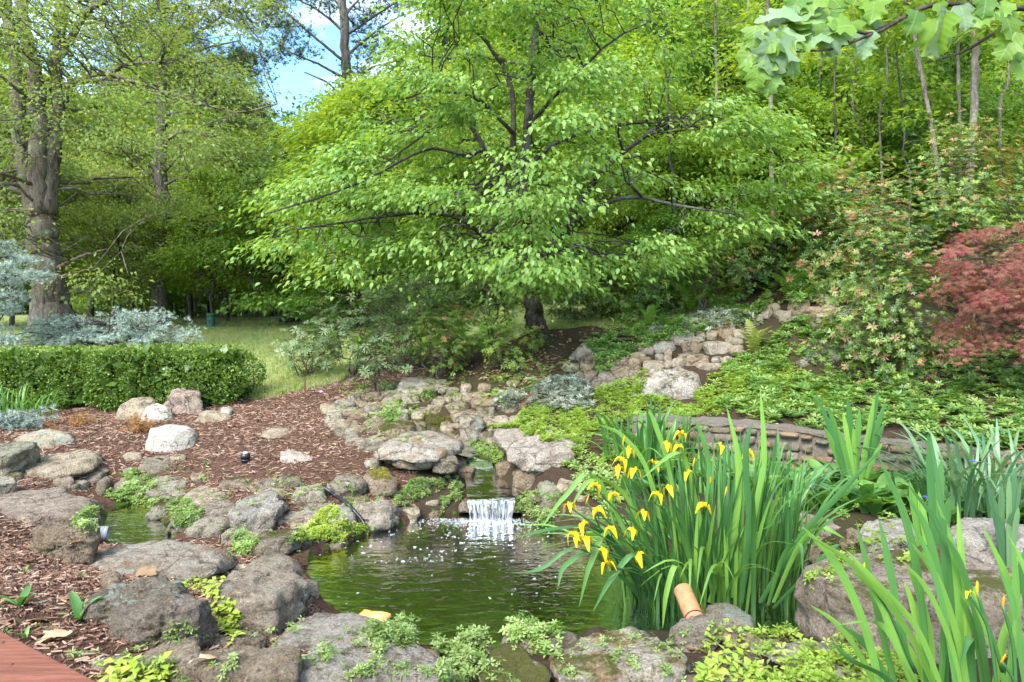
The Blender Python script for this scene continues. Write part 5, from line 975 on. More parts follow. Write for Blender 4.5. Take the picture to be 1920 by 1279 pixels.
shrub(RH, 'open grey-green rhododendron with bare stems beside the lawn', 'shrub', (575,706), [(520,650),(550,622),(600,600),(650,620),(655,665),(600,690),(535,680)], 300, BIGROS, .115, ['rhodo'], None, .7, 11, .018, shoots=40)
shrub(RH, 'taller leggy rhododendron right of the open grey-green one', 'shrub', (660,705), [(590,610),(620,545),(700,515),(765,560),(755,650),(690,680),(620,650)], 340, BIGROS, .12, ['rhodo','pieris'], .6, .8, 11, .018, shoots=44)
shrub(RH, 'lanky rhododendron with few leaves in front at the mulch edge', 'shrub', (712,742), [(655,690),(690,620),(745,600),(770,660),(740,720),(690,728)], 90, BIGROS, .12, ['rhodo'], None, .4, 9, .011, shoots=30)
shrub('azalea_bush', 'twiggy azalea with small leaves behind the yellow-green pieris', 'shrub', (780,690), [(715,590),(740,525),(820,510),(870,560),(840,620),(760,650)], 900, SPRIG, .075, ['pieris','rhodo'], .6, .8, 10, .014, d=14.3, shoots=50)
shrub('azalea_bush', 'azalea with thin dark stems just left of the dogwood trunk', 'shrub', (935,640), [(855,560),(880,500),(960,495),(975,570),(935,605),(870,600)], 650, SPRIG, .08, ['rhodo','pieris_light'], .6, .7, 9, .013, d=13.6, shoots=40)
shrub('azalea_bush', 'low brownish bush under the right side of the dogwood', 'shrub', (1170,600), [(1120,570),(1150,540),(1210,545),(1225,585),(1170,605)], 420, SPRIG, .075, ['pieris'], None, .5, 7, .012, d=13.6, shoots=24)
shrub('azalea_bush', 'dark green bush behind the ferns on the slope', 'shrub', (1260,580), [(1190,560),(1220,510),(1320,490),(1350,545),(1290,590)], 900, SPRIG, .09, ['pieris','deep'], .6, .7, 8, .014, d=13.6, shoots=36)
shrub('dogwood_sapling', 'small young dogwood with layered leaves right of the ferns', 'shrub', (1305,545), [(1255,480),(1290,455),(1350,462),(1372,480),(1330,492),(1280,500)], 420, LEAF8, .12, ['dogwood'], None, .5, 6, .015, d=12.8, shoots=26)
shrub('twiggy_bush', 'nearly leafless twiggy bush in the mulch left of the pieris', 'shrub', (735,690), [(690,680),(700,620),(760,600),(800,650),(770,690)], 60, SPRIG, .06, ['rhodo'], None, .5, 12, .008, d=13.3, shoots=70)

# flowers of the azaleas: pink petals dropped by the open rhododendron, a few blossoms
FLW = rosette(5, .3, .6, np.random.default_rng(31))
cover('fallen_petals', None, None, [(560,712),(640,700),(655,722),(600,735),(565,728)], 130, FLW, .035, M['pinkfl'])
# blue conifer at the left edge and the weeping blue cedar
def conifer(name, label, base, poly, nb, n, size, d, thick, tmpl, rad):
    r = rng(); b = P(base[0], base[1], d); g = np.array([b[0], d, float(H(b[0], d)[0])]); root = thing(name, label, 'conifer', g); cen = np.array([P(a, c, d+r.uniform(-thick, thick)) for a, c in in_poly(r, poly, nb)]); cen[:, 2] = np.maximum(cen[:, 2], H(cen[:, 0], cen[:, 1])+.05)
    tr = jitter_path(r, g-[0, 0, .1], np.array([g[0], d, cen[:, 2].max()]), 8, .03); nd = np.column_stack([tr, np.linspace(.07, .015, 8)]); mk('trunk', tube_mesh('trunk', [(tr-g, nd[:, 3])], 8), M['bark_dark'], parent=root)
    tw = link_twigs(r, nd, cen, 2, .03, .006); mk('branches', tube_mesh('branches', [(p-g, q) for p, q in tw], 5), M['bark_dark'], parent=root, kind='stuff')
    pts = []; lines = [p for p, _ in tw]
    for k in r.integers(len(lines), size=n):
        L = lines[k]; t = r.uniform(.45, 1)*(len(L)-1); i = min(int(t), len(L)-2); pts.append(L[i]+(L[i+1]-L[i])*(t-i)+r.normal(size=3)*rad*np.array([1, 1, .6]))
    pts = np.array(pts); mk('needles', scatter('needles', tmpl, pts-g, frames(randdir(r, n), norm(randdir(r, n)+[0, 0, 1.]), size*r.uniform(.6, 1.25, n)), r.random(n)), M['blue'], parent=root, kind='stuff'); return root
conifer('blue_spruce', 'blue-green spruce reaching in from the left edge', (-20,690), [(-110,420),(10,465),(60,485),(100,508),(112,520),(85,560),(45,590),(25,645),(-110,680)], 70, 5200, .085, 14.6, .9, SPIKY, .07)
conifer('weeping_cedar', 'low weeping silvery blue cedar mounding behind the hedge', (205,690), [(10,640),(40,608),(105,598),(160,612),(200,592),(260,584),(325,598),(372,622),(392,642),(350,668),(250,675),(30,670)], 120, 6200, .075, 15.8, .8, SPIKY, .05)
# Japanese maple
r = rng(); b = P(1965, 745, 8.4); g = np.array([b[0], b[1], float(H(b[0], b[1])[0])])
root = thing('japanese_maple', 'lace-leaved red Japanese maple weeping in from the right edge', 'tree', g)
pm = [(1690,525),(1715,490),(1760,465),(1800,445),(1860,428),(1960,415),(2060,440),(2060,660),(1960,660),(1895,640),(1830,640),(1795,660),(1775,640),(1800,600),(1790,570),(1730,555)]
cen = np.array([P(a, c, 8.4+r.uniform(-.7, .7)) for a, c in in_poly(r, pm, 62)]); top = np.array([g[0], g[1], P(0, 470, 8.4)[2]])
limbs = [(jitter_path(r, g-[0, 0, .1], top+np.array([r.normal()*.35, r.normal()*.3, -.25]), 8, .06), np.linspace(.035, .014, 8)) for _ in range(5)]
for L in limbs: mk('limb', tube_mesh('limb', [(L[0]-g, L[1])], 7), M['stem'], parent=root)
tw = link_twigs(r, limb_nodes(limbs), cen, 2, .014, .003); mk('twigs', tube_mesh('twigs', [(p-g, q) for p, q in tw], 4), M['stem'], parent=root, kind='stuff')
n = 7200; k = r.integers(len(cen), size=n); L = r.random(n); p = cen[k]+r.normal(size=(n, 3))*np.array([.10, .10, .025]); out = norm((cen[k]-top)*[1, 1, .3]+r.normal(size=(n, 3))*.25); p = p+out*(L*.22)[:, None]; p[:, 2] -= .16*L**1.5
f = norm(out+np.array([0, 0, -.9])+r.normal(size=(n, 3))*.35); up = norm(np.array([0, 0, 1.])+out*.5+r.normal(size=(n, 3))*.35); hz = np.clip((p[:, 2]-p[:, 2].min())/np.ptp(p[:, 2]), 0, 1)
mk('crown', scatter('crown', PALM, p-g, frames(f, up, r.uniform(.04, .078, n)), np.clip(r.random(n)*.8+(.25*(1-hz)), 0, .99)), M['maple_red'], parent=root, kind='stuff')

# ---------------------------------------------------------------- ferns
def frond_mesh(seed, L=1.0, arch=.5, npin=15):
    r = np.random.default_rng(seed); V, Fc = [], []; t = np.linspace(0, 1, npin); y = t*L*.9; z = arch*L*(t-.9*t**2.2)*1.1
    for i in range(1, npin):
        w = .2*L*math.sin(math.pi*min(1, .12+.88*t[i]))**.8*(1.05-t[i]*.55); c = np.array([0, y[i], z[i]])
        for s in (-1, 1):
            b = len(V); e = np.array([s*w, .30*w, -.12*w]); hw = L*.9/npin*.46; V += [c-[0, hw*.8, 0], c+[0, hw*.8, 0], c+e*.55+[0, hw, .01], c+e*.55-[0, hw*.6, -.01], c+e]; Fc += [(b, b+3, b+2), (b, b+2, b+1), (b+3, b+4, b+2)]
    for i in range(npin-1):
        b = len(V); hw = .008*L; V += [(-hw, y[i], z[i]+.004), (hw, y[i], z[i]+.004), (hw, y[i+1], z[i+1]+.004), (-hw, y[i+1], z[i+1]+.004)]; Fc += [(b, b+1, b+2), (b, b+2, b+3)]
    V = np.array(V); return mesh_np('frond', V, np.array(Fc), True, {'rnd': np.full(len(V), r.random()), 'tco': V})
FR = [frond_mesh(s, 1, a) for s, a in ((1,.5),(2,.75),(3,.95),(4,.35),(5,.7))]; FRG = [frond_mesh(s, 1, a) for s, a in ((11,.6),(12,.9),(13,.4))]
def fern(label, base, size, n, gold=False, d=None, tilt=(.5, 1.1)):
    r = rng(); b = hit(*base) if d is None else P(*base, d); g = np.array([b[0], b[1], float(H(b[0], b[1])[0])]); root = thing('fern', label, 'fern', g); src = FRG if gold else FR
    for k in range(n):
        me = src[r.integers(len(src))]; o = mk('frond', me, None if me.materials else M['fern_gold' if gold else 'fern'], parent=root); o.rotation_euler = (r.uniform(*tilt)*.9, r.uniform(-.15, .15), 2*np.pi*k/n+r.uniform(-.3, .3)); s = size*r.uniform(.75, 1.15); o.scale = (s, s, s)
    return root
fern('upright bright green fern beside the young dogwood above the triangular boulder', (1300,592), .95, 11)
fern('large arching fern near the stone heap at the top of the slope', (1490,548), .95, 11, d=12.3)
fern('smaller fern right behind the large arching fern', (1520,545), .75, 9, d=12.9)
fern('yellow-green fern at the right end of the tumbled stones', (1412,665), .62, 12, True)
fern('low fern on the slope left of the triangular boulder', (1218,612), .6, 9)
fern('fern in the shade under the right half of the dogwood', (1180,590), .6, 8, d=13.4)
fern('feathery fern at the right edge behind the red maple', (1905,470), .8, 9, d=10.8)
fern('fern behind the coppery pieris below the pale trunks', (1650,560), .7, 9, d=11)

# ---------------------------------------------------------------- ground cover
LW = T_([(0,0,0),(-.3,.45,.1),(.3,.45,.1),(0,1,.0)], [(0,2,1),(1,2,3)])
cover('bright_sedum_mat', 'bright yellow-green sedum carpet spreading below the rusty spotted boulder', 'ground cover', [(915,805),(960,772),(1085,765),(1110,735),(1180,700),(1178,760),(1325,765),(1330,700),(1400,680),(1480,700),(1560,735),(1520,775),(1340,788),(1130,785),(1105,812),(1112,850),(1095,828),(1000,806)], 11500, SPRIG, .052, M['sedum'], .05, .5)
cover('sloping_creeper', 'light green creeping plants on the slope under the dogwood', 'ground cover', [(1120,680),(1120,640),(1180,600),(1180,575),(1420,560),(1420,600),(1340,600),(1240,632),(1200,650)], 4200, SPRIG, .075, M['pachy'], .08, .7)
cover('pachysandra', 'glossy pachysandra filling the slope above the retaining wall at the right', 'ground cover', [(1335,785),(1400,735),(1560,705),(1620,720),(1780,720),(1960,690),(1960,845),(1800,832),(1550,806)], 3400, ROS, .085, M['pachy'], .10, .6)
cover('pachysandra', 'lush bright pachysandra between the golden fern and the moss-capped boulder', 'ground cover', [(1415,680),(1430,620),(1480,600),(1575,600),(1570,625),(1500,640),(1480,700),(1440,720)], 1100, ROS, .075, M['pachy'], .08, .6)
cover('slope_seedlings', 'scattered green seedlings on the mulch slope below the dogwood', 'ground cover', [(830,745),(900,700),(1080,690),(1070,720),(1000,740),(900,760)], 700, SPRIG, .05, M['pachy'], .03, .6, clump=60)
cover('weeds', None, None, [(600,735),(700,715),(830,700),(850,720),(760,735),(640,745)], 420, SPRIG, .05, M['pachy'], .03, .6, clump=30)
cover('undergrowth', 'mixed green undergrowth under the trees on the right slope', 'undergrowth', [(1340,560),(1420,500),(1600,470),(1960,440),(1960,560),(1580,560),(1430,580)], 3000, ROS, .11, M['pachy'], .15, .7)
cover('undergrowth', 'leafy undergrowth in the shade left of the dogwood trunk', 'undergrowth', [(640,640),(700,590),(980,570),(980,620),(880,650),(700,660)], 1700, ROS, .11, M['fern'], .12, .7)
cover('pachysandra', 'young pachysandra between the tumbled ridge and the golden fern', 'ground cover', [(1330,700),(1380,665),(1430,660),(1450,700),(1420,740),(1340,740)], 600, ROS, .07, M['pachy'], .07, .6)
cover('leaf_litter', None, None, [(1340,790),(1600,800),(1960,850),(1960,780),(1500,740)], 700, LEAF4, .10, M['dead'], .03, .6)
cover('leaf_litter', None, None, [(760,700),(1000,640),(1200,600),(1240,640),(1100,690),(900,760)], 1500, LEAF4, .09, M['dead'], .02, .5)
def mound(label, base_poly, n, size, hgt, name='silver_plant'):
    r = rng(); q = in_poly(r, base_poly, n); c = np.asarray(base_poly, float).mean(0); pts = []
    ext = np.ptp(np.asarray(base_poly), axis=0)/2
    for a, b in q:
        h = surf(a, b)
        if h is not None and h[0][1] < 30: k = max(0, 1-((a-c[0])/ext[0])**2-((b-c[1])/ext[1])**2); pts.append(h[0]+[0, 0, hgt*k**.5*r.uniform(.2, 1)])
    pts = np.array(pts); n = len(pts); g = pts.mean(0); g[2] = float(H(g[0], g[1])[0]); root = thing(name, label, 'plant', g)
    mk('foliage', scatter('foliage', ROS, pts-g, frames(randdir(r, n)*[1, 1, .3]+1e-3, norm(np.array([0, 0, 1.])+r.normal(size=(n, 3))*.45), size*r.uniform(.6, 1.2, n)), r.random(n)), M['silver'], parent=root, kind='stuff')
    st = [(np.array([g*0+(p_-g)*[.85, .85, 0]-[0, 0, .02], p_-g]), .004) for p_ in pts[::6]]; mk('stems', tube_mesh('stems', st, 4), M['stem'], parent=root, kind='stuff')
mound('silvery grey leaved mound left of the rusty spotted boulder', [(985,765),(1000,735),(1040,715),(1085,715),(1112,740),(1110,765),(1060,775)], 800, .07, .24)
mound('thin silvery plant trailing left of the reddish brown stone', [(925,760),(940,738),(985,730),(985,755),(950,770)], 220, .06, .10)
mound('silver-leaved patch at the foot of the ferns behind the triangular boulder', [(1275,612),(1300,592),(1380,585),(1425,592),(1390,612),(1320,622)], 420, .09, .14)
mound('silver-leaved tuft left of the triangular boulder', [(1215,628),(1225,612),(1248,608),(1252,628),(1235,636)], 130, .07, .10)
SP = 'stonecrop'
cover(SP, 'pale stonecrop cascading over the rocks left of the waterfall', 'ground cover', [(742,948),(765,905),(830,892),(872,912),(868,968),(845,978),(822,975),(790,940)], 1700, SPRIG, .036, M['sedum_pale'], .06, .8)
cover(SP, 'yellow stonecrop hanging over the far left corner of the pond', 'ground cover', [(560,1010),(570,985),(610,955),(650,975),(698,990),(692,1012),(640,1012),(600,1025),(560,1035)], 1300, SPRIG, .036, M['jenny'], .06, .8)
cover(SP, 'dark green stonecrop right of the waterfall under the big boulder', 'ground cover', [(948,985),(975,945),(1000,930),(1040,935),(1045,985),(1000,992)], 900, SPRIG, .036, M['sedum_pale'], .06, .8)
cover(SP, 'stonecrop along the inner bank of the small pool', 'ground cover', [(195,920),(225,895),(262,885),(292,910),(300,948),(250,945),(215,940)], 800, SPRIG, .04, M['sedum_pale'], .06, .8)
cover(SP, 'stonecrop between the leaning stone and the pitted rock at the small pool', 'ground cover', [(305,985),(325,940),(350,938),(378,965),(350,985),(320,1000)], 420, SPRIG, .04, M['sedum_pale'], .05, .8)
cover(SP, 'stonecrop on the outer bank of the small pool above the grey pipe', 'ground cover', [(138,985),(160,960),(190,955),(192,990),(165,998)], 260, SPRIG, .04, M['sedum_pale'], .05, .8)
cover(SP, 'stonecrop on the dark mossy rock at the pond shore', 'ground cover', [(410,1020),(440,1000),(480,1015),(470,1040),(430,1040)], 300, SPRIG, .04, M['sedum_pale'], .05, .8)
cover(SP, 'thick pale stonecrop between the grey rock and the mossy wedge at the bottom edge', 'ground cover', [(660,1215),(700,1182),(760,1170),(810,1178),(905,1195),(935,1180),(905,1215),(860,1290),(820,1300),(826,1225),(740,1204),(700,1215)], 2300, SPRIG, .036, M['sedum_pale'], .08, .8)
cover(SP, 'stonecrop trailing over the small grey rock at the near shore', 'ground cover', [(935,1205),(960,1165),(1000,1170),(1050,1190),(1060,1240),(1020,1240),(985,1215)], 480, SPRIG, .036, M['sedum_pale'], .09, .8)
cover(SP, 'stonecrop lining the upper stream between the stones', 'ground cover', [(690,775),(730,755),(780,760),(770,790),(720,795)], 420, SPRIG, .045, M['sedum_pale'], .05, .8)
cover(SP, 'stonecrop tuft on the right bank of the stream', 'ground cover', [(872,850),(895,830),(930,838),(942,868),(905,880)], 420, SPRIG, .04, M['sedum_pale'], .05, .8)
cover(SP, 'stonecrop among the rocks above the long rounded boulder', 'ground cover', [(850,755),(910,735),(960,745),(930,765)], 260, SPRIG, .045, M['sedum_pale'], .05, .8)
cover('yellow_creeper', 'yellow creeping plant running between the pitted rock and the dark boulders', 'ground cover', [(350,1092),(385,1085),(425,1090),(400,1105),(412,1130),(448,1150),(450,1185),(430,1215),(412,1180),(398,1125),(370,1110)], 520, LW, .042, M['jenny'], .04, .7)
cover('yellow_creeper', 'yellow-green creeping plants matted over the flat slab at bottom right', 'ground cover', [(1345,1200),(1420,1185),(1500,1190),(1440,1215),(1520,1225),(1680,1245),(1720,1300),(1290,1310),(1310,1230)], 1500, LW, .045, M['jenny'], .05, .9)
cover('yellow_creeper', 'fresh green sedum growing through the yellow creeper at the bottom right', 'ground cover', [(1400,1190),(1470,1165),(1530,1195),(1690,1250),(1740,1310),(1400,1310),(1440,1240)], 900, SPRIG, .042, M['sedum'], .07, .9)
cover('yellow_creeper', 'leafy yellow-green weeds at the bottom edge near the railing', 'ground cover', [(190,1265),(225,1240),(250,1270),(320,1265),(330,1300),(190,1300)], 220, LW, .05, M['jenny'], .06, .9)
cover('bright_sedum_mat', 'bright sedum hanging over the left end of the retaining wall', 'ground cover', [(1100,790),(1180,775),(1235,785),(1215,830),(1190,890),(1120,880),(1110,840)], 1300, SPRIG, .05, M['sedum'], .06, .6)
cover('low_weeds', 'thin green weeds between the stones of the upper stream', 'ground cover', [(640,765),(740,745),(860,720),(1000,715),(960,770),(880,800),(760,820),(690,830)], 420, SPRIG, .035, M['sedum_pale'], .03, .7, clump=50)
cover('low_weeds', 'small green plants on the bare bed behind the speckled rock', 'ground cover', [(1480,930),(1700,935),(1780,970),(1620,975),(1540,950)], 600, SPRIG, .05, M['pachy'], .05, .7)
cover('creeping_stonecrop', 'stray stonecrop sprigs creeping between the bank stones', 'ground cover', [(180,900),(330,880),(620,905),(745,925),(760,990),(600,1040),(460,1050),(400,1010),(330,1000),(190,930)], 900, SPRIG, .028, M['sedum_pale'], .03, .9, clump=70)
cover('creeping_stonecrop', 'stray stonecrop sprigs creeping between the front rim stones', 'ground cover', [(150,1200),(400,1180),(600,1160),(740,1190),(920,1210),(1040,1190),(1290,1170),(1500,1200),(1500,1290),(200,1290)], 1100, SPRIG, .028, M['sedum_pale'], .03, .9, clump=80)
cover('creeping_stonecrop', 'stray green sprigs around the right shore stones', 'ground cover', [(1480,960),(1640,960),(1780,1000),(1700,1040),(1540,1080),(1480,1060)], 420, SPRIG, .032, M['sedum'], .03, .9, clump=30)
cover('pachysandra', 'dark pachysandra running up under the red maple', 'ground cover', [(1730,650),(1960,600),(1960,705),(1780,730),(1700,715)], 900, ROS, .085, M['pachy'], .08, .6)
cover('low_weeds', 'green plants around the moss-capped boulder', 'ground cover', [(1460,690),(1490,610),(1600,600),(1640,700),(1560,715)], 500, ROS, .07, M['pachy'], .05, .7)
cover('low_weeds', 'leafy plants on the bare bank between the big rugged boulder and the wall', 'ground cover', [(1070,830),(1190,800),(1210,900),(1150,960),(1070,920)], 700, SPRIG, .06, M['sedum_pale'], .06, .7)
cover('pachysandra', 'pachysandra going on past the right edge of the slope', 'ground cover', [(1960,600),(2400,560),(2500,1000),(1960,845)], 1500, ROS, .10, M['pachy'], .08, .6)
cover('rock_moss', None, None, [(795,774),(846,778),(840,800),(798,800)], 500, SPIKY, .02, M['wet_moss'], .01, .5)
cover('rock_moss', None, None, [(690,878),(722,876),(735,895),(700,900)], 350, SPIKY, .02, M['wet_moss'], .01, .5)
cover('rock_moss', None, None, [(1515,660),(1530,635),(1565,628),(1580,640),(1560,662),(1535,668)], 500, SPIKY, .022, M['wet_moss'], .01, .5)
# ---------------------------------------------------------------- blades: irises, daylilies, lily-of-the-valley
def blade_np(path, w, n=12, fold=.25, tw=0.0, face=None):
    """ribbon along path, width w, tapering to a point, folded a little along the middle"""
    s = spline(path, n); t = norm(np.gradient(s, axis=0)); side0 = np.array([1., 0, 0]) if face is None else np.asarray(face, float); u = np.linspace(0, 1, n)
    wid = w*np.minimum(1, .72+u*1.2)*np.clip((1-u)/.32, 0, 1)**.7; V = []
    for k in range(n):
        s1 = side0-t[k]*np.dot(side0, t[k]); s1 /= np.linalg.norm(s1); a = tw*u[k]; nn = np.cross(s1, t[k]); s2 = s1*math.cos(a)+nn*math.sin(a); nn = np.cross(s2, t[k]); V += [s[k]-s2*wid[k]/2, s[k]+nn*wid[k]*fold*.5, s[k]+s2*wid[k]/2]
    i = np.arange(n-1)[:, None]*3; j = np.arange(2)[None]; Fc = np.stack([i+j, i+j+1, i+j+4, i+j+3], -1).reshape(-1, 4)
    tco = np.column_stack([np.tile([-.5, 0, .5], n), np.repeat(u, 3), np.zeros(3*n)]); return np.array(V), Fc, tco
def blade_mesh(name, path, w, rnd, **k):
    V, Fc, tco = blade_np(path, w, **k); return mesh_np(name, V, Fc, True, {'rnd': np.full(len(V), rnd), 'tco': tco+[rnd*9, 0, 0]})
def variants(name, specs, L=1.0):
    out = []
    for i, (lean, sag, w) in enumerate(specs):
        t = np.linspace(0, 1, 6); y = lean*t+sag*t**2.4; z = t*math.sqrt(max(1-lean**2, .2))-sag*.75*t**3.2; out.append(blade_mesh(name, np.column_stack([0*t, y, z]), w, (i*.37+.1) % 1, tw=(i % 3-1)*.4))
    return out
r = rng()
IV = variants('leaf', [(.04,.02,.036),(.08,.05,.034),(.12,.10,.036),(.10,.22,.033),(.15,.40,.032),(.18,.55,.03),(.06,.30,.034),(.14,.7,.03),(.02,.08,.038),(.2,.25,.033)])
FALLP = (lambda t: np.column_stack([0*t, t*.8, .35*np.sin(t*3.0)-.75*t**3]))(np.linspace(0, 1, 6))
def petal(path, w, tip=.5):
    s = spline(path, 7); u = np.linspace(0, 1, 7); wid = w*np.sin(np.pi*np.clip(u*.86+.1, 0, 1))**.8; V = []
    for k in range(7): V += [s[k]+[-wid[k]/2, 0, .12*wid[k]], s[k], s[k]+[wid[k]/2, 0, .12*wid[k]]]
    i = np.arange(6)[:, None]*3; j = np.arange(2)[None]; V = np.array(V); return mesh_np('petal', V, np.stack([i+j, i+j+1, i+j+4, i+j+3], -1).reshape(-1, 4), True, {'rnd': np.full(len(V), .5+.3*w), 'tco': V})
FALL_ = petal(FALLP, .62); STD_ = petal(np.array([(0,0,0),(0,.12,.3),(0,.1,.6)]), .24); TUB_ = tube_mesh('tube', [(np.array([(0,0,-.9),(0,0,-.4),(0,0,.05)]), np.array([.05,.09,.07]))], 7)
BUD_ = tube_mesh('bud', [(np.array([(0,0,-.5),(0,0,0),(0,0,.45),(0,0,.8),(0,0,1.05)]), np.array([.05,.10,.12,.09,.02]))], 8)
def flower_stem(root, g, base, tip, bend, open_=True, size=.075, r=r, petal_mat='yellow'):
    w = np.array([base, (np.asarray(base)+tip)/2+bend, tip]); s = spline(w, 10); st = mk('flower_stem', tube_mesh('flower_stem', [(s-g, np.linspace(.008, .006, 10))], 6), M['iris'], parent=root)
    mk_f = mk('flower' if open_ else 'flower_bud', TUB_ if open_ else BUD_, M['dayl'] if open_ else M['yellow'], parent=root, loc=np.asarray(tip)-g); a0 = r.uniform(0, 6.28); mk_f.scale = (size,)*3; mk_f.rotation_euler = (r.uniform(-.35, .35), r.uniform(-.35, .35), a0)
    if open_:
        for k in range(3):
            o = mk('petal', FALL_, M[petal_mat], parent=mk_f); o.rotation_euler = (r.uniform(-.2, .2), 0, k*2.094+r.uniform(-.2, .2)); o.scale = (r.uniform(.85, 1.15),)*3
            o = mk('petal', STD_, M[petal_mat], parent=mk_f); o.rotation_euler = (r.uniform(-.4, .1), 0, k*2.094+1.05)
    return mk_f
# the big clump of yellow irises standing in the pond
g = np.array([*lvl(1325, 1135, 0), -.1]); root = thing('yellow_iris_clump', 'big clump of yellow flag irises with arching leaves standing in the pond', 'iris', g)
def put_blade(root, g, me, pos, az, L, matn='iris', wide=1.0):
    o = mk('leaf', me, None if me.materials else M[matn], parent=root, loc=np.asarray(pos)-g); o.rotation_euler = (0, 0, az); o.scale = (L*wide, L, L); return o
for k in range(270):
    a = r.uniform(0, 6.28); q = r.random()**.55; bx, by = math.cos(a)*q, math.sin(a)*q; pos = (g[0]+.72*bx+.05, g[1]+.40*by+.1, -.12)
    az = math.atan2(by*.6, bx)-math.pi/2+r.normal()*.5; v = r.choice(10, p=[.08,.1,.1,.12,.14,.12,.1,.1,.06,.08] if bx < .25 else [.2,.2,.14,.1,.06,.04,.08,.02,.12,.04])
    put_blade(root, g, IV[v], pos, az, r.uniform(.85, 1.34)*(1.0 if bx < .2 else 1.1), wide=.72)
# blades whose course can be followed in the photograph
def course(root, g, pts, w, matn='iris', rnd=None, tw=.3, face=None, r=r):
    path = np.array([P(*q) for q in pts])-g; o = mk('leaf', blade_mesh('leaf', path, w, r.random() if rnd is None else rnd, n=16, tw=tw, face=face), M[matn], parent=root); return o
d = g[1]
for pts, w in (([(1425,1130,5.0),(1500,1010,4.95),(1575,925,4.9),(1655,838,4.85)],.075),([(1330,1130,5.2),(1375,1000,5.2),(1385,870,5.2),(1362,760,5.2)],.085),([(1370,1120,5.1),(1410,980,5.1),(1432,860,5.1),(1425,720,5.1)],.08),([(1390,1130,5.0),(1405,1000,5.0),(1398,850,5.0),(1412,790,5.0)],.075),
  ([(1220,1120,5.2),(1130,1000,5.0),(1050,990,4.9),(960,1010,4.8)],.06),([(1200,1120,5.2),(1120,1040,5.0),(1060,1060,4.9),(1045,1105,4.8)],.06),([(1230,1125,5.2),(1120,900,5.1),(1060,930,5.0),(1015,990,4.9)],.06),([(1215,1120,5.2),(1090,1030,5.0),(1010,1068,4.9),(955,1075,4.8)],.05),
  ([(1250,1120,5.2),(1150,1000,5.0),(1110,1050,4.8),(1085,1140,4.7)],.065),([(1270,1130,5.1),(1200,1040,4.9),(1150,1080,4.8),(1110,1150,4.7)],.065),([(1300,1140,5.0),(1270,1060,4.8),(1250,1110,4.7),(1242,1180,4.65)],.065),([(1245,1120,5.2),(1180,940,5.1),(1110,900,5.0),(1065,960,4.9)],.06),
  ([(1260,1110,5.3),(1220,900,5.3),(1170,820,5.3),(1120,795,5.3)],.06),([(1290,1110,5.3),(1260,900,5.4),(1230,800,5.4),(1215,765,5.4)],.065),([(1310,1110,5.3),(1330,900,5.4),(1320,830,5.4),(1300,780,5.4)],.065),([(1450,1130,5.0),(1500,1020,4.9),(1540,990,4.8),(1585,1010,4.8)],.06),([(1440,1135,5.0),(1470,1040,4.9),(1500,1020,4.8),(1505,1080,4.75)],.055),
  ([(1450,1140,4.9),(1530,1060,4.8),(1560,1030,4.8),(1575,1020,4.8)],.06),([(1340,1100,5.3),(1290,880,5.2),(1265,850,5.1),(1200,900,5.0)],.06)): course(root, g, pts, w*.6)
for px, py, dd in ((1115,912,4.9),(1165,865,5.1),(1190,885,5.0),(1178,845,5.2),(1095,985,4.8),(1085,1010,4.8),(1068,950,4.9),(1145,995,4.8),(1185,998,4.75),(1200,1045,4.7),(1130,1035,4.75),(1255,918,5.0),(1272,840,5.2),(1232,930,4.95),(1350,838,5.2),(1402,850,5.1),(1278,815,5.3),(1160,880,5.1),(1075,1005,4.8),(1250,835,5.25),(1320,950,4.9),(1100,1015,4.75),(1205,965,4.9),(1150,930,5.0),(1290,890,5.1),(1120,960,4.9),(1225,870,5.1),(1140,1060,4.75)):
    t = P(px, py, dd); b = np.array([g[0]+(t[0]-g[0])*.45, g[1]+.1+(t[1]-g[1])*.3, -.08]); flower_stem(root, g, b, t, np.array([(t[0]-b[0])*-.18, 0, .1]), True, .068)
for px, py, dd in ((1332,905,5.0),(1300,870,5.1),(1168,830,5.2),(1360,925,4.95),(1100,940,4.9)):
    t = P(px, py, dd); b = np.array([g[0]+(t[0]-g[0])*.5, g[1]+.1, -.08]); flower_stem(root, g, b, t, np.zeros(3), False, .05)
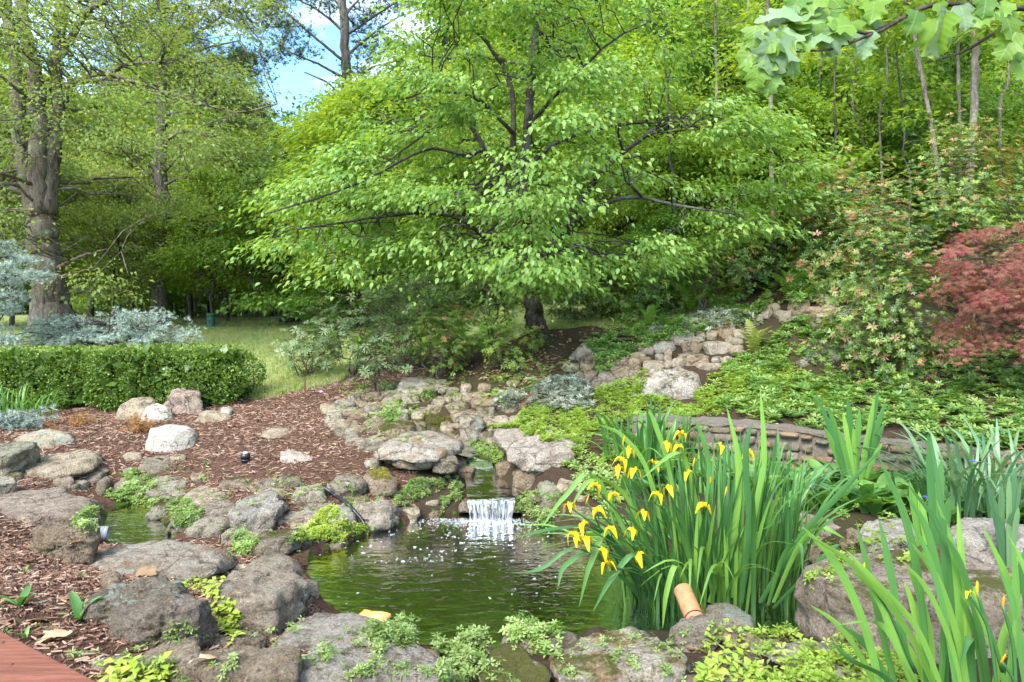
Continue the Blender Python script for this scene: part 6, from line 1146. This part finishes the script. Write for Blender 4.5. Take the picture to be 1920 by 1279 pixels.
# foreground iris at the lower right
g = np.array(hit(1760, 1330)); root = thing('foreground_iris', 'tall iris with a few yellow buds in the right foreground, before the huge boulder', 'iris', g); d = g[1]
for pts, w in (([(1690,1330,3.1),(1660,1210,3.1),(1630,1080,3.1),(1605,975,3.1)],.06),([(1720,1330,3.1),(1690,1180,3.1),(1665,1050,3.1),(1648,972,3.1)],.065),([(1740,1330,3.1),(1730,1150,3.1),(1700,980,3.1),(1645,850,3.1)],.07),([(1760,1330,3.15),(1770,1150,3.15),(1740,1000,3.15),(1697,925,3.15)],.065),([(1790,1330,3.2),(1785,1150,3.2),(1765,1000,3.2),(1700,905,3.2)],.06),
  ([(1800,1330,3.2),(1800,1180,3.2),(1788,1040,3.2),(1755,935,3.2)],.07),([(1815,1330,3.2),(1812,1150,3.2),(1803,1050,3.2),(1795,940,3.2)],.065),([(1770,1330,3.1),(1700,1180,3.0),(1600,1060,2.95),(1500,995,2.9)],.05),([(1780,1330,3.0),(1720,1180,2.95),(1640,1090,2.9),(1585,1030,2.9)],.05),([(1745,1330,3.0),(1700,1250,2.9),(1650,1170,2.9),(1568,1172,2.85)],.045),
  ([(1830,1330,3.1),(1820,1230,3.1),(1818,1195,3.0),(1800,1250,2.95)],.075),([(1860,1330,3.0),(1880,1200,3.0),(1900,1120,3.0),(1840,980,3.0)],.075),([(1880,1330,2.9),(1905,1180,2.9),(1905,1100,2.9),(1900,1010,2.9)],.06),([(1900,1330,3.0),(1850,1180,3.0),(1830,1120,3.0),(1835,1090,3.0)],.06),([(1930,1330,2.9),(1915,1230,2.9),(1900,1130,2.9),(1870,1060,2.9)],.06),
  ([(1730,1330,3.05),(1690,1230,3.0),(1640,1110,3.0),(1588,1065,3.0)],.055),([(1750,1330,3.15),(1745,1200,3.15),(1725,1120,3.15),(1700,1060,3.15)],.06),([(1710,1330,3.0),(1660,1270,2.95),(1600,1240,2.9),(1555,1200,2.9)],.05),([(1775,1330,3.2),(1772,1150,3.2),(1768,980,3.2),(1742,800,3.25)],.065),([(1960,1330,2.9),(1950,1200,2.9),(1935,1100,2.9),(1890,1000,2.9)],.06),([(1805,1330,3.05),(1790,1210,3.05),(1760,1100,3.05),(1728,1030,3.05)],.06)): course(root, g, pts, w*.5, tw=.25)
for pts, sz in (([(1715,1260,3.0),(1640,1130,3.0),(1620,1075,3.0)],.045),([(1870,1300,2.9),(1850,1190,2.9),(1832,1110,2.9)],.045),([(1905,1290,2.85),(1890,1180,2.85),(1880,1135,2.85)],.042),([(1910,1320,2.85),(1890,1270,2.85),(1878,1240,2.85)],.042)):
    w = np.array([P(*q) for q in pts]); flower_stem(root, g, w[0], w[2], np.array([.015, 0, .01]), False, sz)
w = np.array([P(*q) for q in [(1880,1260,2.9),(1840,1160,2.9),(1818,1113,2.9)]]); f = flower_stem(root, g, w[0], w[2], np.array([.015, 0, .01]), True, .03)
for k in range(16):
    bx = r.uniform(1640, 1960); tx = bx+r.uniform(-170, 60); ty = r.uniform(960, 1180); dd = r.uniform(2.9, 3.25); course(root, g, [(bx,1330,dd),(bx+(tx-bx)*.25,1330-(1330-ty)*.45,dd),(bx+(tx-bx)*.6,1330-(1330-ty)*.8,dd),(tx,ty,dd)], r.uniform(.022, .036), tw=.3)
# iris fans behind
def fan(label, base, tips, d, w, name='iris_fan', matn='iris'):
    b = P(*base, d); g = np.array([b[0], d, float(H(b[0], d)[0])]); root = thing(name, label, 'iris', g)
    for i, (tx, ty, sag) in enumerate(tips):
        t = P(tx, ty, d-.1); s = g+np.array([(tx-base[0])*.0006, (i % 3-1)*.03, -.03]); m1 = s+(t-s)*.4+[0, 0, .05]; m2 = s+(t-s)*.75+[0, 0, .04+sag]; course(root, g, [], w, matn) if False else mk('leaf', blade_mesh('leaf', np.array([s, m1, m2, t])-g, w*(.85+.3*((i*37) % 10)/10), (i*.29) % 1, n=14, tw=.3), M[matn], parent=root)
    return root
fan('stiff upright iris fan in front of the middle of the retaining wall', (1605,890), [(1530,740,0),(1552,760,0),(1545,800,0),(1580,770,0),(1590,745,0),(1612,765,0),(1640,745,0),(1648,728,0),(1662,750,0),(1630,800,0),(1600,800,0),(1660,790,0),(1570,800,0),(1655,830,0)], 6.9, .055)
fan('small bluish iris fan before the pale boulder at the right edge', (1885,1055), [(1850,900,0),(1862,930,0),(1878,905,0),(1892,890,0),(1905,880,0),(1915,900,0),(1910,950,0),(1870,960,0),(1898,960,0)], 5.0, .045, matn='iris_blue')
fan('pair of tall iris blades standing above the huge boulder', (1752,1010), [(1740,812,0),(1765,860,0),(1705,900,0),(1722,920,0),(1780,930,0)], 4.9, .06)
# violet-flowered spiderwort clump with long arching leaves
DV = variants('leaf', [(.2,.5,.022),(.25,.7,.02),(.15,.35,.024),(.3,.8,.02),(.1,.25,.024)])
def arch_clump(name, label, cat, base, d, n, L, spread, matn, src=None, var=.25):
    r = rng(); b = P(*base, d); g = np.array([b[0], d, float(H(b[0], d)[0])]); root = thing(name, label, cat, g); src = src or DV
    for k in range(n):
        a = r.uniform(0, 6.28); q = r.random()**.5; o = mk('leaf', src[r.integers(len(src))], None, parent=root, loc=(spread[0]*q*math.cos(a), spread[1]*q*math.sin(a), -.03))
        if not o.data.materials: o.data.materials.append(M[matn])
        o.material_slots[0].link = 'OBJECT'; o.material_slots[0].material = M[matn]; o.rotation_euler = (0, 0, a-math.pi/2+r.normal()*.7); s = L*r.uniform(1-var, 1+var); o.scale = (s*1.3, s, s)
    return root
rt = arch_clump('spiderwort', 'arching blue-green spiderwort with a few violet flowers by the wall at the right', 'plant', (1840,925), 6.2, 150, .9, (.55, .32), 'iris_blue')
g = np.array(rt.location); VF = mesh_np('flower', FLW[0], FLW[1], True, {'rnd': np.full(len(FLW[0]), .5), 'tco': FLW[0]})
for px, py in ((1755,887),(1827,866),(1736,933),(1760,892)): o = mk('flower', VF, M['violet'], parent=rt, loc=P(px, py, 5.75)-g); o.scale = (.05,)*3
arch_clump('daylily_clump', 'bright green grassy clump by the hedge at the left edge', 'plant', (45,775), hit(45, 780)[1], 90, .62, (.5, .2), 'dayl')
arch_clump('daylily_clump', 'small tuft of grassy leaves behind the upright pinkish rock', 'plant', (305,755), hit(305, 762)[1]+.1, 55, .55, (.22, .15), 'dayl')
arch_clump('iris_fan', 'dense green leaf clump hiding the left end of the retaining wall', 'iris', (1215,885), 7.75, 110, .82, (.5, .22), 'iris', IV)
arch_clump('iris_fan', 'arching green leaves before the wall behind the tall iris blades', 'iris', (1390,890), 7.0, 70, .6, (.5, .15), 'iris', IV)
arch_clump('grass_tuft', 'thin grassy tuft beside the water in front of the retaining wall', 'plant', (1480,905), 6.6, 40, .5, (.25, .15), 'iris_blue')
# lily-of-the-valley: each broad leaf an object
r = rng(); t = np.linspace(0, 1, 8)
def broad(seed):
    rr = np.random.default_rng(seed); lean = rr.uniform(.25, .6); path = np.column_stack([0*t, lean*t+.25*t**2, t*.85-.28*t**2.5]); s = path; w = .34*np.sin(np.pi*np.clip(t*.9+.06, 0, 1))**.75; V = []
    for k in range(8): V += [s[k]+[-w[k]/2, 0, .10*w[k]], s[k]+[-w[k]*.25, -.02, -.01], s[k]+[0, 0, -.03*w[k]], s[k]+[w[k]*.25, -.02, -.01], s[k]+[w[k]/2, 0, .10*w[k]]]
    i = np.arange(7)[:, None]*5; j = np.arange(4)[None]; return mesh_np('leaf', np.array(V), np.stack([i+j, i+j+1, i+j+6, i+j+5], -1).reshape(-1, 4), True, {'rnd': np.full(40, rr.random()), 'tco': np.column_stack([np.tile([-.5,-.25,0,.25,.5], 8)+seed, np.repeat(t, 5), np.zeros(40)])})
BR = [broad(s) for s in range(6)]
def lily(label, poly, n, L):
    r = rng(); q = in_poly(r, poly, n); hs = [surf(a, b) for a, b in q]; pts = np.array([h[0] for h in hs if h is not None and not h[2] and h[0][1] < 12]); g = pts.mean(0); root = thing('lily_of_the_valley', label, 'plant', g)
    for p in pts: o = mk('leaf', BR[r.integers(6)], None if BR[0].materials and all(b.materials for b in BR) else M['lily'], parent=root, loc=p-g-[0, 0, .02]); o.rotation_euler = (r.normal()*.15, r.normal()*.2, r.uniform(0, 6.28)); s = L*r.uniform(.7, 1.2); o.scale = (s, s, s)
for b in BR: b.materials.append(M['lily'])
lily('broad lily-of-the-valley leaves between the retaining wall and the speckled rock', [(1490,935),(1540,890),(1640,900),(1740,925),(1750,975),(1640,968),(1560,958),(1500,960)], 230, .36)
lily('broad lily-of-the-valley leaves under the spiderwort at the right', [(1740,930),(1920,950),(1960,1000),(1850,990),(1740,985)], 140, .36)
lily('broad leaves just behind the yellow irises below the wall', [(1200,900),(1300,885),(1480,890),(1500,935),(1400,940),(1150,925)], 110, .36)

# ---------------------------------------------------------------- hedge-foot plants and dead tufts
conifer('blue_juniper', 'low blue-grey juniper at the left edge below the grassy clump', (30,800), [(-20,795),(0,775),(40,770),(72,785),(60,800),(0,806)], 34, 900, .07, hit(30, 802)[1], .25, SPIKY, .04)
def dead_tuft(label, base, n, size, h=.22):
    r = rng(); g = hit(*base); root = thing('dead_shrub', label, 'plant', g); p = np.abs(r.normal(size=(n, 3)))*np.array([.1, .1, h*.5])*np.where(r.random((n, 3)) < .5, -1, 1); p[:, 2] = np.abs(p[:, 2])
    mk('foliage', scatter('foliage', SPIKY, p, frames(randdir(r, n), norm(p+[0, 0, .3]), size*r.uniform(.6, 1.2, n)), r.random(n)), M['rustplant'], parent=root, kind='stuff'); mk('stems', tube_mesh('stems', [(np.array([(0, 0, -.03), q]), np.array([.006, .003])) for q in p[::5]], 4), M['stem'], parent=root, kind='stuff')
dead_tuft('dried orange-brown little shrub in front of the white triangular stone', (262,808), 150, .07)
dead_tuft('dried brown little shrub in the mulch left of the hedge rocks', (153,796), 120, .065, .16)
dead_tuft('tiny dried brown tuft in the mulch at the left', (95,804), 40, .05, .1)
# seedlings in the mulch
def seedling(label, base, n, L, name='seedling'):
    r = rng(); h = surf(*base); g = h[0]; root = thing(name, label, 'plant', g)
    for k in range(n):
        o = mk('leaf', BR[r.integers(6)], None, parent=root); o.rotation_euler = (r.uniform(-.2, .3), 0, 2*np.pi*k/n+r.uniform(-.4, .4)); s = L*r.uniform(.6, 1.1); o.scale = (s*.8, s, s)
for b, n, L, t_ in (((38,1140),5,.17,'dandelion-like seedling left of the arched dark boulder near the left edge'),((148,1165),5,.2,'upright seedling at the left foot of the arched dark boulder'),((48,1200),2,.11,'single young leaf just above the red railing'),((45,1075),3,.08,'tiny seedling in the mulch below the brown block'),((155,1085),3,.07,'tiny yellowish seedling by the egg-shaped stone'),((462,905),4,.1,'small green seedling at the mulch edge above the flat tan rock'),((388,874),4,.10,'green weed in the mulch near the black cap'),((240,825),3,.08,'pale weed left of the round white boulder'),((658,832),3,.09,'little weed in the mulch left of the domed capstone')): seedling(t_, b, n, L)
cover('seedlings', None, None, [(0,1060),(160,1070),(180,1180),(60,1200),(0,1180)], 26, SPRIG, .03, M['pachy'], .01, .6)
# ---------------------------------------------------------------- dead leaves as objects
def lobed(seed, deep=.35, n=17):
    """a lobed leaf: midrib along +y, outline by mirrored half widths, cupped"""
    r = np.random.default_rng(seed); y = np.array([0,.02,.06,.16,.22,.30,.36,.46,.50,.56,.60,.72,.76,.82,.86,.94,1.0]); w = np.array([.0,.16,.30,.40,.52,.44,.33,.36,.50,.46,.31,.25,.30,.24,.14,.08,0.0]); sh = np.array([0,-.02,-.06,-.05,.03,.02,0,.02,.10,.08,.02,.02,.08,.06,.02,0,0]); V = []
    w = w*r.uniform(.9, 1.1)
    for k in range(n):
        for s, f in ((-1, 1), (-1, .5), (0, 0), (1, .5), (1, 1)):
            V.append((s*w[k]*f, y[k]+sh[k]*f, .10*w[k]*f+.05*math.sin(9*y[k]+s+seed)*f-.22*y[k]**2))
    i = np.arange(n-1)[:, None]*5; j = np.arange(4)[None]; V = np.array(V); return mesh_np('leaf', V, np.stack([i+j, i+j+1, i+j+6, i+j+5], -1).reshape(-1, 4), True, {'rnd': np.full(len(V), (seed*.31) % 1), 'tco': V*np.array([1, 1, 1])})
LB = [lobed(s) for s in range(5)]; LBD = [lobed(s+20) for s in range(3)]
for m_ in LBD: m_.materials.append(M['dead'])
r = rng()
for (px, py), L, t_ in (((130,1190),.17,'large tan dead lobed leaf in the mulch above the railing'),((255,1080),.16,'curled brown dead leaf between the egg-shaped stone and the long flat rock'),((441,1068),.14,'pinkish dead leaf caught in the gap beside the pitted rock'),((405,1240),.12,'thin dead leaf upright among the creeping plants'),((160,1020),.1,'dark brown dead leaf on the brown block'),((545,940),.1,'dry leaf at the foot of the pointed grey stone'),((300,862),.1,'tan dead leaf at the foot of the round white boulder'),((690,978),.09,'pale dead leaf on the sloping slab by the hose'),((1305,1222),.1,'reddish dead leaf below the cracked dark stone'),((50,1170),.12,'dead leaf in the mulch near the left edge')):
    h = surf(px, py); o = mk('dead_leaf', LBD[r.integers(3)], None, loc=h[0]+[0, 0, .02], label=t_, cat='dead leaf'); o.rotation_euler = (r.uniform(-.3, .3), r.uniform(-.3, .3), r.uniform(0, 6.28)); o.scale = (L*.9, L, L)

# ---------------------------------------------------------------- branch with big lobed leaves hanging into the upper right corner
g = P(2060, 30, 2.5); root = thing('overhanging_branch', 'branch with large lobed bright leaves hanging in from the upper right corner', 'branch', g)
tw = [([(2060,20,2.5),(1900,15,2.45),(1760,8,2.4),(1690,35,2.35),(1640,62,2.3),(1590,55,2.3)],.012,.005),([(2060,-10,2.5),(1900,18,2.5),(1800,40,2.45),(1720,70,2.4)],.009,.004),([(2060,5,2.55),(1900,45,2.5),(1810,95,2.5),(1735,118,2.5)],.009,.003),([(1690,35,2.35),(1600,75,2.3),(1500,85,2.25),(1450,90,2.25)],.006,.003),([(1640,62,2.3),(1560,92,2.25),(1490,95,2.2)],.005,.003),([(1880,10,2.5),(1840,-40,2.45),(1790,-60,2.4)],.006,.003)]
for pts, r0, r1 in tw: s = spline([P(*q) for q in pts], 20)-g; mk('twig', tube_mesh('twig', [(s, np.linspace(r0, r1, 20))], 7), M['stem'], parent=root)
r = rng()
def big_leaf(px, py, d, ang, L, face=(0, -1, .35), mt='tulip', k=None):
    a = math.radians(ang); f = np.array([math.cos(a), 0, -math.sin(a)]); up = np.array(face, float); f = f-up*np.dot(f, up)/np.dot(up, up)*.6; f /= np.linalg.norm(f); Mx = frames(f[None], norm(up)[None], L*.74)[0]; m4 = np.eye(4); m4[:3, :3] = Mx; m4[:3, 3] = P(px, py, d)-g
    o = mk('leaf', LB[r.integers(5)], None, parent=root); o.matrix_local = Matrix(m4.tolist())
    if not o.data.materials: o.data.materials.append(M[mt])
    o.material_slots[0].link = 'OBJECT'; o.material_slots[0].material = M[mt]
# (petiole end px,py, distance, direction of the tip in degrees clockwise from right, length, facing, kind)
for q in ((1462,62,2.2,105,.20,(.1,-1,.5),'tulip_pale'),(1440,70,2.2,140,.17,(-.4,-1,.3),'tulip'),(1425,85,2.22,95,.20,(-.7,-.8,.2),'tulip'),(1470,80,2.2,75,.17,(.5,-.8,.5),'tulip'),(1500,30,2.25,190,.19,(0,-.8,1),'tulip_pale'),(1510,25,2.3,160,.18,(.1,-.7,.8),'tulip_pale'),(1540,20,2.3,200,.16,(0,-.9,.6),'tulip'),(1555,62,2.25,170,.18,(.1,-1,.7),'tulip_pale'),(1570,60,2.25,120,.13,(.2,-1,.2),'tulip_pale'),(1590,55,2.3,60,.13,(.2,-1,.4),'tulip'),(1620,58,2.3,90,.13,(0,-1,.2),'tulip_pale'),(1585,20,2.35,230,.15,(0,-.8,.7),'tulip'),(1600,10,2.35,300,.14,(0,-1,.4),'tulip'),(1615,30,2.35,20,.14,(.2,-1,.6),'tulip'),(1530,70,2.25,40,.12,(.2,-1,.5),'tulip'),(1450,120,2.2,100,.14,(-.2,-1,.1),'tulip'),(1760,30,2.35,100,.20,(-.9,-.6,.3),'tulip'),(1775,30,2.35,125,.22,(.8,-.6,.2),'tulip_pale'),(1720,20,2.35,110,.12,(.1,-1,.2),'tulip'),(1800,10,2.4,80,.13,(0,-1,.5),'tulip_pale'),(1880,20,2.4,70,.16,(.2,-1,.4),'tulip'),(1905,60,2.4,120,.15,(-.3,-1,.3),'tulip'),(1860,15,2.4,140,.14,(0,-1,.4),'tulip'),(1910,110,2.45,70,.16,(0,-1,.4),'tulip'),(1660,10,2.35,200,.14,(0,-.8,.6),'tulip'),(1540,-10,2.3,150,.17,(0,-.9,.5),'tulip'),(1640,-10,2.3,100,.14,(0,-.9,.5),'tulip'),(1850,-20,2.4,100,.15,(0,-.9,.5),'tulip'),(1490,60,2.22,130,.15,(-.1,-1,.8),'tulip_pale'),(1520,50,2.25,215,.15,(-.2,-.8,.9),'tulip')):
    big_leaf(*q); q2 = list(q); q2[0] += r.uniform(-45, 45); q2[1] += r.uniform(-30, 22); q2[3] += r.uniform(-45, 45); q2[4] *= r.uniform(.6, .9); q2[6] = 'tulip'
    if q[0] < 1660 or r.random() < .4: big_leaf(*q2)

# ---------------------------------------------------------------- made things
# utility post on the lawn
h = P(396, 626, 29.0); g = np.array([h[0], h[1], float(H(h[0], h[1])[0])]); root = thing('utility_post', 'short dark green post with a cap standing on the lawn', 'post', g)
def lathe(name, prof, seg=16):
    a = np.linspace(0, 2*np.pi, seg, endpoint=False); V = np.array([(rr*math.cos(q), rr*math.sin(q), zz) for rr, zz in prof for q in a]); n = len(prof); i = np.arange(n-1)[:, None]*seg; j = np.arange(seg)[None]; return mesh_np(name, V, np.stack([i+j, i+(j+1) % seg, i+seg+(j+1) % seg, i+seg+j], -1).reshape(-1, 4), True)
mk('post_body', lathe('post_body', [(.17,-.2),(.17,.50),(.165,.505)], 20), M['green_post'], parent=root); mk('post_cap', lathe('post_cap', [(.19,.46),(.20,.47),(.20,.575),(.18,.60),(.0,.605)], 20), M['green_post'], parent=root); mk('faceplate', mesh_np('faceplate', [(-.05,-.175,.15),(.05,-.175,.15),(.05,-.175,.32),(-.05,-.175,.32)], np.array([[0,1,2,3]]), False), M['black'], parent=root)
# rusty plant stake
g = hit(572, 745); root = thing('plant_stake', 'thin rusty metal stake standing in the mulch', 'stake', g); mk('rod', tube_mesh('rod', [(np.array([(0,0,-.2),(0,0,.26)]), .006)], 6), M['rusty'], parent=root); mk('plate', mesh_np('plate', [(-.022,-.008,.12),(.022,-.008,.12),(.005,-.008,.36),(-.005,-.008,.36),(-.022,.008,.12),(.022,.008,.12),(.005,.008,.36),(-.005,.008,.36)], np.array([[0,1,2,3],[5,4,7,6],[0,4,5,1],[1,5,6,2],[2,6,7,3],[3,7,4,0]]), False), M['rusty'], parent=root)
# black riser with a white cap
g = hit(460, 868); root = thing('sprinkler_head', 'black plastic sprinkler cap with a white top sticking out of the mulch', 'sprinkler', g)
mk('body', lathe('body', [(.045,-.1),(.045,.05),(.058,.052),(.058,.10),(.05,.105),(.05,.112),(.0,.112)], 20), M['black'], parent=root); mk('ridge', lathe('ridge', [(.05,.018),(.061,.022),(.061,.04),(.05,.044)], 20), M['black'], parent=root); mk('cap', lathe('cap', [(.028,.112),(.030,.125),(.022,.133),(.0,.134)], 16), M['white'], parent=root)
# grey pipe at the small pool
def pipe(name, label, a, b, rad, mat, rings=(), wall=.82):
    a, b = np.asarray(a, float), np.asarray(b, float); root = thing(name, label, 'pipe', a); ax = norm(b-a); s = norm(np.cross(ax, [0, 0, 1.])); u = np.cross(s, ax); L = np.linalg.norm(b-a)
    def tube(nm, prof, m):
        q = np.linspace(0, 2*np.pi, 22, endpoint=False); V = np.array([ax*t+(s*math.cos(k)+u*math.sin(k))*rr for rr, t in prof for k in q]); n = len(prof); i = np.arange(n-1)[:, None]*22; j = np.arange(22)[None]; mk(nm, mesh_np(nm, V, np.stack([i+j, i+(j+1) % 22, i+22+(j+1) % 22, i+22+j], -1).reshape(-1, 4), True), m, parent=root)
    tube('pipe_body', [(rad,0),(rad,L*.995),(rad*.98,L),(rad*wall,L),(rad*wall,L*.3),(0,L*.3)], M[mat])
    for t, rr, w, m in rings: tube('collar', [(rad*.99,t*L-w),(rad*rr,t*L-w*.8),(rad*rr,t*L+w*.8),(rad*.99,t*L+w)], M[m])
    return root
e = P(203, 1000, 6.45); pipe('pvc_pipe', 'grey plastic pipe pouring water into the small pool', e+np.array([-.28, -.10, .02]), e, .062, 'pvc', [(.72,1.12,.06,'pvc'),(.93,1.06,.02,'pvc')])
t0 = P(1303, 1160, 4.45); t1 = P(1284, 1110, 4.62); dv = t1-t0; pipe('terracotta_pipe', 'terracotta coloured pipe end lying on the cracked stone above the pond', t1+np.array([.0,.06,-.01]), t0+(t0-t1)*.25, .062, 'terracotta', [(.78,1.015,.006,'black')], .9)
# hose over the rocks
hp = []
for a, b in ((606,918),(618,925),(632,935),(650,948),(664,962),(678,978),(684,990)):
    h = surf(a, b); hp.append(h[0]+[0, 0, .022])
hp = spline(np.array(hp), 40); mk('garden_hose', tube_mesh('garden_hose', [(hp-hp[0], .021)], 10), M['black'], loc=hp[0], label='thin black hose running over the sloping slab towards the pond', cat='hose')
# leaves sunk on the pond floor
q = in_poly(r, [(780,1090),(860,1060),(1040,1075),(1100,1160),(960,1200),(840,1190),(790,1150)], 330); q = np.array([lvl(a, b, -.42) for a, b in q]); pz = np.column_stack([q, H(q[:, 0], q[:, 1])+.02]); n = len(pz)
m_ = leaf_mat('sunken_leaf', GR((.22,.10,.012),(.40,.20,.02),(.48,.30,.04)), .2, .7, .1); mk('sunken_leaves', scatter('sunken_leaves', LEAF4, pz, frames(randdir(r, n)*[1, 1, .1]+1e-4, norm(np.array([0, 0, 1.])+r.normal(size=(n, 3))*.25), r.uniform(.05, .12, n)), r.random(n)), m_, kind='stuff')
# koi
def fish(name, label, px, py, L, ang, z, mat):
    p = lvl(px, py, z); root = thing(name, label, 'fish', (*p, z)); root.rotation_euler = (0, math.radians(14), math.radians(ang)); s = np.linspace(0, 1, 12); rad = L*.17*np.sin(np.pi*np.clip(s*.93+.04, 0, 1))**.75*(1-.35*s); V, Fl = tubes([(np.column_stack([(s-.5)*L, .02*np.sin(s*5), 0*s]), rad)], 12); V = V*[1, 1, 1.1]; mk('body', mesh_np('body', V, Fl), M[mat], parent=root)
    mk('tail_fin', mesh_np('tail_fin', [(.42*L,0,0),(.75*L,.06*L,.2*L),(.66*L,0,.0),(.75*L,-.03*L,-.2*L)], np.array([[0,1,2],[0,2,3]])), M[mat], parent=root)
    for sg in (-1, 1): mk('side_fin', mesh_np('side_fin', [(-.15*L,sg*.13*L,-.03),(.02*L,sg*.24*L,-.05),(.06*L,sg*.14*L,-.03)], np.array([[0,1,2]])), M[mat], parent=root)
    mk('back_fin', mesh_np('back_fin', [(-.1*L,0,.15*L),(.05*L,0,.20*L),(.25*L,0,.1*L)], np.array([[0,1,2]])), M[mat], parent=root)
fish('koi_fish', 'pale orange koi at the surface by the near shore', 692, 1160, .36, 165, -.005, 'koi')
# railing of the deck in the lower left corner
A, B_ = np.array([-1.41, 1.876, 1.35]), np.array([-.97, 1.602, 1.35]); ax = norm((B_-A)[None])[0]; pn = np.array([-ax[1], ax[0], 0]); pn = -pn if pn[1] > 0 else pn
g = A-ax*1.2; root = thing('deck_railing', 'red-brown wooden deck railing cutting the lower left corner', 'railing', g)
def board(name, off, w, z0, z1, L0, L1, along=True):
    V = []
    for t in (L0, L1):
        for o_, zz in ((off, z0), (off, z1), (off+w, z1), (off+w, z0)): V.append(ax*t+pn*o_+[0, 0, zz])
    V = np.array(V); me = mesh_np(name, V, np.array([[0,1,5,4],[1,2,6,5],[2,3,7,6],[3,0,4,7],[3,2,1,0],[4,5,6,7]]), False); o = mk(name, me, M['wood'], parent=root); bv = o.modifiers.new('edge', 'BEVEL'); bv.width = .004; bv.segments = 2; return o
board('top_board', 0, .14, -.038, 0, 0, 3.4); board('side_board', .035, .035, -.16, -.040, 0, 3.4); board('bottom_board', .035, .035, -.95, -.86, 0, 3.4)
for t in (.05, 1.65, 3.2): board('railing_post', .073, .09, -1.35, -.042, t, t+.09)
for t in np.arange(.25, 3.2, .13): board('baluster', .0385, .03, -.86, -.161, t, t+.03)
for t, o_ in ((1.30,.03),(1.30,.11),(1.45,.07),(1.7,.03),(1.7,.11)): mk('screw', lathe('screw', [(.0045,.0008),(.0045,.0016),(0,.0017)], 10), M['rusty'], parent=root, loc=ax*t+pn*o_)

# ---------------------------------------------------------------- look-alikes that share a label: say which one by its place
_lab = {}
for o in C.objects:
    if o.parent is None and o.get('label'): _lab.setdefault(o['label'], []).append(o)
ORD = {2: ['left one of two', 'right one of two'], 3: ['leftmost of three', 'middle of three', 'rightmost of three'], 4: ['leftmost of four', 'second from left', 'second from right', 'rightmost of four'], 5: ['leftmost of five', 'second from left', 'middle of five', 'second from right', 'rightmost of five'], 6: ['leftmost of six', 'second from left', 'third from left', 'third from right', 'second from right', 'rightmost of six']}
for k, os_ in _lab.items():
    if 2 <= len(os_) <= 6:
        for o, w in zip(sorted(os_, key=lambda q: q.location.x/max(q.location.y, .1)), ORD[len(os_)]): o['label'] = (k+', '+w) if len((k+' '+w).split()) <= 16 else k
